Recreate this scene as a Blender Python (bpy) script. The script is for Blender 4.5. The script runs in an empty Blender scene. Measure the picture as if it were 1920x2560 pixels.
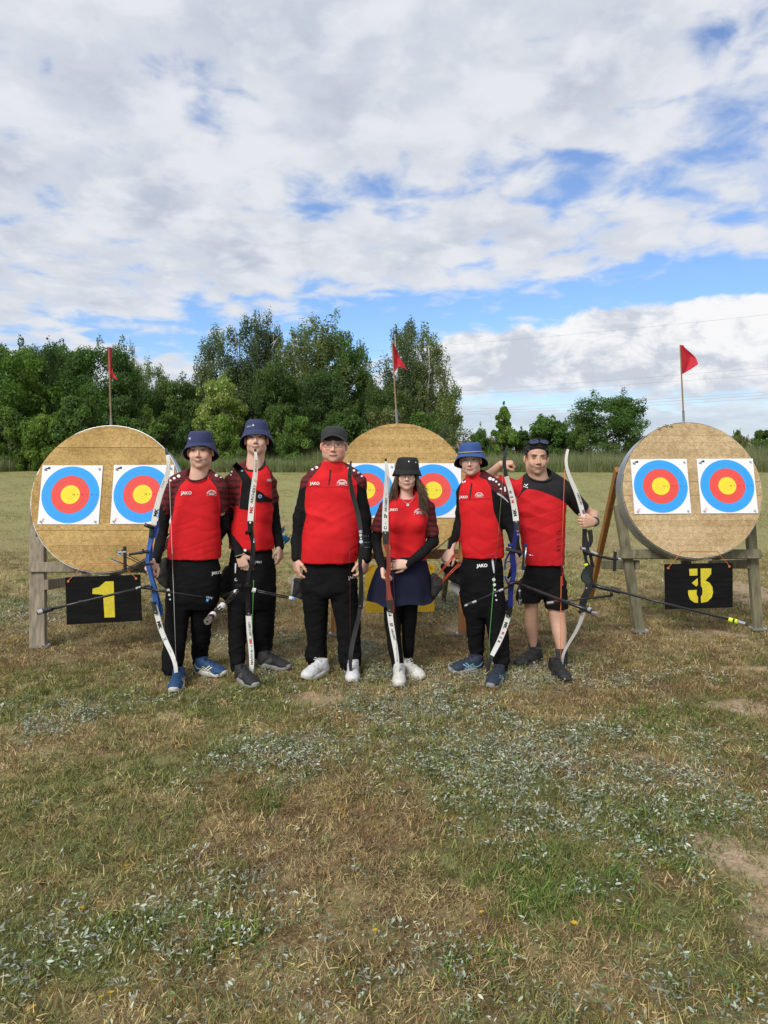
import bpy, bmesh, math, random
import numpy as np
from mathutils import Vector, Matrix
from mathutils.bvhtree import BVHTree

# ------------------------------------------------------------------ camera, sky, sun, exposure
SC = bpy.context.scene
COL = SC.collection
F_PX, CAM_H, HOR = 1778.0, 1.63, 1130.0          # focal length and horizon measured on a 1920 x 2560 frame
PITCH = math.atan((1280 - HOR) / F_PX)
cam_d = bpy.data.cameras.new('camera')
cam = bpy.data.objects.new('camera', cam_d); COL.objects.link(cam)
cam.location = (0, 0, CAM_H); cam.rotation_euler = (math.pi / 2 - PITCH, 0, 0)
cam_d.sensor_fit = 'VERTICAL'; cam_d.sensor_height = 36.0; cam_d.sensor_width = 27.0
cam_d.lens = F_PX / 2560 * 36.0
cam_d.clip_start = 0.05; cam_d.clip_end = 3000
SC.camera = cam
SC.view_settings.view_transform = 'Standard'
SC.view_settings.look = 'None'
SC.view_settings.exposure = 0.32
SC.view_settings.gamma = 1.0
SC.view_settings.use_curve_mapping = False
SUN_DIR = Vector((-0.46, -0.74, 0.76)).normalized()
sun_d = bpy.data.lights.new('sun', 'SUN'); sun_d.energy = 2.45; sun_d.angle = math.radians(24); sun_d.color = (1.0, 0.955, 0.88)
sun = bpy.data.objects.new('sun', sun_d); COL.objects.link(sun)
sun.rotation_euler = SUN_DIR.to_track_quat('Z', 'Y').to_euler()
sun.location = (0, 0, 30)


class NT:
    """small helper to write node graphs"""
    def __init__(s, tree): s.t = tree
    def new(s, typ, **kw):
        n = s.t.nodes.new(typ)
        for k, v in kw.items(): setattr(n, k, v)
        return n
    def link(s, a, b): s.t.links.new(a, b)
    def put(s, sock, v):
        if hasattr(v, 'is_output'): s.link(v, sock)
        else: sock.default_value = v
    def m(s, op, a, b=None, c=None, clamp=False):
        n = s.new('ShaderNodeMath', operation=op, use_clamp=clamp)
        s.put(n.inputs[0], a)
        if b is not None: s.put(n.inputs[1], b)
        if c is not None: s.put(n.inputs[2], c)
        return n.outputs[0]
    def ss(s, x, lo, hi, a=0.0, b=1.0):
        n = s.new('ShaderNodeMapRange', interpolation_type='SMOOTHSTEP')
        s.put(n.inputs[0], x); s.put(n.inputs[1], lo); s.put(n.inputs[2], hi); s.put(n.inputs[3], a); s.put(n.inputs[4], b)
        return n.outputs[0]
    def xyz(s, x, y, z):
        n = s.new('ShaderNodeCombineXYZ')
        s.put(n.inputs[0], x); s.put(n.inputs[1], y); s.put(n.inputs[2], z)
        return n.outputs[0]
    def noise(s, v, scale, detail=4, rough=0.55, dist=0.0, out=0):
        n = s.new('ShaderNodeTexNoise'); s.put(n.inputs['Vector'], v)
        n.inputs['Scale'].default_value = scale; n.inputs['Detail'].default_value = detail
        n.inputs['Roughness'].default_value = rough; n.inputs['Distortion'].default_value = dist
        return n.outputs[out]
    def mix(s, f, a, b, blend='MIX'):
        n = s.new('ShaderNodeMix', data_type='RGBA', blend_type=blend)
        s.put(n.inputs[0], f)
        for sock, v in ((n.inputs[6], a), (n.inputs[7], b)):
            s.put(sock, v if hasattr(v, 'is_output') or len(v) == 4 else (*v, 1))
        return n.outputs[2]


def make_world():
    w = bpy.data.worlds.new('World'); SC.world = w; w.use_nodes = True
    t = w.node_tree; t.nodes.clear(); n = NT(t)
    out = n.new('ShaderNodeOutputWorld'); bg = n.new('ShaderNodeBackground')
    n.link(bg.outputs[0], out.inputs[0])
    sky = n.new('ShaderNodeTexSky', sky_type='NISHITA')
    sky.sun_disc = False
    sky.sun_elevation = math.asin(SUN_DIR.z); sky.sun_rotation = math.atan2(SUN_DIR.x, SUN_DIR.y)
    sky.air_density = 1.0; sky.dust_density = 0.6; sky.ozone_density = 2.0
    K = 0.10
    bg.inputs[1].default_value = K
    g = n.new('ShaderNodeTexCoord').outputs['Generated']
    sp = n.new('ShaderNodeSeparateXYZ'); n.link(g, sp.inputs[0])
    x, y, z = sp.outputs
    zc = n.m('MAXIMUM', z, 0.0)
    den = n.m('ADD', zc, 0.16)
    px = n.m('DIVIDE', x, den); py = n.m('DIVIDE', y, den)
    P = n.xyz(px, n.m('MULTIPLY', py, 0.9), 0.37)
    big = n.noise(P, 0.75, 3, 0.5)
    cell = n.noise(P, 7.6, 5, 0.5, 0.3)
    pw = n.new('ShaderNodeVectorMath', operation='ADD'); n.link(P, pw.inputs[0]); pw.inputs[1].default_value = (7.3, 2.1, 4.0)
    clump = n.noise(P, 3.1, 9, 0.56, 0.2)
    fine = n.noise(pw.outputs[0], 6.5, 7, 0.6)
    puff = n.noise(pw.outputs[0], 3.4, 6, 0.5, 0.3)
    # where the blue shows: two loose openings and a band above the far bank of cloud
    def lobe(cx, cy, wx, wy):                      # tan(azimuth), tan(elevation) of the opening
        yy = n.m('MAXIMUM', y, 0.05)
        a = n.m('DIVIDE', x, yy); e = n.m('DIVIDE', z, yy)
        dx = n.m('DIVIDE', n.m('SUBTRACT', a, cx), wx); dy = n.m('DIVIDE', n.m('SUBTRACT', e, cy), wy)
        r2 = n.m('ADD', n.m('MULTIPLY', dx, dx), n.m('MULTIPLY', dy, dy))
        return n.m('POWER', 2.718, n.m('MULTIPLY', r2, -1.0))
    def T(pxx, pyy):                               # frame position -> (tan az, tan el)
        u = (pxx - 960) / F_PX; v = (1280 - pyy) / F_PX
        dy = v * math.sin(PITCH) + math.cos(PITCH); dz = v * math.cos(PITCH) - math.sin(PITCH)
        return u / dy, dz / dy
    openings = [((575, 270), 0.07, 0.045, .085), ((1850, 90), .16, .16, .12), ((1310, 60), .05, .12, .04),
                ((1880, 400), .14, .14, .11), ((1420, 450), .22, .045, .13), ((1750, 720), .22, .036, .24), ((1650, 640), .10, .03, .06),
                ((900, 490), .16, .035, .07), ((240, 840), .25, .03, .07), ((560, 850), .24, .05, .13), ((880, 845), .1, .05, .16), ((1240, 800), .16, .04, .2), ((1450, 1000), .5, .018, .15)]
    op = None
    for (c, wx, wy, amt) in openings:
        l = n.m('MULTIPLY', lobe(*T(*c), wx, wy), amt)
        op = l if op is None else n.m('ADD', op, l)
    dens = n.m('ADD', n.m('ADD', n.m('MULTIPLY', clump, 0.30), n.m('MULTIPLY', big, 0.22)), n.m('MULTIPLY', cell, 0.48))
    dens = n.m('ADD', dens, n.m('MULTIPLY', n.m('SUBTRACT', fine, 0.5), 0.10))
    dens = n.m('SUBTRACT', n.m('ADD', dens, 0.055), op)
    cover = n.m('MAXIMUM', n.ss(dens, 0.355, 0.535), n.m('MULTIPLY', n.ss(z, 0.20, 0.34), n.ss(cell, 0.32, 0.62, 0.08, 0.75)))
    shade = n.m('ADD', n.m('ADD', n.m('MULTIPLY', puff, 0.35), n.m('MULTIPLY', fine, 0.25)), n.m('MULTIPLY', cell, 0.4))
    bright = n.ss(shade, 0.38, 0.60)
    thick = n.ss(dens, 0.44, 0.60)
    c_lit = (0.63, 0.65, 0.69); c_grey = (0.40, 0.445, 0.535)
    cloud = n.mix(n.m('MULTIPLY', n.m('SUBTRACT', 1.0, bright), n.m('ADD', n.m('MULTIPLY', thick, 0.85), 0.20)), c_lit, c_grey)
    # far bank of cumulus low on the right
    yy = n.m('MAXIMUM', y, 0.05)
    az = n.m('DIVIDE', x, yy); el = n.m('DIVIDE', z, yy)
    q = n.xyz(n.m('MULTIPLY', az, 1.0), n.m('MULTIPLY', el, 1.7), 1.9)
    cn = n.noise(q, 9.0, 8, 0.56, 0.2)
    cb = n.noise(q, 3.2, 3, 0.5)
    top = n.m('ADD', 0.135, n.m('MULTIPLY', n.m('SQRT', n.m('MAXIMUM', n.m('SUBTRACT', az, 0.02), 0.0)), 0.125))
    lump = n.m('ADD', n.m('MULTIPLY', n.m('SUBTRACT', cn, 0.5), 0.10), n.m('MULTIPLY', n.m('SUBTRACT', cb, 0.5), 0.05))
    edge = n.m('SUBTRACT', n.m('ADD', top, lump), el)
    up = n.ss(edge, 0.0, 0.012)
    low = n.ss(n.m('ADD', el, n.m('MULTIPLY', n.m('SUBTRACT', cb, 0.5), 0.05)), 0.055, 0.10)
    right = n.ss(az, -0.02, 0.06)
    bank = n.m('MULTIPLY', n.m('MULTIPLY', up, low), right)
    bsh = n.ss(n.m('ADD', n.m('MULTIPLY', n.noise(q, 13.0, 8, 0.6, 0.3), 0.8), n.m('MULTIPLY', el, 0.9)), 0.43, 0.60)
    bankc = n.mix(bsh, (0.47, 0.51, 0.58), (0.76, 0.76, 0.77))
    skyc = n.mix(1.0, sky.outputs[0], (0.90, 1.08, 1.36), 'MULTIPLY')
    s10 = n.new('ShaderNodeVectorMath', operation='SCALE'); n.link(cloud, s10.inputs[0]); s10.inputs[3].default_value = 1 / K
    b10 = n.new('ShaderNodeVectorMath', operation='SCALE'); n.link(bankc, b10.inputs[0]); b10.inputs[3].default_value = 1 / K
    streak = n.ss(n.noise(n.xyz(n.m('MULTIPLY', az, 2.0), n.m('MULTIPLY', el, 22.0), 5.0), 1.6, 5, 0.5), 0.45, 0.62)
    veil = n.m('MULTIPLY', n.ss(el, 0.11, 0.02), n.m('ADD', 0.30, n.m('MULTIPLY', streak, 0.55)))
    c1 = n.mix(n.m('MULTIPLY', cover, n.ss(z, 0.0, 0.10, 0.55, 1.0)), skyc, s10.outputs[0])
    c2 = n.mix(bank, c1, b10.outputs[0])
    c3 = n.mix(veil, c2, (0.44 / K, 0.50 / K, 0.59 / K))
    n.link(c3, bg.inputs[0])
    w.cycles.sampling_method = 'MANUAL'; w.cycles.sample_map_resolution = 512
make_world()

# ------------------------------------------------------------------ helpers
RX = Vector((1, 0, 0)); FW = Vector((0, math.cos(PITCH), -math.sin(PITCH))); UP = Vector((0, math.sin(PITCH), math.cos(PITCH)))
CAMP = Vector((0, 0, CAM_H))
def ray(px, py):
    return RX * ((px - 960) / F_PX) + UP * ((1280 - py) / F_PX) + FW
def P(px, py, Y):
    d = ray(px, py); return CAMP + d * (Y / d.y)
def npP(px, py, Y): return np.array(P(px, py, Y))
def gz(x, y):
    t = np.clip((np.asarray(y, float) - 8.0) / 30.0, 0, 1)
    return 0.55 * t * t * (3 - 2 * t)
def ground(px, py):
    d = ray(px, py); z = 0.0
    for _ in range(30):
        t = (z - CAM_H) / d.z
        z = float(gz(d.x * t, d.y * t))
    p = CAMP + d * t
    return Vector((p.x, p.y, z))
def mpp(Y): return Y / F_PX / math.cos(PITCH)        # metres per photo pixel at depth Y

MATS = {}
def mat(name, col=None, rough=0.6, metal=0.0, var=0.12, scale=18, bump=0.0, bscale=300, attr=None, attr_type='GEOMETRY', spec=0.5, sheen=0.0, trans=0.0, alpha=None, bdist=0.002, aniso=None):
    if name in MATS: return MATS[name]
    m = bpy.data.materials.new(name); m.use_nodes = True
    t = m.node_tree; b = t.nodes['Principled BSDF']; n = NT(t)
    pos = n.new('ShaderNodeNewGeometry').outputs['Position']
    if aniso:
        vm = n.new('ShaderNodeVectorMath', operation='MULTIPLY'); n.link(pos, vm.inputs[0]); vm.inputs[1].default_value = aniso; pos = vm.outputs[0]
    if attr:
        a = n.new('ShaderNodeAttribute', attribute_name=attr, attribute_type=attr_type); c = a.outputs['Color']
    else:
        rgb = n.new('ShaderNodeRGB'); rgb.outputs[0].default_value = (*col, 1); c = rgb.outputs[0]
    if var > 0:
        f = n.noise(pos, scale, 5, 0.6)
        c = n.mix(1.0, c, n.mix(n.ss(f, 0.25, 0.75), (1 - var,) * 3, (1 + var,) * 3), 'MULTIPLY')
    n.link(c, b.inputs['Base Color'])
    b.inputs['Roughness'].default_value = rough; b.inputs['Metallic'].default_value = metal
    b.inputs['Specular IOR Level'].default_value = spec
    if sheen: b.inputs['Sheen Weight'].default_value = sheen
    if trans: b.inputs['Transmission Weight'].default_value = trans
    if alpha is not None: b.inputs['Alpha'].default_value = alpha
    if bump > 0:
        bn = n.new('ShaderNodeBump'); bn.inputs['Strength'].default_value = bump; bn.inputs['Distance'].default_value = bdist
        n.link(n.noise(pos, bscale, 3, 0.6), bn.inputs['Height']); n.link(bn.outputs[0], b.inputs['Normal'])
    MATS[name] = m
    return m

def tag(o, label=None, cat=None, group=None, kind=None):
    if label: o['label'] = label
    if cat: o['category'] = cat
    if group: o['group'] = group
    if kind: o['kind'] = kind
    return o
def thing(name, label, cat, loc=(0, 0, 0), group=None):
    o = bpy.data.objects.new(name, None); COL.objects.link(o); o.location = loc
    o.empty_display_size = 0.2
    return tag(o, label, cat, group)
WORLD_LOC = {}
def wloc(o):
    v = Vector((0, 0, 0))
    while o is not None: v = v + o.location; o = o.parent
    return v
def mesh_obj(name, V, Fc, material=None, parent=None, smooth=False, colors=None, mats=None, fmat=None, link=True):
    """V in WORLD coordinates; the object sits at its parent's origin"""
    V = np.asarray(V, dtype=np.float64)
    base = np.array(wloc(parent)) if parent is not None else np.zeros(3)
    me = bpy.data.meshes.new(name)
    if isinstance(Fc, np.ndarray) and Fc.ndim == 2:
        k = Fc.shape[1]; nf = len(Fc)
        me.vertices.add(len(V)); me.vertices.foreach_set('co', (V - base).astype(np.float32).ravel())
        me.loops.add(nf * k); me.loops.foreach_set('vertex_index', Fc.astype(np.int32).ravel())
        me.polygons.add(nf); me.polygons.foreach_set('loop_start', (np.arange(nf) * k).astype(np.int32)); me.polygons.foreach_set('loop_total', np.full(nf, k, np.int32))
        me.update(calc_edges=True)
    else:
        me.from_pydata((V - base).tolist(), [], [list(map(int, f)) for f in Fc]); me.update()
    for mm in (mats or ([material] if material else [])): me.materials.append(mm)
    if fmat is not None: me.polygons.foreach_set('material_index', np.asarray(fmat, np.int32))
    if smooth: me.polygons.foreach_set('use_smooth', np.ones(len(me.polygons), bool))
    if colors is not None:
        a = me.color_attributes.new('Col', 'FLOAT_COLOR', 'POINT')
        c = np.ones((len(V), 4), np.float32); c[:, :3] = colors
        a.data.foreach_set('color', c.ravel())
    o = bpy.data.objects.new(name, me)
    if link: COL.objects.link(o)
    if parent is not None: o.parent = parent
    return o

def frame_from(d, up=(0, 0, 1)):
    d = np.array(d, float); d /= np.linalg.norm(d); up = np.array(up, float)
    if abs(d @ up) > 0.98 * np.linalg.norm(up): up = np.array((0, 1, 0.0)) if abs(d[1]) < .9 else np.array((1, 0, 0.0))
    s = np.cross(d, up); s /= np.linalg.norm(s); u = np.cross(s, d)
    return d, s, u

class MB:
    def __init__(s): s.V = []; s.F = []; s.M = []; s.n = 0; s.cur = 0
    def add(s, V, Fc):
        V = [tuple(map(float, v)) for v in V]
        s.V += V; s.F += [tuple(int(i) + s.n for i in f) for f in Fc]; s.M += [s.cur] * len(Fc); s.n += len(V); return s
    def hexa(s, c8): return s.add(c8, [(0, 3, 2, 1), (4, 5, 6, 7), (0, 1, 5, 4), (1, 2, 6, 5), (2, 3, 7, 6), (3, 0, 4, 7)])
    def box(s, c, size, ax=None, bev=0.0):
        c = np.array(c, float); hx, hy, hz = np.array(size, float) / 2
        A = np.eye(3) if ax is None else np.array(ax, float)
        if bev <= 0:
            return s.hexa([c + A[0] * a * hx + A[1] * b * hy + A[2] * e * hz for e in (-1, 1) for a, b in ((-1, -1), (1, -1), (1, 1), (-1, 1))])
        bm = bmesh.new(); bmesh.ops.create_cube(bm, size=1)
        for v in bm.verts: v.co = Vector((v.co.x * 2 * hx, v.co.y * 2 * hy, v.co.z * 2 * hz))
        bmesh.ops.bevel(bm, geom=bm.edges[:], offset=bev, segments=1, affect='EDGES')
        bm.verts.index_update()
        V = [c + A[0] * v.co.x + A[1] * v.co.y + A[2] * v.co.z for v in bm.verts]; Fc = [[v.index for v in f.verts] for f in bm.faces]
        bm.free(); return s.add(V, Fc)
    def beam(s, a, b, w, t, up=(0, 0, 1), bev=0.004):
        a = np.array(a, float); b = np.array(b, float); d, sd, u = frame_from(b - a, up)
        return s.box((a + b) / 2, (np.linalg.norm(b - a), w, t), (d, sd, u), bev)
    def tube(s, pts, r, n=8, cap=True, flat=None):
        pts = [np.array(p, float) for p in pts]; m = len(pts)
        rr = [r] * m if np.isscalar(r) else list(r)
        V = []; prev = None
        for i, p in enumerate(pts):
            d = pts[min(i + 1, m - 1)] - pts[max(i - 1, 0)]
            d = d / (np.linalg.norm(d) + 1e-12)
            if prev is None: _, sd, u = frame_from(d)
            else:
                sd = prev - d * (prev @ d); sd /= np.linalg.norm(sd); u = np.cross(sd, d)
            prev = sd
            for k in range(n):
                a = 2 * math.pi * k / n
                V.append(p + (sd * math.cos(a) + u * math.sin(a)) * rr[i])
        Fc = [(i * n + k, i * n + (k + 1) % n, (i + 1) * n + (k + 1) % n, (i + 1) * n + k) for i in range(m - 1) for k in range(n)]
        if cap and n > 2: Fc += [tuple(range(n - 1, -1, -1)), tuple((m - 1) * n + k for k in range(n))]
        return s.add(V, Fc)
    def ribbon(s, pts, widths, th, side):
        """bar of rectangular section: side(i) gives the width direction"""
        pts = [np.array(p, float) for p in pts]; m = len(pts); V = []
        for i, p in enumerate(pts):
            d = pts[min(i + 1, m - 1)] - pts[max(i - 1, 0)]; d /= np.linalg.norm(d)
            sd = np.array(side(i) if callable(side) else side, float); sd = sd - d * (sd @ d); sd /= np.linalg.norm(sd)
            nn = np.cross(sd, d); w = widths[i] / 2; t = (th[i] if not np.isscalar(th) else th) / 2
            V += [p - sd * w - nn * t, p + sd * w - nn * t, p + sd * w + nn * t, p - sd * w + nn * t]
        Fc = [(i * 4 + k, i * 4 + (k + 1) % 4, (i + 1) * 4 + (k + 1) % 4, (i + 1) * 4 + k) for i in range(m - 1) for k in range(4)]
        Fc += [(3, 2, 1, 0), tuple((m - 1) * 4 + k for k in range(4))]
        return s.add(V, Fc)
    def prism(s, poly, off):
        """poly: 3D outline; extruded by vector off"""
        poly = [np.array(p, float) for p in poly]; off = np.array(off, float); n = len(poly)
        V = poly + [p + off for p in poly]
        return s.add(V, [tuple(range(n - 1, -1, -1)), tuple(range(n, 2 * n))] + [(k, (k + 1) % n, n + (k + 1) % n, n + k) for k in range(n)])
    def disc(s, c, nrm, r, n=16, th=0.0015):
        d, sd, u = frame_from(nrm); c = np.array(c, float)
        return s.prism([c + (sd * math.cos(2 * math.pi * k / n) + u * math.sin(2 * math.pi * k / n)) * r for k in range(n)], d * th)
    def sphere(s, c, r, n=10, m=7):
        c = np.array(c, float); r = np.ones(3) * r; V = [c + (0, 0, r[2])]
        for i in range(1, m):
            a = math.pi * i / m
            V += [c + r * (math.sin(a) * math.cos(2 * math.pi * k / n), math.sin(a) * math.sin(2 * math.pi * k / n), math.cos(a)) for k in range(n)]
        V.append(c - (0, 0, r[2])); L = len(V) - 1
        Fc = [(0, 1 + k, 1 + (k + 1) % n) for k in range(n)] + [(L, L - n + (k + 1) % n, L - n + k) for k in range(n)]
        Fc += [(1 + i * n + k, 1 + (i + 1) * n + k, 1 + (i + 1) * n + (k + 1) % n, 1 + i * n + (k + 1) % n) for i in range(m - 2) for k in range(n)]
        return s.add(V, Fc)
    def build(s, name, material=None, parent=None, smooth=False, mats=None):
        o = mesh_obj(name, s.V, s.F, material, parent, smooth, mats=mats, fmat=s.M if mats else None)
        if smooth and smooth != 'all':
            pass
        return o

def vnoise(p, scale, seed=0):
    """value noise, numpy, p (N,3) -> 0..1"""
    q = np.asarray(p, float) * scale; i = np.floor(q).astype(np.int64); f = q - i; f = f * f * (3 - 2 * f)
    def h(a, b, c):
        k = (a * 374761393 + b * 668265263 + c * 2147483647 + seed * 144665) & 0xFFFFFFFF
        k = ((k ^ (k >> 13)) * 1274126177) & 0xFFFFFFFF
        k = ((k ^ (k >> 16)) * 2246822519) & 0xFFFFFFFF
        return ((k ^ (k >> 15)) & 0xFFFFFF) / float(0xFFFFFF)
    x, y, z = i[:, 0], i[:, 1], i[:, 2]; r = 0
    for dx in (0, 1):
        for dy in (0, 1):
            for dz in (0, 1):
                w = (f[:, 0] if dx else 1 - f[:, 0]) * (f[:, 1] if dy else 1 - f[:, 1]) * (f[:, 2] if dz else 1 - f[:, 2])
                r = r + w * h(x + dx, y + dy, z + dz)
    return r
def fbm(p, scale, oct=4, seed=0):
    r = 0; a = 0.5; t = 0
    for k in range(oct):
        r = r + a * vnoise(p, scale * 2 ** k, seed + k * 17); t += a; a *= 0.5
    return r / t
# ------------------------------------------------------------------ ground
rng = np.random.default_rng(11)
def blob(px, py, rx_px, ry_px):
    c = ground(px, py); a = ground(px + rx_px, py); b = ground(px, py - ry_px); b2 = ground(px, py + ry_px)
    return (c.x, c.y, abs(a.x - c.x), abs(b.y - b2.y) / 2)
SAND = [blob(*a) for a in ((1880, 2150, 95, 95), (1960, 2230, 110, 150), (1800, 2120, 50, 40), (790, 1745, 62, 22), (425, 1790, 42, 16), (1605, 1882, 46, 12), (1890, 1768, 60, 16), (1120, 1567, 55, 18), (1850, 1470, 70, 26), (1790, 1580, 60, 12), (1880, 1668, 60, 10), (1290, 1582, 14, 6), (1880, 1500, 60, 14))]
SILV = [blob(*a) for a in ((1290, 1900, 300, 130), (1050, 1760, 230, 60), (1500, 2000, 220, 110), (700, 1890, 130, 60), (560, 2330, 330, 210), (140, 1810, 130, 60), (150, 2380, 260, 150), (1250, 1700, 300, 30), (180, 1510, 120, 60), (640, 1600, 100, 40), (1100, 2420, 250, 120), (1780, 2000, 130, 90), (1640, 2500, 200, 80), (1130, 1520, 70, 40), (750, 2480, 240, 90), (900, 1640, 60, 50))]
GREEN = [blob(*a) for a in ((250, 2300, 380, 230), (330, 1990, 300, 120), (1400, 2160, 170, 60), (1180, 1880, 220, 110), (1150, 2140, 120, 60), (1670, 1800, 60, 18), (1350, 2270, 60, 40), (120, 1750, 200, 60), (1700, 2050, 150, 70), (1760, 2350, 140, 130), (600, 1760, 200, 40), (1820, 1760, 130, 30), (1560, 1820, 90, 20))]
BROWN = [blob(*a) for a in ((800, 2060, 330, 150), (1700, 1700, 300, 80), (1600, 2300, 160, 160), (1880, 2420, 100, 170), (1350, 1620, 320, 60), (500, 1560, 160, 40), (1000, 2330, 250, 120), (1500, 1900, 300, 60), (1040, 1970, 60, 40), (250, 1620, 220, 30))]
def field(L, x, y):
    r = np.zeros_like(x)
    for cx, cy, rx, ry in L:
        d2 = ((x - cx) / rx) ** 2 + ((y - cy) / ry) ** 2
        r = np.maximum(r, np.exp(-d2 * 0.7))
    return r
def gmaps(x, y):
    p = np.stack([x, y, np.zeros_like(x)], 1)
    n1 = fbm(p, 1.3, 4, 3); n2 = fbm(p, 4.0, 4, 9); n3 = fbm(p, 0.33, 3, 21)
    far = np.clip((y - 8) / 6, 0, 1)
    sand = np.clip((field(SAND, x, y) - 0.42 + (n2 - 0.5) * 1.3 + (n1 - .5) * .5) * 3.2, 0, 1) * (1 - far * 0.4)
    silv = np.clip(field(SILV, x, y) * 1.1 + (n1 - 0.5) * 0.9 + (n2 - 0.5) * 0.8 - 0.22, 0, 1)
    n4 = fbm(p, 9.0, 3, 33)
    green = np.clip(0.27 + field(GREEN, x, y) * 0.75 + (n1 - 0.5) * 1.4 + (n2 - .5) * 1.3 + (n4 - .5) * 1.2 - field(BROWN, x, y) * 0.35, 0, 1)
    brown = np.clip(0.25 + field(BROWN, x, y) * 0.75 + (n2 - 0.5) * 1.5 + (.5 - n4) * 1.3 + (n3 - .5) * 0.8, 0, 1)
    return sand, silv, green, brown, far, n1, n2, n3
STRAW = np.array((0.36, 0.29, 0.150)); BRN = np.array((0.215, 0.150, 0.082)); GRN = np.array((0.155, 0.180, 0.060)); SND = np.array((0.35, 0.265, 0.170)); YEL = np.array((0.26, 0.19, 0.05))
FARG = np.array((0.255, 0.245, 0.100)); FARD = np.array((0.29, 0.24, 0.12))
def gcolor(x, y, base=True):
    sand, silv, green, brown, far, n1, n2, n3 = gmaps(x, y)
    c = STRAW[None] * np.ones((len(x), 1))
    def lerp(c, t, w): return c * (1 - w[:, None]) + t[None] * w[:, None]
    c = lerp(c, BRN, brown * 0.8); c = lerp(c, GRN, green * 0.75)
    mow = 0.5 + 0.5 * np.sin((x * 0.55 + y * 1.0) * 2.1 + n3 * 3)
    fc = FARG[None] * (0.85 + 0.3 * n1[:, None]); fc = fc * (1 - 0.35 * mow[:, None] * 0.5) + FARD[None] * 0.35 * mow[:, None] * 0.5
    dry = np.clip(n3 * 2.4 - 0.95, 0, 1) * np.clip(1 - (y - 12) / 12, 0, 1)
    fc = lerp(fc, FARD * 0.9, dry)
    c = c * (1 - far[:, None]) + fc * far[:, None]
    c = lerp(c, SND, sand * (1 - 0.4 * far))
    return c
def build_ground():
    def axis(fine_lo, fine_hi, st, lo, hi, grow):
        a = list(np.arange(fine_lo, fine_hi, st)); s = st
        while a[-1] < hi: s *= grow; a.append(a[-1] + s)
        s = st; b = []
        v = fine_lo
        while v > lo: s *= grow; v -= s; b.append(v)
        return np.array(b[::-1] + a)
    xs = axis(-4.5, 4.5, 0.06, -900, 900, 1.13); ys = axis(1.5, 10.0, 0.06, -40, 1500, 1.09)
    X, Y = np.meshgrid(xs, ys, indexing='xy'); x = X.ravel(); y = Y.ravel()
    p = np.stack([x, y, 0 * x], 1)
    near = np.clip(1 - (np.abs(y - 5) - 4) / 4, 0, 1) * np.clip(1 - (np.abs(x) - 4.5) / 3, 0, 1)
    z = gz(x, y) + (fbm(p, 3.0, 3, 5) - 0.5) * 0.030 * near - 0.012
    V = np.stack([x, y, z], 1); nx, ny = len(xs), len(ys)
    i = (np.arange(ny - 1)[:, None] * nx + np.arange(nx - 1)[None]).ravel()
    Fc = np.stack([i, i + 1, i + nx + 1, i + nx], 1)
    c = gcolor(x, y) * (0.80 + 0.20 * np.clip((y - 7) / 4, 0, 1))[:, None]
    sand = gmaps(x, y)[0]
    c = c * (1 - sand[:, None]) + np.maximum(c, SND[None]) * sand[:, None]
    m = bpy.data.materials.new('dry_lawn'); m.use_nodes = True
    t = m.node_tree; b = t.nodes['Principled BSDF']; n = NT(t)
    pos = n.new('ShaderNodeNewGeometry').outputs['Position']
    a = n.new('ShaderNodeAttribute', attribute_name='Col').outputs['Color']
    f1 = n.noise(pos, 55, 6, 0.7); f2 = n.noise(pos, 7, 5, 0.65)
    col = n.mix(1.0, a, n.mix(n.ss(f1, 0.25, 0.75), (0.6,) * 3, (1.38,) * 3), 'MULTIPLY')
    col = n.mix(1.0, col, n.mix(n.ss(f2, 0.3, 0.7), (0.88, 0.9, 0.85), (1.12, 1.08, 1.12)), 'MULTIPLY')
    n.link(col, b.inputs['Base Color']); b.inputs['Roughness'].default_value = 0.95; b.inputs['Specular IOR Level'].default_value = 0.15
    bn = n.new('ShaderNodeBump'); bn.inputs['Strength'].default_value = 0.5; bn.inputs['Distance'].default_value = 0.012
    n.link(f1, bn.inputs['Height']); n.link(bn.outputs[0], b.inputs['Normal'])
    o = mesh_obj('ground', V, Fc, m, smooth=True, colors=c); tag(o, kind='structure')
    return o
GROUND = build_ground()

# ---- scattered plants: clump meshes instanced on points (one object of kind stuff for each sort of plant)
def leaf_strip(b, base, az, L, w, lean, curve, seg=3, tip=0.15):
    d = np.array((math.cos(az), math.sin(az), 0)); s = np.array((-d[1], d[0], 0)); V = []
    p = np.array(base, float); a = lean
    for k in range(seg + 1):
        ww = w * (1 - (1 - tip) * (k / seg) ** 1.5) / 2
        V += [p - s * ww, p + s * ww]
        p = p + (d * math.sin(a) + np.array((0, 0, math.cos(a)))) * L / seg; a += curve / seg
    b.add(V, [(2 * k, 2 * k + 1, 2 * k + 3, 2 * k + 2) for k in range(seg)])
def clump(name, material, n, rad, L, w, seed, lean=(0.2, 1.2), curve=(0.2, 1.0), seg=3):
    r = random.Random(seed); b = MB()
    for _ in range(n):
        q = rad * math.sqrt(r.random()); t = r.random() * 6.283
        leaf_strip(b, (q * math.cos(t), q * math.sin(t), -0.004), r.random() * 6.283, r.uniform(*L), r.uniform(*w), r.uniform(*lean), r.uniform(*curve), seg)
    return mesh_obj(name, b.V, b.F, material, link=False)
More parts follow.
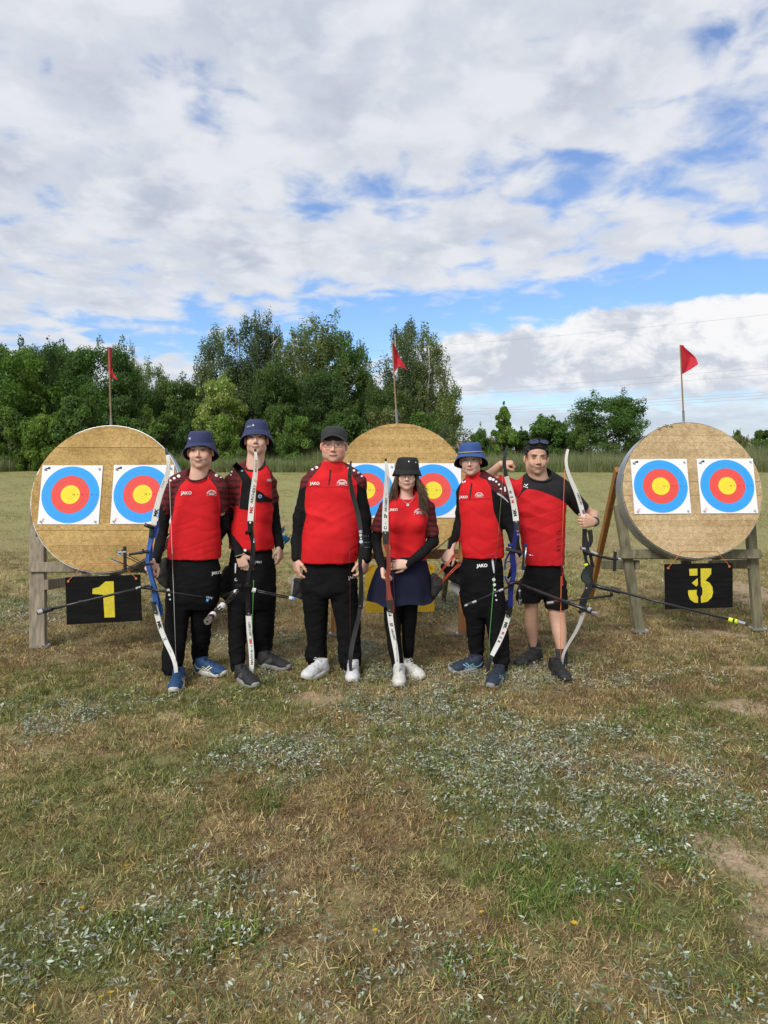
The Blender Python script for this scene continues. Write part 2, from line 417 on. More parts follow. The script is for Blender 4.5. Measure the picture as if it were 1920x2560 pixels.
def oval_leaves(name, material, n, rad, L, seed, tilt=(0.0, 0.5), wr=0.34):
    r = random.Random(seed); b = MB()
    for _ in range(n):
        q = rad * math.sqrt(r.random()); t = r.random() * 6.283; az = r.random() * 6.283; l = r.uniform(*L); w = l * wr * r.uniform(0.8, 1.2)
        d = np.array((math.cos(az), math.sin(az), math.tan(r.uniform(*tilt)))); d /= np.linalg.norm(d)
        s = np.cross((0, 0, 1), d); s /= np.linalg.norm(s); roll = r.uniform(-0.6, 0.6); u = np.cross(d, s); s = s * math.cos(roll) + u * math.sin(roll)
        p = np.array((q * math.cos(t), q * math.sin(t), r.uniform(0.014, 0.036))); u = np.cross(d, s)
        V = [p, p + d * l * .3 - s * w / 2 + u * l * .06, p + d * l * .3 + s * w / 2 + u * l * .06, p + d * l * .72 - s * w * .4 + u * l * .05, p + d * l * .72 + s * w * .4 + u * l * .05, p + d * l, p + d * l * .5 - u * l * .02]
        b.add(V, [(0, 2, 6), (0, 6, 1), (1, 6, 3), (6, 2, 4), (6, 4, 3), (3, 4, 5)])
    return mesh_obj(name, b.V, b.F, material, link=False)
def scatter(name, protos, pts, rots, scl, cols, label=None):
    coll = bpy.data.collections.new(name + '_sorts')
    for o in protos: coll.objects.link(o)
    me = bpy.data.meshes.new(name); N = len(pts)
    me.vertices.add(N); me.vertices.foreach_set('co', np.asarray(pts, np.float32).ravel())
    def at(nm, typ, key, arr): 
        a = me.attributes.new(nm, typ, 'POINT'); a.data.foreach_set(key, np.asarray(arr, np.float32 if key != 'value' or typ == 'FLOAT' else np.int32).ravel())
    at('rot', 'FLOAT_VECTOR', 'vector', rots); at('scl', 'FLOAT', 'value', scl)
    at('idx', 'INT', 'value', np.random.default_rng(1).integers(0, len(protos), N))
    c4 = np.ones((N, 4), np.float32); c4[:, :3] = cols
    at('tint', 'FLOAT_COLOR', 'color', c4)
    me.update()
    o = bpy.data.objects.new(name, me); COL.objects.link(o); tag(o, kind='stuff')
    g = bpy.data.node_groups.new(name + '_scatter', 'GeometryNodeTree')
    g.interface.new_socket('Geometry', in_out='INPUT', socket_type='NodeSocketGeometry'); g.interface.new_socket('Geometry', in_out='OUTPUT', socket_type='NodeSocketGeometry')
    gi = g.nodes.new('NodeGroupInput'); go = g.nodes.new('NodeGroupOutput')
    ci = g.nodes.new('GeometryNodeCollectionInfo'); ci.inputs['Collection'].default_value = coll; ci.inputs['Separate Children'].default_value = True; ci.inputs['Reset Children'].default_value = True
    io = g.nodes.new('GeometryNodeInstanceOnPoints'); io.inputs['Pick Instance'].default_value = True
    def na(nm, typ):
        x = g.nodes.new('GeometryNodeInputNamedAttribute'); x.data_type = typ; x.inputs['Name'].default_value = nm; return x.outputs['Attribute']
    L = g.links.new
    L(gi.outputs[0], io.inputs['Points']); L(ci.outputs[0], io.inputs['Instance']); L(na('idx', 'INT'), io.inputs['Instance Index'])
    e2r = g.nodes.new('FunctionNodeEulerToRotation'); L(na('rot', 'FLOAT_VECTOR'), e2r.inputs[0]); L(e2r.outputs[0], io.inputs['Rotation'])
    L(na('scl', 'FLOAT'), io.inputs['Scale'])
    L(io.outputs[0], go.inputs[0])
    md = o.modifiers.new('scatter', 'NODES'); md.node_group = g
    return o
def leaf_mat(name, rough=0.7, trans=0.25, var=0.25, two=None):
    m = bpy.data.materials.new(name); m.use_nodes = True; t = m.node_tree; n = NT(t); t.nodes.clear()
    out = n.new('ShaderNodeOutputMaterial')
    a = n.new('ShaderNodeAttribute', attribute_name='tint', attribute_type='INSTANCER').outputs['Color']
    rnd = n.new('ShaderNodeNewGeometry').outputs['Random Per Island']
    c = n.mix(1.0, a, n.mix(rnd, (1 - var,) * 3, (1 + var, 1 + var, 1 + var * .8)), 'MULTIPLY')
    d = n.new('ShaderNodeBsdfPrincipled'); n.link(c, d.inputs['Base Color']); d.inputs['Roughness'].default_value = rough; d.inputs['Specular IOR Level'].default_value = 0.25
    tr = n.new('ShaderNodeBsdfTranslucent'); n.link(c, tr.inputs[0])
    mx = n.new('ShaderNodeMixShader'); mx.inputs[0].default_value = trans
    n.link(d.outputs[0], mx.inputs[1]); n.link(tr.outputs[0], mx.inputs[2]); n.link(mx.outputs[0], out.inputs[0])
    return m
def build_plants():
    R = np.random.default_rng(4)
    gm = leaf_mat('grass_blade', 0.75, 0.2, 0.62); sm = leaf_mat('pale_leaf', 0.85, 0.1, 0.35); fm = leaf_mat('petal', 0.6, 0.3, 0.1)
    def inview(x, y, mg=0.5): return (np.abs(x) < y * 0.56 + mg)
    def pts(y0, y1, dens, mg=0.5):
        w = y1 * 0.56 + mg; N = int((y1 - y0) * 2 * w * dens)
        x = R.uniform(-w, w, N); y = R.uniform(y0, y1, N); k = inview(x, y, mg); return x[k], y[k]
    def emit(name, protos, x, y, s, c, tilt=0.25):
        z = gz(x, y); p = np.stack([x, y, z], 1)
        near = np.clip(1 - (np.abs(y - 5) - 4) / 4, 0, 1) * np.clip(1 - (np.abs(x) - 4.5) / 3, 0, 1)
        p[:, 2] += (fbm(np.stack([x, y, 0 * x], 1), 3.0, 3, 5) - 0.5) * 0.030 * near - 0.012
        r = np.stack([R.normal(0, tilt, len(x)), R.normal(0, tilt, len(x)), R.uniform(0, 6.283, len(x))], 1)
        return scatter(name, protos, p, r, s, c)
    dry = [clump('dry_tuft', gm, 52, 0.065, (0.014, 0.040), (0.0018, 0.0042), s, (0.5, 1.5), (0.0, 0.9)) for s in range(5)]
    grn = [clump('green_tuft', gm, 40, 0.055, (0.018, 0.045), (0.0022, 0.0048), 40 + s, (0.3, 1.3), (0.2, 1.0)) for s in range(4)]
    # near lawn, 1.6 m to 9 m
    X = []; Y = []; S = []; C = []; G = []
    for (a, b, dn) in ((1.5, 3.4, 760), (3.4, 5.5, 560), (5.5, 8.0, 320), (8.0, 11.5, 130)):
        x, y = pts(a, b, dn); sand, silv, green, brown, far, n1, n2, n3 = gmaps(x, y)
        k = R.random(len(x)) > sand * 0.88; x, y = x[k], y[k]; sand, silv, green, brown = sand[k], silv[k], green[k], brown[k]
        isg = R.random(len(x)) < np.clip(green * 0.85, 0.05, 0.8)
        w = R.random(len(x))[:, None]
        cd = STRAW * 1.5 * (1 - w) + np.array((0.25, 0.17, 0.085)) * w
        w2 = (R.random(len(x)) < brown * 0.55)[:, None]; cd = np.where(w2, np.array((0.22, 0.145, 0.08)) * R.uniform(0.7, 1.3, (len(x), 1)), cd)
        w3 = (R.random(len(x)) < 0.07)[:, None]; cd = np.where(w3, np.array((0.30, 0.21, 0.05)), cd)
        cg = np.array((0.145, 0.175, 0.058)) * (1 - w) + np.array((0.25, 0.245, 0.085)) * w
        far2 = np.clip((y - 7.5) / 4, 0, 1)[:, None]
        c = np.where(isg[:, None], cg, cd); c = c * (1 - far2) + gcolor(x, y) * 1.15 * far2
        X.append(x); Y.append(y); C.append(c); G.append(isg); S.append(R.uniform(0.7, 1.3, len(x)) * (1 + 0.06 * np.maximum(b - 4, 0)) * np.where(isg, 1.0, 1.0))
    X, Y, S, C, G = map(np.concatenate, (X, Y, S, C, G))
    emit('dry_grass', dry, X[~G], Y[~G], S[~G], C[~G]); emit('green_grass', grn, X[G], Y[G], S[G], C[G])
    # lush bright tufts
    tx = []; ty = []
    for (px, py) in ((1370, 2180), (1400, 2150), (1340, 2255), (1350, 2275), (1660, 1795), (1690, 1800), (1180, 1760), (720, 1975), (700, 2000), (570, 2320), (540, 2360), (1230, 2190), (1560, 2180), (1460, 2260), (1530, 2285), (1700, 2060), (1600, 2120), (1210, 2400), (320, 2330)):
        g = ground(px, py); q = 0.05 * g.y / 3
        for _ in range(9): tx.append(g.x + R.normal(0, q * 1.6)); ty.append(g.y + R.normal(0, q * 1.6))
    tx = np.array(tx); ty = np.array(ty)
    emit('lush_tufts', grn, tx, ty, R.uniform(1.0, 1.6, len(tx)), np.array((0.11, 0.185, 0.035)) * R.uniform(0.8, 1.3, (len(tx), 1)))
    # silvery cut leaves lying about and broad green leaves between
    sl = [oval_leaves('pale_leaf_clump', sm, 10, 0.055, (0.009, 0.022), 70 + s) for s in range(5)]
    X = []; Y = []
    for (a, b, dn) in ((1.5, 2.6, 370), (2.6, 3.4, 480), (3.4, 6.0, 820), (6.0, 9.5, 520)):
        x, y = pts(a, b, dn); sand, silv, *_ = gmaps(x, y); k = R.random(len(x)) < np.clip(silv * 1.0, 0.018, 1) * (1 - sand * .9); X.append(x[k]); Y.append(y[k])
    X, Y = map(np.concatenate, (X, Y)); N = len(X)
    emit('pale_leaves', sl, X, Y, R.uniform(0.75, 1.25, N), np.array((0.37, 0.41, 0.34)) * R.uniform(0.55, 1.3, (N, 1)), 0.3)
    X = []; Y = []
    for (a, b, dn) in ((1.5, 3.4, 160), (3.4, 6.0, 120)):
        x, y = pts(a, b, dn); sand, silv, green, *_ = gmaps(x, y); k = R.random(len(x)) < (silv * 0.8 + 0.08) * (1 - sand); X.append(x[k]); Y.append(y[k])
    X, Y = map(np.concatenate, (X, Y)); N = len(X)
    emit('green_leaves', sl, X, Y, R.uniform(0.9, 1.4, N), np.array((0.13, 0.19, 0.075)) * R.uniform(0.7, 1.3, (N, 1)), 0.25)
    # yellow hawkweed heads
    b = MB(); r = random.Random(3)
    for k in range(11):
        a = k * 0.571; b.add([(0, 0, .03), (.011 * math.cos(a - .25), .011 * math.sin(a - .25), .033), (.013 * math.cos(a), .013 * math.sin(a), .034), (.011 * math.cos(a + .25), .011 * math.sin(a + .25), .033)], [(0, 1, 2, 3)])
    b.tube([(0, 0, 0), (0, 0, .03)], .0012, 4)
    fl = [mesh_obj('flower_head', b.V, b.F, fm, link=False)]
    X = []; Y = []
    for (px, py) in ((255, 2500), (275, 2495), (90, 2525), (200, 2280), (248, 2262), (940, 2340), (1208, 2290), (1435, 2325), (828, 1575), (930, 1590), (1075, 1572)):
        g = ground(px, py); X.append(g.x); Y.append(g.y)
    x = R.uniform(-3.6, -1.6, 260); y = R.uniform(7.2, 16, 260); X = np.concatenate([X, x]); Y = np.concatenate([Y, y]); N = len(X)
    emit('yellow_flowers', fl, X, Y, R.uniform(0.6, 1.0, N), np.array((0.75, 0.50, 0.03)) * np.ones((N, 1)), 0.3)
    # mown field behind, in bigger pale tufts
    ft = [clump('mown_tuft', gm, 50, 0.26, (0.03, 0.075), (0.004, 0.008), 90 + s, (0.5, 1.4), (0.1, 0.8), 2) for s in range(3)]
    X = []; Y = []
    for (a, b_, dn) in ((11, 18, 13), (18, 38, 5)):
        x, y = pts(a, b_, dn, 1.5); X.append(x); Y.append(y)
    X, Y = map(np.concatenate, (X, Y)); N = len(X)
    emit('mown_grass', ft, X, Y, R.uniform(0.8, 1.3, N), gcolor(X, Y) * R.uniform(0.85, 1.3, (N, 1)), 0.1)
    # tall rough grass along the far edge
    tg = [clump('tall_tuft', gm, 40, 0.34, (0.45, 0.95), (0.010, 0.020), 120 + s, (0.05, 0.5), (0.1, 0.9), 4) for s in range(4)]
    N = 12000; x = R.uniform(-30, 40, N); d = R.random(N) ** 1.3
    y = 37.5 + d * 7 + (vnoise(np.stack([x, 0 * x, 0 * x], 1), 0.3, 7) - .5) * 2.2
    k = (x > -12) | (x < -21); x, y, d = x[k], y[k], d[k]; N = len(x)
    hgt = 0.52 + 0.62 * vnoise(np.stack([x, y, 0 * x], 1), 0.45, 4) + 0.35 * d
    w = np.clip(vnoise(np.stack([x, y, 0 * x], 1), 0.35, 8) * 1.6 - .4 + R.normal(0, .2, N), 0, 1)[:, None]
    c = np.array((0.125, 0.175, 0.058)) * (1 - w) + np.array((0.20, 0.215, 0.105)) * w
    emit('tall_grass', tg, x, y, hgt * R.uniform(0.8, 1.2, N), c * 1.25, 0.08)
    st = [clump('seed_stalks', gm, 22, 0.36, (0.8, 1.2), (0.007, 0.014), 150 + s, (0.02, 0.25), (0.05, 0.5), 3) for s in range(4)]
    k = R.random(N) < np.clip(0.25 + 1.2 * (vnoise(np.stack([x, 0 * x, 0 * x + 3], 1), 0.25, 12) - .3), .05, 1); xs, ys = x[k] + R.normal(0, .3, k.sum()), y[k] + R.normal(0, .3, k.sum())
    emit('tall_stalks', st, xs, ys, hgt[k] * R.uniform(0.75, 1.2, k.sum()), np.array((0.225, 0.245, 0.125)) * R.uniform(.7, 1.2, (k.sum(), 1)), 0.08)
    print('plants', len(S), N)
build_plants()
# ------------------------------------------------------------------ trees, hedges, far houses, wires
def tree_leaf_mat(name, col, trans=0.3, var=0.3):
    m = bpy.data.materials.new(name); m.use_nodes = True; t = m.node_tree; n = NT(t); t.nodes.clear()
    out = n.new('ShaderNodeOutputMaterial')
    a = n.new('ShaderNodeAttribute', attribute_name='Col').outputs['Color']
    rnd = n.new('ShaderNodeNewGeometry').outputs['Random Per Island']
    orn = n.new('ShaderNodeObjectInfo').outputs['Random']
    c = n.mix(1.0, a, (*col, 1), 'MULTIPLY')
    c = n.mix(1.0, c, n.mix(rnd, (1 - var,) * 3, (1 + var, 1 + var, 1 + var * .5)), 'MULTIPLY')
    c = n.mix(1.0, c, n.mix(orn, (0.66, 0.73, 0.80), (1.24, 1.15, 1.0)), 'MULTIPLY')
    d = n.new('ShaderNodeBsdfPrincipled'); n.link(c, d.inputs['Base Color']); d.inputs['Roughness'].default_value = 0.55; d.inputs['Specular IOR Level'].default_value = 0.3
    tr = n.new('ShaderNodeBsdfTranslucent'); n.link(n.mix(1.0, c, (1.2, 1.3, 0.6, 1), 'MULTIPLY'), tr.inputs[0])
    mx = n.new('ShaderNodeMixShader'); mx.inputs[0].default_value = trans
    n.link(d.outputs[0], mx.inputs[1]); n.link(tr.outputs[0], mx.inputs[2]); n.link(mx.outputs[0], out.inputs[0])
    return m
def crown_mesh(kind, seed, H, W, nleaf, leaf, cols):
    """crown of one tree: leaf-sized faces gathered in sprays; base of the trunk at the origin"""
    r = np.random.default_rng(seed)
    L = []                                            # sprays: centre, radii
    if kind == 'broad':
        n = 75
        for _ in range(n):
            z = r.uniform(0.10, 0.93) ** 0.9; w = max(0.1, 1 - ((z - 0.45) / 0.60) ** 2) ** 0.5
            a = r.uniform(0, 6.283); q = w * (0.35 + 0.65 * math.sqrt(r.random())) * W * 0.40
            s = r.uniform(0.09, 0.17) * W
            L.append((q * math.cos(a), q * math.sin(a), z * H, s, s, s * r.uniform(0.5, 0.8)))
    elif kind == 'birch':
        for k in range(6):                            # several slim leading stems
            a = r.uniform(0, 6.283); q = r.uniform(0.08, 0.38) * W; top = r.uniform(0.66, 0.95) if k else 1.0
            for j in range(24):
                z = r.uniform(0.16, top); w = (1 - z / top) ** 0.55 * 0.40 + 0.035
                b = r.uniform(0, 6.283); p = w * W * math.sqrt(r.random())
                s = r.uniform(0.04, 0.095) * W * (1.25 - 0.45 * z)
                L.append((q * math.cos(a) * (1 - .3 * z) + p * math.cos(b), q * math.sin(a) * (1 - .3 * z) + p * math.sin(b), z * H, s, s, s * r.uniform(1.2, 2.3)))
    elif kind == 'bush':
        for _ in range(55):
            z = r.uniform(0.03, 0.92); w = (1 - z ** 2.2) ** 0.5
            a = r.uniform(0, 6.283); q = w * math.sqrt(r.random()) * W * 0.44; s = r.uniform(0.07, 0.15) * W
            L.append((q * math.cos(a), q * math.sin(a), z * H, s, s, s * r.uniform(0.6, 1.0)))
    elif kind == 'cone':
        for _ in range(60):
            z = r.uniform(0.04, 0.96); w = (1 - z) ** 0.62 * (0.85 + 0.3 * math.sin(z * 23 + seed)); a = r.uniform(0, 6.283); q = w * math.sqrt(r.random()) * W * 0.48; s = r.uniform(0.06, 0.12) * W * (1.1 - .4 * z)
            L.append((q * math.cos(a), q * math.sin(a), z * H, s, s, s * r.uniform(0.6, 1.1)))
    if kind != 'birch':                               # stray sprays that break the outline
        sec = r.uniform(0.78, 1.22, 9); base = list(L); L = []
        for (x, y, z, a, b, c) in base:
            k = sec[int((math.atan2(y, x) + math.pi) / 6.2832 * 8.99)]; L.append((x * k, y * k, z, a, b, c))
        for _ in range(len(base) // 3):
            x, y, z, a, b, c = base[r.integers(len(base))]; d = np.array((x, y, (z - .45 * H) * .45)); d /= np.linalg.norm(d) + 1e-6; e = a * r.uniform(0.8, 1.5)
            L.append((x + d[0] * e, y + d[1] * e, max(.2, z + d[2] * e), a * .38, a * .38, a * .5))
    L = np.array(L); wts = L[:, 3] * L[:, 4]; idx = r.choice(len(L), nleaf, p=wts / wts.sum())
    v = r.normal(0, 1, (nleaf, 3)); v /= np.linalg.norm(v, axis=1)[:, None]
    rad = r.uniform(0.25, 1.0, nleaf) ** 0.5 * r.uniform(0.8, 1.15, nleaf)
    C = L[idx, :3] + v * L[idx, 3:] * rad[:, None]
    if kind == 'birch': C[:, 2] -= r.exponential(0.028 * H, nleaf)
    C[:, 2] = np.maximum(C[:, 2], 0.05)
    nrm = v * 0.7 + r.normal(0, 0.55, (nleaf, 3)) + np.array((0, 0, 0.45)); nrm /= np.linalg.norm(nrm, axis=1)[:, None]
    t = np.cross(nrm, r.normal(0, 1, (nleaf, 3))); t /= np.linalg.norm(t, axis=1)[:, None]
    b = np.cross(nrm, t); s = leaf * r.uniform(0.6, 1.35, nleaf)[:, None]
    asp = 0.55
    V = np.stack([C - t * s, C + b * s * asp, C + t * s, C - b * s * asp], 1).reshape(-1, 3)
    Fc = np.arange(nleaf * 4).reshape(-1, 4)
    tone = r.uniform(0.75, 1.28, len(L))[idx] * r.uniform(0.85, 1.15, nleaf)
    warm = r.uniform(0, 1, len(L))[idx]
    c0 = np.array(cols[0]); c1 = np.array(cols[1]); col = (c0 * (1 - warm[:, None]) + c1 * warm[:, None]) * tone[:, None]
    if len(cols) > 2:
        fl = r.random(nleaf) < 0.13 * (r.random(len(L)) < 0.8)[idx]; col[fl] = cols[2]
    return V, Fc, np.repeat(col, 4, 0)
def trunk_mesh(kind, seed, H, W):
    r = np.random.default_rng(seed + 500); b = MB(); tr = 0.018 * H if kind == 'birch' else 0.03 * H
    stems = 3 if kind == 'birch' else (4 if kind == 'bush' else 1)
    for k in range(stems):
        a0 = r.uniform(0, 6.283); top = H * (0.84 if kind == 'birch' else 0.62); sp = 0.12 * W if stems > 1 else 0.04 * W
        pts = [(sp * math.cos(a0) * (i / 6) + r.normal(0, 0.01 * W), sp * math.sin(a0) * (i / 6) + r.normal(0, 0.01 * W), -0.2 + (top + .2) * i / 6) for i in range(7)]
        b.tube(pts, [tr * (1.25 - 1.05 * i / 6) / (stems ** .4) for i in range(7)], 7)
        for _ in range(9 if stems == 1 else 5):
            i = r.integers(1, 6); p = np.array(pts[i]); a = r.uniform(0, 6.283); l = W * r.uniform(0.10, 0.26); up = min(r.uniform(0.3, 0.8) * l, max(0.0, H * .80 - p[2]))
            q = p + np.array((math.cos(a) * l, math.sin(a) * l, up))
            b.tube([p, p * .5 + q * .5 + np.array((0, 0, up * .15)), q], [tr * .42, tr * .27, tr * .08], 5)
    return b
BARK = mat('grey_brown_bark', (0.10, 0.085, 0.07), 0.9, var=0.4, scale=4, aniso=(1, 1, .25))
BBARK = mat('pale_birch_bark', (0.42, 0.41, 0.38), 0.8, var=0.55, scale=2.5, aniso=(1, 1, 3))
LM = {'oak': tree_leaf_mat('dark_green_leaves', (1.95, 1.98, 1.95), 0.48), }
KINDS = {   # kind, H, W, leaves, leaf size, colours
    'maple': ('broad', 10, 9.0, 27000, 0.125, ((0.038, 0.075, 0.018), (0.060, 0.105, 0.022))),
    'oak': ('broad', 9, 8.5, 27000, 0.120, ((0.034, 0.062, 0.020), (0.055, 0.090, 0.026))),
    'birch': ('birch', 13, 7.5, 27000, 0.100, ((0.062, 0.084, 0.042), (0.090, 0.112, 0.056))),
    'willow': ('birch', 9, 8.0, 22000, 0.105, ((0.085, 0.115, 0.055), (0.115, 0.145, 0.062))),
    'elder': ('bush', 6.5, 6.0, 20000, 0.110, ((0.100, 0.140, 0.036), (0.145, 0.175, 0.055), (0.34, 0.36, 0.24))),
    'shrub': ('bush', 4.0, 5.0, 15000, 0.108, ((0.040, 0.075, 0.020), (0.062, 0.102, 0.028))),
    'hazel': ('bush', 4.0, 5.0, 15000, 0.108, ((0.065, 0.115, 0.026), (0.090, 0.140, 0.035))),
    'lime': ('cone', 5.0, 4.4, 15000, 0.105, ((0.060, 0.110, 0.026), (0.085, 0.135, 0.034))),
    'thorn': ('bush', 3.2, 5.0, 12000, 0.105, ((0.075, 0.090, 0.042), (0.110, 0.120, 0.060))),
}
CROWNS = {}
def crown_proto(k, v):
    if (k, v) not in CROWNS:
        kd, H, W, nl, lf, cols = KINDS[k]
        V, Fc, c = crown_mesh(kd, v * 31 + sum(map(ord, k)), H, W, nl, lf, cols)
        o = mesh_obj('crown', V, Fc, LM['oak'], link=False, colors=c); tb = trunk_mesh(kd, v * 31 + sum(map(ord, k)), H, W)
        tk = mesh_obj('trunk', tb.V, tb.F, BBARK if kd == 'birch' else BARK, smooth=True, link=False)
        CROWNS[(k, v)] = (o.data, tk.data, H, W); bpy.data.objects.remove(o); bpy.data.objects.remove(tk)
    return CROWNS[(k, v)]
def tree(name, kind, var, px, top, wpx, Y, label, cat='tree', group=None, rot=None, sink=0.0):
    cm, tm, H, W = crown_proto(kind, var)
    p = P(px, HOR, Y); zb = float(gz(p.x, Y)) - sink; zt = P(px, top, Y).z
    w = wpx * Y / F_PX
    root = thing(name, label, cat, (p.x, Y, zb), group)
    sx = w / W; sz = (zt - zb) / H
    root.rotation_euler.z = rot if rot is not None else (px * 1.7) % 6.28
    root.scale = (sx, sx, sz)
    for nm, me in (('crown', cm), ('trunk', tm)):
        o = bpy.data.objects.new(nm, me); COL.objects.link(o); o.parent = root
    return root
GT = 'trees along the far edge of the field'; GB = 'bushes along the far edge of the field'
T_ = [  # name, kind, variant, px, top, width px, depth, label
    ('broadleaf_tree', 'maple', 0, 30, 862, 230, 44, 'dark green broadleaf tree cut by the left frame edge'),
    ('broadleaf_tree', 'oak', 1, 95, 856, 190, 48, 'spiky-topped green tree second from the left edge'),
    ('broadleaf_tree', 'oak', 0, 160, 856, 170, 52, 'small dark treetop peeping between the left trees'),
    ('broadleaf_tree', 'maple', 1, 262, 852, 200, 46, 'dense round dark green tree behind the left red flag'),
    ('birch_tree', 'birch', 0, 338, 858, 80, 52, 'thin grey-green treetop just right of the left red flag'),
    ('willow_tree', 'willow', 0, 400, 902, 140, 50, 'pale feathery green tree in the dip of the treeline'),
    ('willow_tree', 'willow', 1, 352, 905, 110, 54, 'pale thin tree half hidden behind the dense round tree'),
    ('broadleaf_tree', 'oak', 2, 455, 945, 150, 47, 'low mid-green tree left of the pale flowering bush'),
    ('birch_tree', 'birch', 1, 532, 818, 190, 52, 'left birch of the tall grey-green clump'),
    ('birch_tree', 'birch', 2, 612, 762, 190, 54, 'tallest birch with a slim pointed top'),
    ('birch_tree', 'birch', 0, 676, 772, 150, 55, 'slim birch right beside the tallest one'),
    ('birch_tree', 'birch', 3, 770, 768, 300, 52, 'broad grey-green birch in the middle of the treeline'),
    ('broadleaf_tree', 'maple', 2, 846, 828, 150, 56, 'bright green tree behind the broad birch'),
    ('broadleaf_tree', 'oak', 1, 895, 915, 130, 55, 'mid-green tree left of the middle red flag'),
    ('birch_tree', 'birch', 2, 1008, 774, 190, 50, 'tall birch directly behind the middle red flag'),
    ('birch_tree', 'birch', 1, 1065, 812, 190, 50, 'birch with hanging twigs, right end of the tall trees'),
    ('elder_tree', 'elder', 0, 560, 936, 165, 43, 'pale yellow-green flowering tree above the two navy bucket hats'),
    ('broadleaf_tree', 'oak', 0, 690, 905, 150, 47, 'dark tree low behind the tall bow archer'),
    ('broadleaf_tree', 'oak', 2, 800, 925, 170, 46, 'dark tree low behind the man in the black cap'),
    ('broadleaf_tree', 'oak', 1, 960, 960, 150, 47, 'shady tree low behind the middle straw target'),
    ('broadleaf_tree', 'maple', 1, 1520, 984, 205, 46, 'big round dark green tree right of the sunglasses man'),
    ('broadleaf_tree', 'lime', 0, 1258, 1016, 105, 44, 'small pointed bright green tree above the blue hat'),
]
T_ += [('broadleaf_tree', ('maple', 'oak', 'birch', 'oak')[q % 4], q % 3, -95 - 125 * q, (880, 855, 830, 870)[q % 4], 200, 45 + q, 'tree continuing the treeline beyond the left edge, %s' % ('nearest the frame', 'second out', 'third out', 'farthest out')[q]) for q in range(4)]
for a in T_: tree(a[0], a[1], a[2], a[3], a[4], a[5], a[6], a[7], group=GT)
B_ = [
    ('bush', 'shrub', 0, 40, 1000, 170, 42, 'dark bush low at the left frame edge'),
    ('bush', 'hazel', 0, 105, 1035, 130, 41, 'lighter green bush left of the left straw target'),
    ('bush', 'shrub', 1, 200, 990, 160, 42, 'dark bush behind the top left of the left target'),
    ('bush', 'shrub', 2, 310, 990, 150, 43, 'dark bush behind the left red flag pole'),
    ('bush', 'shrub', 0, 400, 1020, 150, 42.5, 'dark bush above the shorter bucket-hat archer'),
    ('bush', 'hazel', 1, 555, 1048, 120, 41.5, 'yellowish leafy bush between the two bucket-hat archers'),
    ('bush', 'shrub', 1, 490, 1050, 120, 42.5, 'dark gap bush left of the yellowish leafy bush'),
    ('bush', 'shrub', 2, 700, 1010, 140, 43, 'green bush right of the tall bow archer hat'),
    ('bush', 'hazel', 2, 745, 1040, 120, 42, 'fresh green bush left of the black cap'),
    ('bush', 'shrub', 0, 870, 1010, 140, 43, 'dark bush right of the black cap'),
    ('bush', 'thorn', 0, 960, 1022, 130, 43, 'dull olive bush left of the middle flag pole'),
    ('bush', 'shrub', 1, 1050, 1030, 120, 44, 'dark bush right of the middle flag pole'),
    ('bush', 'thorn', 1, 1110, 1062, 60, 43, 'small bush beside the far brown roof'),
    ('bush', 'hazel', 0, 1198, 1070, 60, 44, 'small pale bush left of the small pointed tree'),
    ('bush', 'hazel', 1, 1362, 1046, 165, 44.5, 'wide fresh green bush behind the sunglasses man'),
    ('bush', 'shrub', 2, 1300, 1075, 90, 45, 'low bush between the small pointed tree and the wide bush'),
    ('bush', 'shrub', 0, 1442, 1062, 80, 44, 'dark low bush left of the big round tree'),
    ('bush', 'shrub', 1, 1842, 1075, 32, 60, 'small dark round bush right of the right target top'),
    ('bush', 'thorn', 2, 1850, 1090, 70, 58, 'grey-green hedge bush right of the right target'),
    ('bush', 'shrub', 2, 1905, 1074, 70, 66, 'dark far trees at the right frame edge'),
]
B_ += [('bush', 'thorn', 0, 1232, 1094, 95, 46, 'low hedge bush just above the blue hat'), ('bush', 'hazel', 2, 1318, 1088, 90, 46.5, 'low hedge bush left of the sunglasses man'), ('bush', 'shrub', 1, 1412, 1082, 100, 46, 'low hedge bush above the tip of the rightmost bow'),
       ('bush', 'thorn', 2, 1590, 1092, 90, 47, 'low hedge bush at the right foot of the big round tree'), ('bush', 'hazel', 0, 1665, 1100, 90, 50, 'low hedge bush hidden behind the right target'), ('bush', 'shrub', 0, 1945, 1092, 110, 54, 'hedge bush cut by the right frame edge')]
for a in B_: tree(a[0], a[1], a[2], a[3], a[4], a[5], a[6], a[7], cat='bush', group=GB)
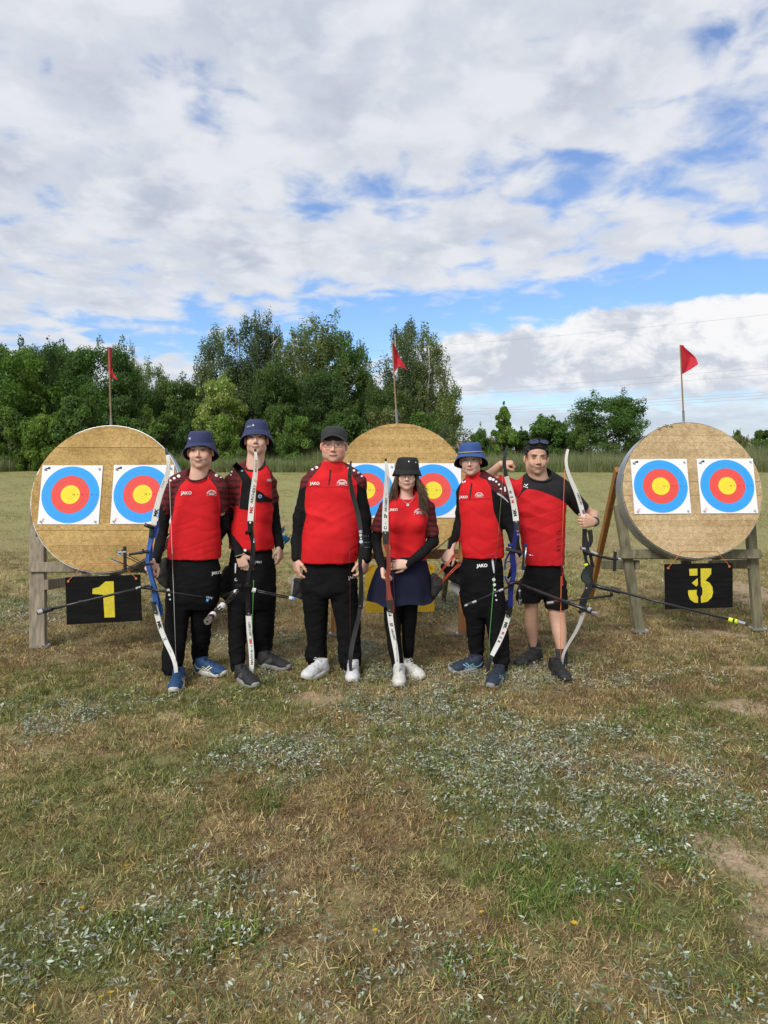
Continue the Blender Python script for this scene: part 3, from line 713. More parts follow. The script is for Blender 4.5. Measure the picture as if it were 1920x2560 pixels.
# undergrowth that closes the view under the crowns: one more row farther back
UND = ['shaded undergrowth ' + q for q in ('at the left frame edge', 'under the leftmost tree', 'under the spiky-topped tree', 'left of the left flag pole', 'under the dense round tree', 'right of the left flag pole', 'under the pale feathery tree', 'right of the dip of the treeline', 'behind the shorter bucket-hat archer', 'behind the pale flowering tree', 'behind the tallest archer', 'right of the tallest archer', 'under the broad birch', 'behind the black cap', 'right of the black cap', 'left of the middle flag pole', 'behind the middle flag pole')]
k = 0
for px in range(-40, 1090, 75):
    tree('undergrowth_bush', 'shrub', k % 3, px, 960 + (k * 37) % 50, 150, 57 + (k * 13) % 5, 'dark undergrowth bush in the shade under the treeline, number %d' % k if False else UND[k % len(UND)], cat='bush', group='undergrowth under the treeline', rot=k * 1.3); k += 1
def house(px0, px1, top, Y, label, gable_right=True):
    a = P(px0, top, Y); b = P(px1, top, Y); zt = a.z; zb = float(gz(0, Y)) - .2; w = b.x - a.x; ev = zt - (zt - zb) * 0.55
    t = thing('house', label, 'house', (a.x, Y, zb), 'far houses')
    m = MB(); m.box(((a.x + b.x) / 2, Y + 4, (zb + ev) / 2), (w, 8, ev - zb))
    m.add([(b.x, Y, ev), (b.x, Y + 8, ev), (b.x, Y + 4, zt - .05)], [(0, 1, 2)]); m.add([(a.x, Y, ev), (a.x, Y + 8, ev), (a.x, Y + 4, zt - .05)], [(0, 2, 1)])
    m.build('wall', mat('far_brick', (0.30, 0.20, 0.15), 0.9), t)
    r = MB(); r.prism([(a.x - .3, Y - .5, ev - .4), (a.x - .3, Y + 4, zt), (a.x - .3, Y + 8.5, ev - .4), (a.x - .3, Y + 8.5, ev - .6), (a.x - .3, Y + 4, zt - .2), (a.x - .3, Y - .5, ev - .6)], (w + .6, 0, 0)); r.build('roof', mat('far_roof_tile', (0.16, 0.115, 0.095), 0.85), t)
house(1085, 1143, 1092, 95, 'brown tiled house roof peeping right of the middle target')
house(1154, 1215, 1101, 105, 'lower brown house roof just above the blue hat')
house(1895, 1990, 1112, 120, 'far grey roof at the right frame edge')
WIRE = mat('wire', (0.20, 0.21, 0.23), 0.6, var=0)
wl = [((900, 880), (1920, 772), 'single high wire across the right sky'), ((900, 992), (1920, 904), 'upper wire of the pair behind the right flag'), ((900, 998), (1920, 922), 'lower wire of the pair behind the right flag'),
      ((900, 1034), (1920, 966), 'top wire of the low bundle'), ((900, 1040), (1920, 973), 'middle wire of the low bundle'), ((900, 1046), (1920, 981), 'bottom wire of the low bundle')]
for k, (a, b, lb) in enumerate(wl):
    pa = npP(a[0], a[1], 175); pb = npP(b[0], b[1], 120); ext = pb + (pb - pa) * 0.6
    pts = [pa + (ext - pa) * t + np.array((0, 0, -1.0 * math.sin(math.pi * t))) for t in np.linspace(0, 1, 24)]
    m = MB(); m.tube(pts, 0.013, 4); tag(m.build('overhead_wire', WIRE), lb, 'wire', 'overhead power wires')
# ------------------------------------------------------------------ targets: stand, straw boss, paper faces, number board, flag
def straw_mat(name, col):
    m = bpy.data.materials.new(name); m.use_nodes = True; t = m.node_tree; b = t.nodes['Principled BSDF']; n = NT(t)
    pos = n.new('ShaderNodeNewGeometry').outputs['Position']
    def sc(v):
        vm = n.new('ShaderNodeVectorMath', operation='MULTIPLY'); n.link(pos, vm.inputs[0]); vm.inputs[1].default_value = v; return vm.outputs[0]
    f1 = n.noise(sc((1, 1, 1)), 85, 4, 0.85); f2 = n.noise(sc((1, 1, 1.3)), 28, 4, 0.7); f3 = n.noise(pos, 150, 2, 0.5); f4 = n.noise(pos, 3.0, 3, 0.5)
    c = n.mix(n.ss(f1, 0.3, 0.7), tuple(x * 0.70 for x in col), tuple(min(1, x * 1.26) for x in col))
    c = n.mix(1.0, c, n.mix(n.ss(f2, 0.3, 0.7), (0.80, 0.78, 0.74), (1.15, 1.14, 1.1)), 'MULTIPLY')
    c = n.mix(1.0, c, n.mix(n.ss(f4, 0.35, 0.65), (0.86, 0.82, 0.76), (1.06, 1.06, 1.06)), 'MULTIPLY')
    c = n.mix(n.ss(f3, 0.70, 0.74), c, (0.09, 0.055, 0.025))
    orn = n.new('ShaderNodeObjectInfo').outputs['Random']
    c = n.mix(1.0, c, n.mix(orn, (0.86, 0.84, 0.80), (1.08, 1.08, 1.08)), 'MULTIPLY')
    n.link(c, b.inputs['Base Color']); b.inputs['Roughness'].default_value = 0.9; b.inputs['Specular IOR Level'].default_value = 0.2
    bn = n.new('ShaderNodeBump'); bn.inputs['Strength'].default_value = 0.8; bn.inputs['Distance'].default_value = 0.004
    n.link(f1, bn.inputs['Height']); n.link(bn.outputs[0], b.inputs['Normal'])
    return m
WOOD_G = mat('weathered_green_grey_timber', (0.150, 0.140, 0.085), 0.85, var=0.45, scale=9, aniso=(3, 3, 0.35), bump=0.3, bscale=60, bdist=.003)
WOOD_B = mat('weathered_grey_brown_timber', (0.235, 0.200, 0.145), 0.85, var=0.4, scale=10, aniso=(3, 3, 0.3), bump=0.3, bscale=60, bdist=.003)
WOOD_O = mat('orange_stained_timber', (0.29, 0.125, 0.028), 0.6, var=0.25, scale=9, aniso=(3, 3, 0.3), bump=0.2, bscale=60, bdist=.003)
ZINC = mat('galvanised_steel', (0.50, 0.53, 0.57), 0.42, metal=0.85, var=0.15, scale=8)
PAPER = mat('white_paper', (0.78, 0.78, 0.80), 0.8, var=0.02, scale=6)
FBLUE = mat('target_blue', (0.028, 0.33, 0.84), 0.75, var=0.03); FRED = mat('target_red', (0.74, 0.075, 0.060), 0.75, var=0.03); FYEL = mat('target_yellow', (0.80, 0.66, 0.035), 0.75, var=0.03)
FLINE = mat('ring_line_ink', (0.10, 0.10, 0.13), 0.8, var=0, alpha=0.42)
INK = mat('dark_ink', (0.03, 0.03, 0.035), 0.8, var=0)
PINM = mat('clear_plastic_pin', (0.55, 0.57, 0.60), 0.35, var=0)
BLACKPLY = mat('black_painted_plywood', (0.0065, 0.0065, 0.007), 0.8, var=0.5, scale=6, aniso=(1, 1, 7), bump=0.35, bscale=25, bdist=.003, spec=.15)
YELPAINT = mat('yellow_number_paint', (0.62, 0.52, 0.025), 0.7, var=0.12, scale=30)
YELBOARD = mat('yellow_painted_board', (0.60, 0.38, 0.015), 0.6, var=0.08, scale=8)
CORD = mat('orange_cord', (0.55, 0.17, 0.05), 0.7, var=0)
REDFLAG = mat('red_flag_cloth', (0.50, 0.012, 0.028), 0.75, var=0.08, bump=.2, bscale=300)
POLE = mat('bamboo_pole', (0.30, 0.19, 0.11), 0.6, var=0.2, scale=12); POLEM = mat('grey_metal_pole', (0.30, 0.30, 0.32), 0.4, metal=.6)

def text_mesh(txt, size=1.0, bold=0.0, shear=0.0):
    """outline of a word as a flat mesh, centred, cap height about 0.7*size"""
    cu = bpy.data.curves.new('lettering', 'FONT'); cu.body = txt; cu.size = size; cu.align_x = 'CENTER'; cu.align_y = 'CENTER'
    cu.offset = bold; cu.shear = shear; cu.resolution_u = 2; cu.fill_mode = 'FRONT' if hasattr(cu, 'fill_mode') else cu.fill_mode
    try: cu.dimensions = '2D'; cu.fill_mode = 'BOTH'
    except Exception: pass
    o = bpy.data.objects.new('lettering', cu); COL.objects.link(o)
    dg = bpy.context.evaluated_depsgraph_get(); me = bpy.data.meshes.new_from_object(o.evaluated_get(dg))
    V = np.array([v.co[:] for v in me.vertices]) if len(me.vertices) else np.zeros((0, 3)); Fc = [tuple(p.vertices) for p in me.polygons]
    bpy.data.objects.remove(o); bpy.data.curves.remove(cu); bpy.data.meshes.remove(me)
    if len(V): V[:, :2] -= (V[:, :2].max(0) + V[:, :2].min(0)) / 2
    return V, Fc

class Plane:
    """tilted plane of a boss: local x right, z up along the boss, y into the boss"""
    def __init__(s, c, tilt, yaw=0.0):
        s.c = np.array(c, float); t = math.radians(tilt); y = math.radians(yaw)
        s.x = np.array((math.cos(y), math.sin(y), 0)); f = np.array((-math.sin(y), math.cos(y), 0))
        s.z = f * math.sin(t) + np.array((0, 0, math.cos(t))); s.y = np.cross(s.z, s.x)
    def p(s, x, y, z): return s.c + s.x * x + s.y * y + s.z * z

BOSS_R = 0.62
def boss(pl, label, strawm, band, seed):
    rr = random.Random(seed); t = thing('straw_boss', label, 'straw target', tuple(pl.p(0, 0, -BOSS_R)), 'round straw target butts')
    z = -BOSS_R; k = 0
    while z < BOSS_R - 0.01:
        h = min(rr.uniform(0.050, 0.068), BOSS_R - z); z0, z1 = z + 0.0004, z + h - 0.0004
        if BOSS_R - z - h < 0.02: z1 = BOSS_R - .001; h = BOSS_R - z
        pts = []
        R = BOSS_R + rr.uniform(-0.004, 0.002)
        for q in np.linspace(z0, z1, 6): pts.append((math.sqrt(max(R * R - q * q, 1e-4)), q))
        pr = [(x, q) for x, q in pts] + [(-x, q) for x, q in pts[::-1]]
        dy = rr.uniform(-0.0025, 0.0025)
        m = MB(); m.prism([pl.p(x, dy, q) for x, q in pr], pl.y * 0.18); m.build('straw_layer', strawm, t)
        z += h; k += 1
    if band:
        m = MB(); n = 72; V = []; R = BOSS_R + 0.004
        for i in range(n):
            a = 2 * math.pi * i / n
            for (r, y) in ((R, 0.012), (R, 0.182), (R + .003, 0.182), (R + .003, 0.012)): V.append(pl.p(r * math.cos(a), y, r * math.sin(a)))
        m.add(V, [(i * 4 + j, i * 4 + (j + 1) % 4, ((i + 1) % n) * 4 + (j + 1) % 4, ((i + 1) % n) * 4 + j) for i in range(n) for j in range(4)])
        m.build('metal_band', ZINC, t, smooth=False)
    return t
def face(pl, cx, cz, label, marks='2', rot=0.0):
    t = thing('paper_target', label, 'target face', tuple(pl.p(cx, -0.005, cz - .25)), 'paper target faces')
    ca, sa = math.cos(rot), math.sin(rot)
    Q = lambda x, y, z: pl.p(cx + x * ca - z * sa, y, cz + x * sa + z * ca)
    m = MB(); N = 12; V = []
    rr = random.Random(int(cx * 1000) + len(label))
    for j in range(N + 1):
        for i in range(N + 1):
            x = (i / N - .5) * .505; z = (j / N - .5) * .50; V.append(Q(x, -0.0075, z))
    for j in range(N + 1):
        for i in range(N + 1):
            x = (i / N - .5) * .505; z = (j / N - .5) * .50; V.append(Q(x, -0.0065, z))
    o_ = (N + 1) ** 2; F = []
    for j in range(N):
        for i in range(N):
            a = j * (N + 1) + i; F += [(a, a + 1, a + N + 2, a + N + 1), (o_ + a, o_ + a + N + 1, o_ + a + N + 2, o_ + a + 1)]
    m.add(V, F); m.build('paper', PAPER, t)
    def annulus(r0, r1, y, n=64):
        V = []; 
        for i in range(n):
            a = 2 * math.pi * i / n
            V += [Q(r0 * math.cos(a), y, r0 * math.sin(a)), Q(r1 * math.cos(a), y, r1 * math.sin(a))]
        return V, [(2 * i, 2 * i + 1, 2 * ((i + 1) % n) + 1, 2 * ((i + 1) % n)) for i in range(n)]
    for nm, r0, r1, mt in (('blue_ring', .16, .24, FBLUE), ('red_ring', .08, .16, FRED), ('yellow_ring', .001, .08, FYEL)):
        b = MB(); b.add(*annulus(r0, r1, -0.0095)); b.build(nm, mt, t)
    b = MB()
    for r in (.02, .04, .08, .12, .16, .20): b.add(*annulus(r - .0006, r + .0006, -0.0105))
    tag(b.build('scoring_line', FLINE, t), kind='stuff')
    b = MB()
    for q, x in (('10', .03), ('9', .06), ('8', .10), ('7', .14), ('6', .18), ('5', .22)):
        V, F = text_mesh(q, 0.018); b.add([Q(x + v[0], -0.0112, v[1]) for v in V], F)
    tag(b.build('ring_number', INK, t), kind='stuff')
    b = MB()                                             # printed corner marks: dark block upper left, small red stamp lower left
    for (x, z, w, h) in ((-.215, .222, .018, .012), (-.195, .226, .020, .018), (-.222, .207, .03, .004)):
        b.add([Q(x - w / 2, -.0095, z - h / 2), Q(x + w / 2, -.0095, z - h / 2), Q(x + w / 2, -.0095, z + h / 2), Q(x - w / 2, -.0095, z + h / 2)], [(0, 1, 2, 3)])
    b.build('corner_print', INK, t)
    b = MB(); n = 14
    b.add([Q(-.205 + r * math.cos(a), -.0095, -.215 + r * math.sin(a)) for a in np.linspace(.6, 5.2, n) for r in (.007, .012)], [(2 * i, 2 * i + 1, 2 * i + 3, 2 * i + 2) for i in range(n - 1)])
    b.build('corner_stamp', FRED, t)
    for (x, z) in ((-.228, .218), (.225, .222), (-.226, -.226), (.222, -.224)):
        b = MB(); b.disc(Q(x, -.011, z), -pl.y, .010, 10, .004); b.tube([Q(x, -.011, z), Q(x, -.03, z - .004)], [.004, .0055], 6); b.build('pin', PINM, t)
    return t
def stand(pl, label, legs_front, legs_rear, timber, rear_m, half=0.60, double=False):
    """front legs and rear legs as (x, y) foot positions; the frame leans like the boss"""
    base = pl.p(0, .3, -1.2); t = thing('target_stand', label, 'target stand', (base[0], base[1], 0), 'wooden target stands')
    tops = []
    for i, (fx, fy) in enumerate(legs_front):
        s = -1 if i == 0 else 1; top = pl.p(s * half, 0.215, -0.10 if not double else -.30)
        m = MB(); foot = np.array((fx, fy, -0.02)); m.beam(foot, top, 0.085, 0.055, pl.y); m.build('front_leg', timber, t)
        if double:
            m = MB(); m.beam(foot + (-.075, .03, 0), pl.p(s * half - .07, .2, .0), 0.06, 0.06, pl.y); m.build('front_leg', WOOD_B, t)
        m = MB(); m.box((fx, fy, .012), (.13, .07, .02)); m.build('foot_plate', ZINC, t)
        tops.append(top)
    for i, (fx, fy) in enumerate(legs_rear):
        s = -1 if i == 0 else 1; top = pl.p(s * (half - .025), 0.235, 0.24)
        m = MB(); m.beam((fx, fy, -.02), top, 0.075, 0.05, (1, 0, 0)); m.build('rear_leg', rear_m, t)
        a = np.array(legs_front[i] + (0,)); a = a * .62 + tops[i] * .38; b = np.array((fx, fy, 0)) * .5 + top * .5
        m = MB(); m.beam(a + (0.05 * -s, .0, .17), b * np.array((1, 1, 0)) + (0.05 * -s, .12, a[2] + .02), 0.04, 0.085); m.build('side_rail', timber, t)
    m = MB(); m.beam(pl.p(-half - .06, .205, -.56), pl.p(half + .06, .205, -.56), 0.05, 0.085, pl.z); m.build('cross_rail', timber, t)
    m = MB(); m.beam(pl.p(-half + .18, .06, -BOSS_R * .985 + .02), pl.p(half - .18, .06, -BOSS_R * .985 + .02), 0.12, 0.035, pl.z); 
    m = MB(); m.beam(pl.p(-half + .05, .29, .02), pl.p(half - .05, .29, .02), 0.045, 0.08, pl.z); m.build('cross_rail', timber, t)
    m = MB(); m.beam(pl.p(.0, .24, .1), pl.p(.02, .30, -BOSS_R - .16), 0.085, 0.045, pl.y); m.build('centre_strut', timber, t)
    return t
def board(corners, Y, label, paint, digit=None, dm=None, pegs=(), cat='number board'):
    """corners TL TR BR BL in photo pixels"""
    q = [npP(x, y, Y) for x, y in corners]; t = thing('number_board', label, cat, tuple((q[2] + q[3]) / 2), 'number boards under the targets')
    m = MB(); m.prism(q[::-1], (0, 0.015, 0)); m.build('panel', paint, t)
    for poly in (digit or []):
        m = MB(); m.prism([npP(x, y, Y - .003) for x, y in poly], (0, .0025, 0)); m.build('painted_digit', dm, t)
    for (x, y) in ((corners[0][0] + 8, corners[0][1] + 9), (corners[1][0] - 9, corners[1][1] + 9)):
        m = MB(); m.disc(npP(x, y, Y - .002), (0, -1, 0), .010, 10, .006); m.build('cord_knot', CORD, t)
    for pl_ in pegs:
        m = MB(); m.tube([npP(*p) for p in pl_], .003, 5); m.build('cord', CORD, t)
    return t
def flag(base, top, cloth, label, metal_to=0.25, bend=None):
    """pole between two world points; cloth: rows of points hoist -> fly"""
    a, b = np.array(base), np.array(top); t = thing('flag', label, 'flag', tuple(a), 'red flags on the targets')
    m = MB(); c = a + (b - a) * metal_to
    m.tube([a - (b - a) * .03, c], .011, 8); m.build('pole_socket', POLEM, t)
    m = MB(); m.tube([c - (b - a) * .02, (b + c) / 2 + (bend if bend is not None else 0), b], [.0075, .007, .005], 8); m.build('pole', POLE, t)
    G = np.array(cloth); nr, nc = G.shape[:2]
    # resample smoothly and double the sheet
    def up(A, ax, n):
        s = np.linspace(0, A.shape[ax] - 1, n); i = np.clip(s.astype(int), 0, A.shape[ax] - 2); f = s - i
        sh = [1] * A.ndim; sh[ax] = n; f = f.reshape(sh); return np.take(A, i, ax) * (1 - f) + np.take(A, i + 1, ax) * f
    G = up(up(G, 0, 15), 1, 12); V = G.reshape(-1, 3); nr, nc = 15, 12
    k = np.arange(nr)[:, None] + 0 * np.arange(nc)[None]; ph = np.arange(nc)[None] / nc
    V = V + np.stack([0 * ph + 0 * k, 0.018 * np.sin(ph * 9 + k * 0.35) * ph, 0 * ph + 0 * k], -1).reshape(-1, 3)
    Fc = [(i * nc + j, i * nc + j + 1, (i + 1) * nc + j + 1, (i + 1) * nc + j) for i in range(nr - 1) for j in range(nc - 1)]
    mesh_obj('flag_cloth', V, Fc, REDFLAG, t, smooth=True)
    return t

STRAW_A = straw_mat('amber_pressed_straw', (0.47, 0.325, 0.138)); STRAW_B = straw_mat('pale_pressed_straw', (0.53, 0.41, 0.25))
Y1, Y2, Y3 = 5.90, 6.40, 6.35
pl1 = Plane(P(264, 1244, Y1), 15); pl2 = Plane(P(999, 1224, Y2), 15); pl3 = Plane(P(1731, 1223, Y3), 15)
boss(pl1, 'amber straw boss above the black board numbered 1', STRAW_A, True, 1)
boss(pl2, 'amber straw boss half hidden behind the two archers in the middle', STRAW_A, False, 2)
boss(pl3, 'pale straw boss in a metal band above the black board numbered 3', STRAW_B, True, 3)
def px_on(pl, px, py):
    d = np.array(ray(px, py)); o = np.array(CAMP); tt = ((pl.c - o) @ pl.y) / (d @ pl.y); q = o + d * tt - pl.c
    return q @ pl.x, q @ pl.z
for pl, px, py, lb in ((pl1, 177, 1237, 'paper target face at the left of the straw boss numbered 1'), (pl1, 357, 1236, 'paper target face partly behind the blue bow of the left archer'),
                       (pl2, 916, 1226, 'paper target face between the man in the black cap and the woman'), (pl2, 1083, 1226, 'paper target face right of the woman in the black hat'),
                       (pl3, 1651, 1216, 'left of the two paper target faces on the boss numbered 3'), (pl3, 1817, 1215, 'right of the two paper target faces on the boss numbered 3')):
    x, z = px_on(pl, px, py); face(pl, x, z, lb, rot=random.Random(lb).uniform(-.012, .012))
def gxy(px, py): g = ground(px, py); return (g.x, g.y)
stand(pl1, 'weathered timber stand carrying the left boss', [gxy(103, 1618), gxy(440, 1612)], [(-3.15, 7.7), (-1.86, 7.7)], WOOD_B, WOOD_B, double=True, half=.62)
stand(pl2, 'timber stand with an orange leg carrying the middle boss', [gxy(840, 1588), gxy(1158, 1588)], [gxy(868, 1498), gxy(1108, 1498)], WOOD_O, WOOD_G)
stand(pl3, 'greenish timber stand with an orange rear leg carrying the right boss', [gxy(1601, 1580), gxy(1896, 1575)], [gxy(1474, 1496), gxy(1762, 1494)], WOOD_G, WOOD_O)
c1 = lambda u, v: (40 + u / 3.4565, 1020 + v / 3.4565); c3 = lambda u, v: (1500 + u / 3.686, 1020 + v / 3.686)
one = [[c1(*p) for p in ((662, 1562), (715, 1548), (772, 1500), (843, 1497), (855, 1808), (765, 1811), (753, 1613), (660, 1606))]]
three = [[c3(*p) for p in q] for q in (((822, 1483), (898, 1480), (898, 1543), (826, 1545)), ((846, 1612), (900, 1568), (903, 1625), (888, 1645)),
         ((812, 1680), (892, 1676), (890, 1720), (903, 1740), (903, 1796), (870, 1793), (830, 1765), (814, 1720)),
         ((927, 1479), (1026, 1478), (1024, 1530), (972, 1590), (1010, 1610), (1036, 1650), (1042, 1700), (1030, 1745), (990, 1785), (932, 1796), (930, 1740), (944, 1715), (944, 1660), (930, 1640)))]
board([(163, 1444), (349.6, 1437), (354, 1552), (167, 1562)], 5.74, 'black hanging board with a yellow 1', BLACKPLY, one, YELPAINT, pegs=[[(171, 1452, 5.735), (198, 1424, 5.72), (216, 1409, 5.70), (300, 1408, 5.70), (341, 1446, 5.735)]])
board([(1662, 1411), (1832, 1407), (1832, 1518.5), (1664, 1524)], 6.19, 'black hanging board with a yellow stencilled 3', BLACKPLY, three, YELPAINT, pegs=[[(1671, 1419, 6.185), (1700, 1384, 6.16), (1706, 1378, 6.15), (1793, 1379, 6.15), (1824, 1415, 6.185)]])
board([(914, 1414), (1086, 1410), (1086, 1529), (914, 1532)], 6.24, 'plain yellow board behind the skirt of the woman', YELBOARD, pegs=[[(921, 1421, 6.235), (960, 1382, 6.2), (1040, 1382, 6.2), (1078, 1418, 6.235)]])
def fl(pts, Y): return [[npP(x, y, Y + d) for (x, y, d) in r] for r in pts]
flag(pl1.p(-.022, .07, BOSS_R), npP(272, 868, Y1 + .17), fl([[(268, 867, 0), (274, 868, .02), (279, 869, .05)], [(268, 900, 0), (275, 901, .03), (280, 903, .06)], [(269, 926, 0), (277, 928, .02), (284, 932, .03)], [(276, 941, 0), (284, 944, .0), (295, 951, -.02)]], Y1 + .2), 'limp red flag on the left target', 0.12)
flag(pl2.p(-.02, .07, BOSS_R), npP(980, 855, Y2 + .2), fl([[(979, 854, 0), (983, 857, .01), (988, 864, .02)], [(981, 880, 0), (989, 884, .05), (998, 892, .06)], [(983, 908, 0), (992, 908, .04), (1009, 910, .02)], [(985, 931, 0), (998, 914, .03), (1019, 926, .02)]], Y2 + .21), 'red flag with a torn lower corner on the middle target', 0.2)
flag(pl3.p(.0, .07, BOSS_R), npP(1700, 862, Y3 + .17), fl([[(1700, 862, 0), (1706, 863, .01), (1712, 866, .02)], [(1701, 888, 0), (1716, 885, .05), (1738, 893, .05)], [(1702, 914, 0), (1722, 908, .05), (1744, 911, .03)], [(1703, 937, 0), (1716, 930, .03), (1738, 916, .02)]], Y3 + .2), 'spread red flag on the right target', 0.18)
m = MB()
for (x, y) in ((1645, 1069), (1662, 1062), (1675, 1062)):
    a, b = px_on(pl3, x, y); q = pl3.p(a, -.006, b)
    m2 = MB(); m2.disc(q, -pl3.y, .016, 10, .006); m2.tube([q, q - pl3.y * .03], [.006, .009], 6)
    tag(m2.build('spare_pin', PINM), ('leftmost', 'middle', 'rightmost')[(1645, 1662, 1675).index(x)] + ' of three clear pins at the top edge of the right boss', 'pin', 'spare pins in the right boss')
# ------------------------------------------------------------------ soft-body modelling: distance fields turned into one closed surface
class Vol:
    def __init__(s, lo, hi, h):
        s.lo = np.array(lo, float); s.h = h
        n = np.ceil((np.array(hi) - s.lo) / h).astype(int) + 1; s.n = n
        s.ax = [s.lo[i] + h * np.arange(n[i]) for i in range(3)]
        s.D = np.full(n, 1e2, np.float32)
    def win(s, lo, hi, m):
        r = []
        for i in range(3):
            a = int(np.floor((lo[i] - m - s.lo[i]) / s.h)); b = int(np.ceil((hi[i] + m - s.lo[i]) / s.h)) + 1
            r.append(slice(max(a, 0), max(0, min(b, s.n[i]))))
        return tuple(r)
    def grid(s, w):
        return (s.ax[0][w[0]][:, None, None], s.ax[1][w[1]][None, :, None], s.ax[2][w[2]][None, None, :])
    def put(s, w, d, k, op):
        A = s.D[w]
        if A.size == 0: return s
        if op == 'u':
            if k <= 0: s.D[w] = np.minimum(A, d)
            else:
                t = np.clip(0.5 + 0.5 * (A - d) / k, 0, 1); s.D[w] = A * (1 - t) + d * t - k * t * (1 - t)
        else:
            d = -d
            if k <= 0: s.D[w] = np.maximum(A, d)
            else:
                t = np.clip(0.5 - 0.5 * (A - d) / k, 0, 1); s.D[w] = A * (1 - t) + d * t + k * t * (1 - t)
        return s
    def cone(s, a, b, ra, rb=None, k=0.01, op='u', sq=None):
        a = np.array(a, float); b = np.array(b, float); rb = ra if rb is None else rb; R = max(ra, rb)
        w = s.win(np.minimum(a, b) - R, np.maximum(a, b) + R, k + 4 * s.h); X, Y, Z = s.grid(w)
        if sq is not None:
            axv, f = sq; axv = np.array(axv, float); axv /= np.linalg.norm(axv)
            q = ((X - a[0]) * axv[0] + (Y - a[1]) * axv[1] + (Z - a[2]) * axv[2]) * (1 / f - 1)
            X = X + q * axv[0]; Y = Y + q * axv[1]; Z = Z + q * axv[2]
        ba = b - a; L2 = ba @ ba + 1e-12
        t = np.clip(((X - a[0]) * ba[0] + (Y - a[1]) * ba[1] + (Z - a[2]) * ba[2]) / L2, 0, 1)
        d = np.sqrt((X - a[0] - t * ba[0]) ** 2 + (Y - a[1] - t * ba[1]) ** 2 + (Z - a[2] - t * ba[2]) ** 2) - (ra + (rb - ra) * t)
        if sq is not None: d = d * sq[1] if sq[1] < 1 else d
        return s.put(w, d, k, op)
    def chain(s, pts, rad, k=0.012, op='u', sq=None):
        for i in range(len(pts) - 1): s.cone(pts[i], pts[i + 1], rad[i], rad[i + 1], k, op, sq)
        return s
    def ell(s, c, r, R=None, k=0.01, op='u'):
        c = np.array(c, float); r = np.array(r, float) * np.ones(3); m = r.max()
        w = s.win(c - m, c + m, k + 4 * s.h); X, Y, Z = s.grid(w); X, Y, Z = X - c[0], Y - c[1], Z - c[2]
        R = np.eye(3) if R is None else np.array(R)
        q = [(X * R[i][0] + Y * R[i][1] + Z * R[i][2]) / r[i] for i in range(3)]
        k0 = np.sqrt(q[0] ** 2 + q[1] ** 2 + q[2] ** 2); k1 = np.sqrt((q[0] / r[0]) ** 2 + (q[1] / r[1]) ** 2 + (q[2] / r[2]) ** 2) + 1e-9
        return s.put(w, k0 * (k0 - 1) / k1, k, op)
    def loft(s, S, k=0.012, op='u', n=2.3):
        S = np.array(sorted(S, key=lambda q: q[0]), float); z0, z1 = S[0, 0], S[-1, 0]
        lo = np.array((min(S[:, 1] - S[:, 3]), min(S[:, 2] - S[:, 4]), z0)); hi = np.array((max(S[:, 1] + S[:, 3]), max(S[:, 2] + S[:, 4]), z1))
        w = s.win(lo, hi, k + 4 * s.h); X, Y, Z = s.grid(w); z = Z.ravel()
        # smooth interpolation through the sections
        zz = np.linspace(z0, z1, 200); cols = []
        for j in range(1, 5):
            v = np.interp(zz, S[:, 0], S[:, j]); kw = 13; vp = np.pad(v, kw // 2, mode='edge'); v = np.convolve(vp, np.ones(kw) / kw, 'valid'); cols.append(np.interp(np.clip(z, z0, z1), zz, v)[None, None, :])
        cx, cy, rx, ry = cols
        f = (np.abs((X - cx) / rx) ** n + np.abs((Y - cy) / ry) ** n) ** (1 / n)
        d = (f - 1) * np.minimum(rx, ry); d = np.maximum(d, np.maximum(z0 - Z, Z - z1))
        return s.put(w, d, k, op)
    def half(s, p, nrm, k=0.0):
        """cut away everything on the side nrm points to"""
        X, Y, Z = s.grid((slice(None),) * 3); nrm = np.array(nrm, float) / np.linalg.norm(nrm)
        d = (X - p[0]) * nrm[0] + (Y - p[1]) * nrm[1] + (Z - p[2]) * nrm[2]
        s.D = np.maximum(s.D, d.astype(np.float32)); return s
    def mesh(s, smooth=2):
        D = s.D; S = D < 0; n = D.shape
        c = np.zeros((n[0] - 1, n[1] - 1, n[2] - 1), np.uint8)
        offs = [(a, b, e) for a in (0, 1) for b in (0, 1) for e in (0, 1)]
        for a, b, e in offs: c += S[a:n[0] - 1 + a, b:n[1] - 1 + b, e:n[2] - 1 + e]
        I = np.argwhere((c > 0) & (c < 8)); N = len(I)
        vid = np.full(c.shape, -1, np.int32); vid[I[:, 0], I[:, 1], I[:, 2]] = np.arange(N)
        acc = np.zeros((N, 3)); cnt = np.zeros(N)
        for a in offs:
            for j in range(3):
                if a[j]: continue
                b = list(a); b[j] = 1
                da = D[I[:, 0] + a[0], I[:, 1] + a[1], I[:, 2] + a[2]]; db = D[I[:, 0] + b[0], I[:, 1] + b[1], I[:, 2] + b[2]]
                m = (da < 0) != (db < 0); t = np.where(m, da / np.where(m, da - db, 1), 0)
                p = np.array(a, float)[None] + np.zeros((N, 3)); p[:, j] += t
                acc += p * m[:, None]; cnt += m
        V = s.lo + s.h * (I + acc / cnt[:, None]); Q = []
        for j in range(3):
            o1, o2 = [q for q in range(3) if q != j]
            sl0 = [slice(1, n[q] - 1) for q in range(3)]; sl0[j] = slice(0, n[j] - 1); sl1 = list(sl0); sl1[j] = slice(1, n[j])
            A, B = S[tuple(sl0)], S[tuple(sl1)]; E = np.argwhere(A != B); 
            if len(E) == 0: continue
            ins = A[E[:, 0], E[:, 1], E[:, 2]]; E = E.copy(); E[:, o1] += 1; E[:, o2] += 1
            def g(d1, d2):
                q = E.copy(); q[:, o1] += d1; q[:, o2] += d2; return vid[q[:, 0], q[:, 1], q[:, 2]]
            q = np.stack([g(-1, -1), g(0, -1), g(0, 0), g(-1, 0)], 1)
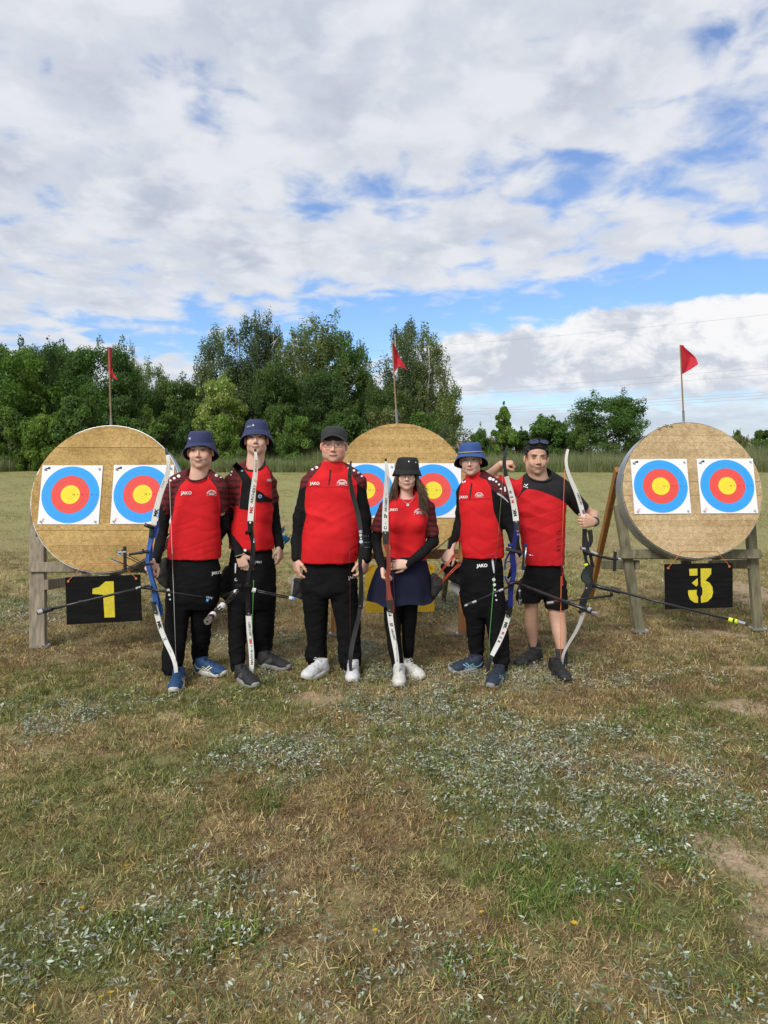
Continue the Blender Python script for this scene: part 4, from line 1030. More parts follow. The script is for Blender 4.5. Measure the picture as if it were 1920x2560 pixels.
            flip = ins if j != 1 else ~ins
            q[~flip] = q[~flip][:, ::-1]; Q.append(q)
        F = np.concatenate(Q); F = F[(F >= 0).all(1)]
        for _ in range(smooth): V = V * 0.45 + lap(V, F) * 0.55
        return V, F
def lap(V, F):
    a = np.concatenate([F[:, i] for i in range(4)] + [F[:, (i + 1) % 4] for i in range(4)]); b = np.concatenate([F[:, (i + 1) % 4] for i in range(4)] + [F[:, i] for i in range(4)])
    n = len(V); c = np.bincount(a, minlength=n); c[c == 0] = 1
    return np.stack([np.bincount(a, V[b, i], n) / c for i in range(3)], 1)
def normals(V, F):
    fn = np.cross(V[F[:, 2]] - V[F[:, 0]], V[F[:, 3]] - V[F[:, 1]]); n = len(V)
    N = np.stack([sum(np.bincount(F[:, j], fn[:, i], n) for j in range(4)) for i in range(3)], 1)
    return N / (np.linalg.norm(N, axis=1)[:, None] + 1e-12)
def fold(V, F, amp, sc, seed, weight=None, ridge=0.5):
    """cloth folds: anisotropic noise pushed along the normal"""
    N = normals(V, F); q = V
    if len(sc) > 3: a = sc[3]; q = q @ np.array(((math.cos(a), 0, math.sin(a)), (0, 1, 0), (-math.sin(a), 0, math.cos(a))))
    q = q * np.array(sc[:3])
    q = q + 0.35 * np.stack([fbm(V, 6, 2, seed + 5), fbm(V, 6, 2, seed + 6), fbm(V, 6, 2, seed + 7)], 1)
    n = fbm(q, 1.0, 2, seed); r = 1 - 2 * np.abs(vnoise(q * 1.3, 1.0, seed + 3) - 0.5) * 1.6
    d = (n - 0.5) * 2 * (1 - ridge) + (r - 0.4) * ridge if ridge <= 1 else np.clip(1 - 2.2 * np.abs(vnoise(q, 1.0, seed + 3) - 0.5), 0, 1) ** 5
    if weight is not None: d = d * weight
    V = V + N * (d * amp)[:, None]
    return V * .6 + lap(V, F) * .4
def smooth_seam(V, F, fl, it=8):
    """straighten the line where faces of different labels meet"""
    n = len(V); e = np.concatenate([np.stack([F[:, i], F[:, (i + 1) % 4]], 1) for i in range(4)]); l = np.tile(fl, 4); e.sort(axis=1)
    k = e[:, 0].astype(np.int64) * n + e[:, 1]; o = np.argsort(k, kind='stable'); k, l, e = k[o], l[o], e[o]
    d = (k[1:] == k[:-1]) & (l[1:] != l[:-1]); b = e[1:][d]
    if len(b) == 0: return V
    a = np.r_[b[:, 0], b[:, 1]]; c = np.r_[b[:, 1], b[:, 0]]; cnt = np.bincount(a, minlength=n); m = cnt == 2; V = V.copy()
    for _ in range(it):
        av = np.stack([np.bincount(a, V[c, i], n) for i in range(3)], 1)
        V[m] = V[m] * .4 + .6 * av[m] / 2
    return V
def decimate(o, ratio):
    md = o.modifiers.new('d', 'DECIMATE'); md.ratio = ratio
    dg = bpy.context.evaluated_depsgraph_get(); me = bpy.data.meshes.new_from_object(o.evaluated_get(dg)); o.modifiers.clear()
    old = o.data; o.data = me; bpy.data.meshes.remove(old); me.polygons.foreach_set('use_smooth', np.ones(len(me.polygons), bool)); return o
def bvh(V, F): return BVHTree.FromPolygons([tuple(v) for v in V], [tuple(int(i) for i in f) for f in F])
def project(V):
    d = V - np.array(CAMP); f = d @ np.array(FW); return 960 + F_PX * (d @ np.array(RX)) / f, 1280 - F_PX * (d @ np.array(UP)) / f
def cast(px, py, trees, off=0.003):
    d = ray(px, py).normalized(); best = None
    for t in trees:
        h = t.ray_cast(CAMP, d)
        if h[0] is not None and (best is None or h[3] < best): best = h[3]
    return None if best is None else np.array(CAMP + d * (best - off))
def decal(name, V2, F, trees, material, parent, off=0.003, center=None):
    """flat print laid on a surface: outline in photo pixels pressed onto the meshes in trees"""
    out = []; ok = None
    pts = [cast(x, y, trees, off) for x, y in V2]
    good = [p for p in pts if p is not None]
    if len(good) < .72 * len(pts): return None
    Ym = float(np.median([p[1] for p in good]))
    for (x, y), p in zip(V2, pts): out.append(p if p is not None and abs(p[1] - Ym) < 0.12 else npP(x, y, Ym))
    m = MB(); m.add(out, F)
    return m.build(name, material, parent)
def place2d(V, c, size, ang=0.0, sx=1.0):
    ca, sa = math.cos(ang), math.sin(ang)
    return [(c[0] + (v[0] * sx * ca + v[1] * sa) * size, c[1] + (v[0] * sx * sa - v[1] * ca) * size) for v in V]
def word(txt, c, size, trees, material, parent, ang=0.0, name='lettering', bold=0.0, shear=0.0, sx=1.0, off=0.003):
    V, F = text_mesh(txt, 1.0, bold, shear)
    return decal(name, place2d(V, c, size, ang, sx), F, trees, material, parent, off)
def dot(c, r, trees, material, parent, name='printed_dot', asp=1.0, off=0.003, n=12):
    return decal(name, [(c[0] + r * asp * math.cos(6.2832 * i / n), c[1] + r * math.sin(6.2832 * i / n)) for i in range(n)], [tuple(range(n))], trees, material, parent, off)
def poly(pts, trees, material, parent, name='stripe', off=0.003, sub=1):
    return decal(name, pts, [tuple(range(len(pts)))], trees, material, parent, off)
def strip(pts, w, trees, material, parent, name='stripe', off=0.003, n=10):
    """band along a polyline of photo pixels pressed on the cloth"""
    pts = np.array(pts, float); s = np.r_[0, np.cumsum(np.linalg.norm(np.diff(pts, axis=0), axis=1))]; q = np.linspace(0, s[-1], n)
    c = np.stack([np.interp(q, s, pts[:, i]) for i in (0, 1)], 1); t = np.gradient(c, axis=0); t /= np.linalg.norm(t, axis=1)[:, None]; nn = np.stack([-t[:, 1], t[:, 0]], 1)
    w = np.broadcast_to(np.interp(q / s[-1], np.linspace(0, 1, len(w)), w) if not np.isscalar(w) else w, n)[:, None] / 2
    V = np.concatenate([c - nn * w, c + nn * w]); return decal(name, [tuple(v) for v in V], [(i, i + 1, n + i + 1, n + i) for i in range(n - 1)], trees, material, parent, off)
# ------------------------------------------------------------------ people
SKIN = mat('skin', rough=0.5, var=0.05, scale=40, attr='Col', spec=0.35)
CLOTH = mat('jersey_cloth', rough=0.8, var=0.07, scale=14, attr='Col', bump=0.25, bscale=500, spec=0.25)
BLK = mat('black_trouser_cloth', (0.0065, 0.0065, 0.0075), 0.85, var=0.2, scale=10, bump=0.3, bscale=420, spec=0.12)
BLK2 = mat('black_sleeve_cloth', (0.0085, 0.0085, 0.0095), 0.8, var=0.2, scale=12, bump=0.3, bscale=420, spec=0.15)
EYE = mat('eyeball', rough=0.15, var=0, attr='Col')
WHITE = mat('white_print', (0.78, 0.78, 0.78), 0.6, var=0); RED = (0.60, 0.011, 0.016); MAROON = (0.145, 0.017, 0.020); BLACK = (0.012, 0.011, 0.012)
REDP = mat('red_print', (0.55, 0.02, 0.02), 0.6, var=0); PINKP = mat('pale_crest_print', (0.66, 0.42, 0.44), 0.7, var=0); BLUEP = mat('blue_print', (0.05, 0.12, 0.5), 0.6, var=0)
NAVY = mat('navy_hat_cotton', (0.026, 0.036, 0.105), 0.85, var=0.12, scale=20, bump=0.4, bscale=500); NAVYD = mat('navy_hat_lining', (0.010, 0.013, 0.032), 0.9, var=0.1)
BLUEHAT = mat('blue_hat_cotton', (0.030, 0.075, 0.235), 0.85, var=0.12, scale=20, bump=0.4, bscale=500)
CAPM = mat('charcoal_cap_cotton', (0.024, 0.025, 0.028), 0.85, var=0.15, scale=20, bump=0.4, bscale=500); BLKHAT = mat('black_hat_cotton', (0.010, 0.010, 0.0105), 0.85, var=0.2, scale=20, bump=0.4, bscale=500)
FRAME_D = mat('dark_spectacle_frame', (0.035, 0.025, 0.025), 0.35, var=0); FRAME_M = mat('thin_metal_frame', (0.32, 0.27, 0.20), 0.35, metal=0.7, var=0); LENS = mat('spectacle_lens', (0.25, 0.27, 0.27), 0.03, var=0, alpha=0.08)
def hair_mat(nm, col): return mat(nm, col, 0.5, var=0.55, scale=60, aniso=(1.6, 1.6, .25), bump=0.9, bscale=150, spec=0.4, bdist=.004)
LACE_W = mat('white_lace', (0.6, 0.6, 0.58), 0.8, var=.1)

class Person:
    def __init__(s, label, Y, base_px, h=0.004):
        s.Y = Y; s.u = mpp(Y); g = P(*base_px, Y); s.base = np.array((g.x, Y, 0.0))
        s.t = thing('person', label, 'person', tuple(s.base), 'archers standing in a row')
        s.bvh = {}
    def p(s, px, py, dy=0.0): return npP(px, py, s.Y + dy)
    def vol(s, x0, x1, y0, y1, d0=-0.5, d1=0.5, h=0.004):
        a = s.p(x0, y1); b = s.p(x1, y0)
        return Vol((a[0], s.Y + d0, min(a[2], b[2])), (b[0], s.Y + d1, b[2]), h)
    def sec(s, rows, grow=0.0):
        out = []
        for (py, xl, xr, hd, dy) in rows:
            a = s.p(xl, py, dy); b = s.p(xr, py, dy); out.append((a[2], (a[0] + b[0]) / 2, s.Y + dy, (b[0] - a[0]) / 2 + grow, hd + grow))
        return out
    def pts(s, rows): return [s.p(*r[:3]) for r in rows], [r[3] * s.u for r in rows]
    # ---------------------------------------------------------------- head
    def frame(s, yaw=0, pitch=0, roll=0):
        """columns: towards image right, forward (towards the camera), up; degrees; yaw>0 turns to image right, roll>0 tilts to image right"""
        y, p, r = map(math.radians, (yaw, pitch, roll))
        f = np.array((math.sin(y), -math.cos(y), 0)); x = np.array((math.cos(y), math.sin(y), 0)); z = np.array((0, 0, 1.0))
        f, z = f * math.cos(p) + z * math.sin(p), z * math.cos(p) - f * math.sin(p)
        x, z = x * math.cos(r) - z * math.sin(r), z * math.cos(r) + x * math.sin(r)
        return np.stack([x, f, z], 1)
    def head(s, v, eye_px, dy, yaw, pitch, roll, sc=1.0, wide=1.0, jaw=1.0, nose=1.0, smile=0.0, brow_dz=0.0):
        s.smile = smile; s.brow_dz = brow_dz
        R = s.frame(yaw, pitch, roll); s.R = R; s.hs = sc
        s.hc = s.p(eye_px[0], eye_px[1], dy) - R @ np.array((0, 0.078, 0)) * sc        # local origin: behind the eye line
        L = lambda x, f, z: s.hc + R @ np.array((x * wide, f, z)) * sc
        s.L = L; A = R.T
        v.ell(L(0, -0.012, 0.038), np.array((.074 * wide, .094, .088)) * sc, A, .01)
        v.ell(L(0, 0.018, -0.035), np.array((.0645 * wide * jaw, .068, .078)) * sc, A, .02)
        v.ell(L(0, 0.040, -0.075), np.array((.052 * wide * jaw, .043, .036)) * sc, A, .02)
        v.ell(L(0, 0.066, -0.101), np.array((.022 * jaw, .018, .015)) * sc, A, .018)
        for q in (-1, 1):
            v.ell(L(q * .037, .058, -.030), np.array((.026, .022, .026)) * sc, A, .018)
            v.ell(L(q * .050 * jaw, .012, -.066), np.array((.016, .026, .026)) * sc, A, .02)
            v.ell(L(q * .078, -.004, -.012), np.array((.009, .020, .031)) * sc, s.frame(yaw + q * 22, pitch, roll).T, .006)
            v.ell(L(q * .028, .078, .020), np.array((.022, .011, .007)) * sc, A, .012)
        for q in (-1, 1): v.ell(L(q * .0315, .098, -.001), np.array((.0165, .0145, .0105)) * sc, A, .009, 's')
        for q in (-1, 1): v.ell(L(q * .0315, .072, -.002), np.array((.0150, .0125, .0110)) * sc, A, .003)
        v.cone(L(0, .080, .006), L(0, .102 * (.5 + nose * .5), -.032), .0072 * sc, .0092 * sc, .010)
        v.ell(L(0, .101, -.036), np.array((.0096, .0095, .0088)) * sc, A, .006)
        for q in (-1, 1): v.ell(L(q * .0125, .090, -.040), np.array((.0075, .008, .0066)) * sc, A, .005)
        v.ell(L(0, .084, -.0655), np.array((.024, .0095, .0055)) * sc, A, .005)
        v.ell(L(0, .082, -.0745), np.array((.021, .0095, .0065)) * sc, A, .005)
        for q in (-1, 1):
            v.cone(L(0, .0950, -.0702), L(q * .028, .081, -.0702 + .007 * smile), .0022 * sc, .0018 * sc, .003, 's')
            if smile: v.ell(L(q * (.034 + .004 * smile), .070, -.050 + .004 * smile), np.array((.012, .010, .014)) * sc, A, .014)
        return L
    def neck(s, v, base_px, dy, r0, r1=None):
        a = s.hc + s.R @ np.array((0, -0.018, -0.055)) * s.hs; b = s.p(base_px[0], base_px[1], dy)
        v.cone(a, b, r0, r1 or r0 * 1.08, 0.025)
    def hand(s, v, wrist, d, back, thumb, curl=0.5, sc=1.0, spread=0.0, grip=0.0, thumbcurl=0.5):
        """wrist point, direction to the knuckles, outward normal of the back of the hand, direction of the thumb side"""
        d = np.array(d, float); d /= np.linalg.norm(d); nb = np.array(back, float); nb -= d * (nb @ d); nb /= np.linalg.norm(nb)
        th = np.cross(d, nb); th = th if th @ np.array(thumb, float) > 0 else -th
        w = np.array(wrist, float); q = sc
        K = [w + d * (.088 - abs(i - 1.2) * .004) * q + th * (.030 - .0195 * i) * q for i in range(4)]
        for i in range(4): v.cone(w + d * .012 * q + th * (.017 - .011 * i) * q, K[i], .0155 * q, .0115 * q, .010, sq=None)
        v.ell(w + d * .045 * q - nb * .004 * q, np.array((.043, .038, .0165)) * q, np.stack([d, th, nb]), .012)
        Ls = (.072, .081, .075, .058)
        for i in range(4):
            c = curl * (0.85 + 0.1 * i); a1 = c * 1.05 + grip; a2 = a1 + c * 1.35 + grip * .8; a3 = a2 + c * 0.9
            fd = d + th * (1.5 - i) * (0.05 + spread); fd /= np.linalg.norm(fd)
            D = lambda a: fd * math.cos(a) - nb * math.sin(a)
            p0 = K[i]; p1 = p0 + D(a1) * Ls[i] * .46 * q; p2 = p1 + D(a2) * Ls[i] * .30 * q; p3 = p2 + D(a3) * Ls[i] * .22 * q
            r = (.0092, .0094, .0090, .0078)[i] * q
            v.cone(p0, p1, r * 1.08, r, .004); v.cone(p1, p2, r, r * .92, .003); v.cone(p2, p3, r * .92, r * .8, .003)
        t0 = w + d * .022 * q + th * .020 * q - nb * .006 * q; td = d * .62 + th * .70 - nb * .35; td /= np.linalg.norm(td)
        t1 = t0 + td * .040 * q; td2 = d * .85 + th * (.45 - thumbcurl * .7) - nb * (.2 + thumbcurl * .5); td2 /= np.linalg.norm(td2)
        t2 = t1 + td2 * .034 * q; t3 = t2 + (td2 * .85 - th * .2 * thumbcurl) * .026 * q
        v.cone(t0, t1, .0155 * q, .0115 * q, .010); v.cone(t1, t2, .0112 * q, .0100 * q, .004); v.cone(t2, t3, .0100 * q, .0080 * q, .004)
    def skin_colors(s, V, tone, brow, lip=(0.40, 0.155, 0.135), stub=0.0, blush=0.5):
        L = (V - s.hc) @ s.R / s.hs; x, f, z = np.abs(L[:, 0]), L[:, 1], L[:, 2]; zm = z - s.smile * .007 * np.clip(x / .028, 0, 1.2) ** 2; c = np.ones((len(V), 3)) * np.array(tone)
        face = (np.linalg.norm(L, axis=1) < .2)
        def mixc(c, w, t): w = (w * face)[:, None]; return c * (1 - w) + np.array(t) * w
        g = lambda cx, cz, sx, sz: np.exp(-((x - cx) / sx) ** 2 - ((z - cz) / sz) ** 2)
        fr = f > .03
        c = mixc(c, (g(.042, -.03, .018, .018) * .55 + g(0, -.036, .016, .010) * .5 + g(.08, -.01, .012, .03) * .4) * blush, np.array(tone) * (1.06, .70, .62))
        if stub: c = mixc(c, np.clip((-z - .040) / .025, 0, 1) * fr * stub * np.clip(1 - g(0, -.070, .024, .008) * 1.2, 0, 1) + g(0, -.053, .022, .006) * stub * .9, np.array(tone) * .42)
        c = mixc(c, np.clip(np.exp(-(x / .027) ** 6) * (np.exp(-((zm + .0655) / .0045) ** 2) + np.exp(-((zm + .0748) / .0052) ** 2)), 0, 1) * (f > .055) * .85, lip)
        c = mixc(c, np.exp(-(x / .033) ** 6) * np.exp(-((zm + .0700) / .0030) ** 2) * (f > .05) * .95, (0.06, 0.016, 0.014))
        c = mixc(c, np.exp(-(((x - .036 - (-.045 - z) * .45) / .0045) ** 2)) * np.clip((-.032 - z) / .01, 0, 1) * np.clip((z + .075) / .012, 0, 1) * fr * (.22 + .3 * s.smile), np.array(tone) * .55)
        c = mixc(c, np.clip(np.exp(-((z - s.brow_dz - .0235 - .004 * np.sin((x - .01) * 70)) / .0056) ** 4) * np.clip((x - .010) / .004, 0, 1) * np.clip((.052 - x) / .006, 0, 1), 0, 1) * (f > .035) * .88, brow)
        c = mixc(c, np.exp(-((x - .0315) / .0155) ** 4 - ((z - .0066) / .0042) ** 2) * fr * .95, np.array(brow) * .5 + np.array(tone) * .08)
        c = mixc(c, np.exp(-((x - .0315) / .015) ** 4 - ((z + .0085) / .003) ** 2) * fr * .30, np.array(tone) * .5)
        c = mixc(c, np.exp(-((x - .0315) / .017) ** 4 - ((z - .012) / .006) ** 2) * fr * .35, np.array(tone) * (.62, .50, .46))  # upper lids: slightly darker, redder skin plus some painted shade under the brows
        c = mixc(c, g(.0075, -.0445, .004, .0028) * (f > .08) * .85, (0.08, 0.025, 0.02))
        return c
    def eyes(s, iris=(0.10, 0.16, 0.20), open_=1.0):
        t = s.bvh['body']
        for q in (-1, 1):
            a = s.L(q * .0315, .2, -.0005); d = -(s.R @ np.array((0, 1, 0)))
            h = t.ray_cast(Vector(a), Vector(d)); c = np.array(h[0]) + d * .0042 * s.hs if h[0] is not None else s.L(q * .0315, .078, 0)
            m = MB(); m.sphere((0, 0, 0), 1, 18, 14); V = np.array(m.V); V = V[:, [0, 2, 1]]                 # pole forward
            ang = np.hypot(V[:, 0] * 1.0, V[:, 2] * .62); fwd = V[:, 1] > 0
            col = np.where((ang < .34)[:, None], (0.005, 0.005, 0.005), np.where((ang < .68)[:, None], iris, (0.24, 0.20, 0.185)))
            W = np.array([c + s.R @ (np.array((v[0] * .0135, v[1] * .0062, v[2] * .0058 * open_)) * s.hs) for v in V])
            mesh_obj('eye', W, [tuple(f) for f in m.F], EYE, s.t, True, colors=col)
    def add(s, name, V, F, material, parent=None, colors=None, ratio=None, store=None, mask=None):
        o = mesh_obj(name, V, F, material, parent or s.t, True, colors)
        if store: s.bvh[store] = bvh(V, F)
        if ratio: decimate(o, ratio)
        return o
    def split(s, V, F, mask):
        m = mask[F].sum(1) >= 3; out = []
        for q in (m, ~m):
            f = F[q]; u, inv = np.unique(f, return_inverse=True); out.append((V[u], inv.reshape(f.shape), u))
        return out
    # ---------------------------------------------------------------- headgear and glasses (local head frame)
    def bucket(s, material, lining, crown=(.128, .092), seam=.052, brim=.148, drop=-.035, lift=.030, dz=0.0, tilt=0.0, name='bucket_hat', sx=1.0, wob=0.004):
        n = 56; ct, cr = crown
        prof = [(.0, ct), (.045, ct - .001), (cr * .74, ct - .005), (cr * .84, ct - .014), (cr * .92, ct - .034), (cr, seam + .008), (cr + .001, seam + .001), (cr + .001, seam - .001), None, None, None, None]
        V = []
        for k, pr in enumerate(prof):
            for i in range(n):
                a = 2 * math.pi * i / n; ca, sa = math.cos(a), math.sin(a)
                edge = drop + (lift - drop) * (.5 + .5 * sa) ** 1.35 + wob * math.sin(4 * a + brim * 90)
                if pr is None:
                    w = (k - 7) / 4.0; rr = (cr + .001) + (brim - cr) * (w ** .8); zz = (seam - .001) + (edge - seam) * (w ** 1.12)
                else: rr, zz = pr; zz = zz + (.003 * math.sin(3 * a + 1) if k in (2, 3, 4) else 0); rr = rr * (1 + (.012 * math.sin(5 * a + 2) if k in (3, 4) else 0))
                V.append((rr * ca * sx, rr * sa * 1.12 - .008, zz + dz + tilt * rr * sa))
        F = [(k * n + i, k * n + (i + 1) % n, (k + 1) * n + (i + 1) % n, (k + 1) * n + i) for k in range(len(prof) - 1) for i in range(n)]
        W = [s.hc + s.R @ (np.array(v) * s.hs) for v in V]
        t = mesh_obj(name, W, F, material, s.t, True); s.bvh['hat'] = BVHTree.FromPolygons([tuple(w) for w in W], F)
        In = [s.hc + s.R @ ((np.array(v) * (.985, .985, 1) - np.array((0, 0, .0035))) * s.hs) for v in V]
        mesh_obj('lining', In, [f[::-1] for f in F], lining, t, True)
        e = MB(); e.tube([W[11 * n + i % n] for i in range(n + 1)], .0016, 5, False)
        e.build('hem', material, t, True)
        return t
    def glasses(s, kind, material, dz=0.0, name='glasses'):
        t = None; m = MB(); ln = MB()
        for q in (-1, 1):
            if kind == 'round': o = [(q * .0325 + .0235 * math.cos(a), -.006 + .0225 * math.sin(a)) for a in np.linspace(0, 6.2832, 25)]
            else: o = [(q * .0325 + .0250 * np.sign(math.cos(a)) * abs(math.cos(a)) ** .55, -.002 + .0165 * np.sign(math.sin(a)) * abs(math.sin(a)) ** .6) for a in np.linspace(0, 6.2832, 29)]
            f = lambda x: .104 - .55 * x * x * 6
            pts = [s.L(x, f(x), z + dz) for x, z in o]
            m.tube(pts, .0018 if kind != 'round' else .0013, 6, False)
            ln.add([s.L(x, f(x) - .0005, z + dz) for x, z in o[:-1]], [tuple(range(len(o) - 1))])
            m.tube([s.L(q * .057, f(.057), .006 + dz), s.L(q * .073, .055, .006 + dz), s.L(q * .079, -.005, .004 + dz)], .0016, 5)
        m.tube([s.L(-.010, .104, .003 + dz), s.L(0, .107, .006 + dz), s.L(.010, .104, .003 + dz)], .0016, 5)
        o = m.build(name, material, s.t, True); ln.build('lens', LENS, o)
        return o
    # ---------------------------------------------------------------- shoe
    def shoe(s, toe, heading, ln=0.29, upper=None, sole=None, lace=LACE_W, wid=0.098, style='trainer', z0=-0.006, marks=()):
        """toe: ground point under the toe tip; heading: direction of the toe on the ground"""
        d = np.array((heading[0], heading[1], 0.0)); d /= np.linalg.norm(d); sd = np.array((-d[1], d[0], 0)); up = np.array((0, 0, 1.0))
        o = np.array((toe[0], toe[1], z0)) - d * ln; Q = lambda x, y, z: o + d * x + sd * y + up * z
        lo = np.minimum(o, o + d * ln) - .12; hi = np.maximum(o, o + d * ln) + .12; lo[2] = -.03; hi[2] = .17
        A = np.stack([d, sd, up])
        v = Vol(lo, hi, .004)
        v.ell(Q(.052, 0, .045), (.050, wid * .39, .050), A, .02)
        v.cone(Q(.05, 0, .050), Q(.21, 0, .040), wid * .36, wid * .42, .02)
        v.ell(Q(ln - .068, 0, .036), (.068, wid * .47, .031), A, .02)
        v.cone(Q(.07, 0, .085), Q(.055, 0, .105), .040, .040, .025)
        v.cone(Q(.10, 0, .082), Q(.17, 0, .055), .034, .036, .025)
        v.half(Q(.055, 0, .118), -d * .18 + up, 0)
        v.half(Q(0, 0, .012), -up, 0)
        V, F = v.mesh(2); V = fold(V, F, .0035, (30, 30, 30), 5)
        sh = mesh_obj('shoe', V, F, upper, s.t, True); tree = bvh(V, F)
        # sole: outline prism with rocker
        n = 36; out = []
        for i in range(n):
            a = 2 * math.pi * i / n; x = ln / 2 + (ln / 2 + .004) * math.cos(a); ww = wid * (.52 if x > ln * .55 else .52 - .11 * min(1, (ln * .55 - x) / (ln * .35))); y = ww * np.sign(math.sin(a)) * abs(math.sin(a)) ** .75
            out.append((x, y))
        Vs = []
        for (zf, g) in ((0.0, -.004), (.006, 0), (.026, .001), (.034, -.003)):
            for (x, y) in out:
                rock = .018 * max(0, (x - ln * .75) / (ln * .25)) ** 2 + .008 * max(0, (.05 - x) / .05)
                k = 1 + g / .05; Vs.append(Q(ln / 2 + (x - ln / 2) * (1 + g / (ln / 2)), y * k, zf + rock + (.006 if x < ln * .35 and zf > .02 else 0)))
        Fs = [(k * n + i, k * n + (i + 1) % n, (k + 1) * n + (i + 1) % n, (k + 1) * n + i) for k in range(3) for i in range(n)] + [tuple(range(n - 1, -1, -1)), tuple(3 * n + i for i in range(n))]
        mesh_obj('sole', Vs, Fs, sole, sh, True)
        m = MB()
        for k in range(5):
            x = .105 + .019 * k; pts = []
            for y in np.linspace(-.026, .026, 7):
                h = tree.ray_cast(Vector(Q(x + (y if k % 2 else -y) * .35, y, .3)), Vector((0, 0, -1)))
                if h[0] is not None: pts.append(np.array(h[0]) + up * .002)
            if len(pts) > 2: m.tube(pts, .0032, 5)
        for sgn in (-1, 1):
            h = tree.ray_cast(Vector(Q(.098, 0, .3)), Vector((0, 0, -1)))
            if h[0] is not None:
                c = np.array(h[0]); m.tube([c, c + sd * sgn * .03 + up * .008 + d * .008, c + sd * sgn * .035 - up * .006 + d * .02, c + d * .01], .0025, 5)
        m.build('lace', lace, sh, True)
        for (mt, w, lines) in marks:                       # side stripes, pressed on both flanks: (x, z) along and above the sole
            m = MB()
            for sgn in (-1, 1):
                for (p0, p1) in lines:
                    a, b = np.array(p0, float), np.array(p1, float); t = (b - a) / np.linalg.norm(b - a); nn = np.array((-t[1], t[0])) * w / 2; row = []
                    for u in np.linspace(0, 1, 6):
                        pr = []
                        for q in (-1, 1):
                            c = a + (b - a) * u + nn * q; h = tree.ray_cast(Vector(Q(c[0], sgn * .2, c[1])), Vector(-sd * sgn))
                            if h[0] is not None: pr.append(np.array(h[0]) + sd * sgn * .0022)
                        if len(pr) == 2: row.append(pr)
                    if len(row) > 1: m.add([v for pr in row for v in pr], [(2 * i, 2 * i + 1, 2 * i + 3, 2 * i + 2) for i in range(len(row) - 1)])
            if m.F: tag(m.build('side_stripe', mt, sh), kind='stuff')
        return sh, tree, Q
SOLE_W = mat('off_white_sole', (0.55, 0.54, 0.50), 0.7, var=.15, scale=30); SOLE_G = mat('grey_sole', (0.25, 0.25, 0.25), 0.7, var=.2, scale=30); SOLE_K = mat('black_sole', (0.018, 0.018, 0.018), 0.7, var=.2)
UP_BLUE = mat('blue_trainer_mesh', (0.011, 0.050, 0.135), 0.7, var=.2, scale=60, bump=.3, bscale=500); UP_DGREY = mat('dark_grey_trainer_mesh', (0.017, 0.016, 0.017), 0.75, var=.2, scale=60, bump=.3, bscale=500)
UP_WHITE = mat('white_trainer_leather', (0.58, 0.58, 0.60), 0.55, var=.08, scale=40); UP_CREAM = mat('cream_trainer_leather', (0.56, 0.55, 0.50), 0.6, var=.08, scale=40)
UP_NAVY = mat('navy_trainer_mesh', (0.013, 0.024, 0.046), 0.7, var=.2, scale=60, bump=.3, bscale=500); UP_BLACK = mat('black_trainer_mesh', (0.012, 0.012, 0.013), 0.6, var=.3, scale=60, bump=.3, bscale=400)
LBLUE = mat('pale_blue_print', (0.24, 0.46, 0.60), 0.6, var=0); PALEY = mat('pale_yellow_print', (0.70, 0.72, 0.50), 0.6, var=0); LACE_K = mat('dark_lace', (0.02, 0.022, 0.03), 0.8, var=.1); GREYP = mat('grey_print', (0.30, 0.30, 0.30), 0.6, var=0)
CROSS = [((.115, .038), (.165, .080)), ((.135, .036), (.185, .072)), ((.105, .070), (.180, .040)), ((.098, .058), (.150, .036)), ((.01, .085), (.06, .050)), ((.06, .050), (.11, .045))]
PANEL = [((.10, .040), (.155, .078))]
def gpt(px, py): g = ground(px, py); return np.array((g.x, g.y, 0.0))
def head_dir(a, b): return (gpt(*b) - gpt(*a))[:2]

def stripes(V, c0, c1, step=0.007, seed=0):
    q = V[:, 2] / step + (fbm(V, 9, 2, seed) - .5) * 1.0; w = (np.sin(q * 2 * math.pi) > 0.35).astype(float)[:, None]
    return np.array(c0) * (1 - w) + np.array(c1) * w
def xline(py, line):
    ln = np.array(sorted(line, key=lambda q: q[1]), float); return np.interp(py, ln[:, 1], ln[:, 0])
def crest(s, c, w, trees, parent):
    """arched club badge: pale arch with a pale block and red bars below"""
    r1, r0 = w / 2, w / 2 * .72; n = 14; V = []
    for i in range(n):
        a = math.pi * (0.04 + .92 * i / (n - 1)); V += [(c[0] + r0 * math.cos(a), c[1] - r0 * math.sin(a) * .95), (c[0] + r1 * math.cos(a), c[1] - r1 * math.sin(a) * .95)]
    decal('crest', V, [(2 * i, 2 * i + 1, 2 * i + 3, 2 * i + 2) for i in range(n - 1)], trees, PINKP, parent)
    b = w * .27
    decal('crest', [(c[0] - b, c[1] - w * .20), (c[0] + b, c[1] - w * .20), (c[0] + b, c[1] + w * .04), (c[0] - b, c[1] + w * .04)], [(0, 1, 2, 3)], trees, WHITE, parent)
    for k in range(3): decal('crest_bar', [(c[0] - b, c[1] - w * (.155 - .07 * k)), (c[0] + b, c[1] - w * (.155 - .07 * k)), (c[0] + b, c[1] - w * (.135 - .07 * k)), (c[0] - b, c[1] - w * (.135 - .07 * k))], [(0, 1, 2, 3)], trees, REDP, parent, off=.0045)
    decal('crest_line', [(c[0] - w * .5, c[1] + w * .06), (c[0] + w * .5, c[1] + w * .06), (c[0] + w * .5, c[1] + w * .10), (c[0] - w * .5, c[1] + w * .10)], [(0, 1, 2, 3)], trees, PINKP, parent)
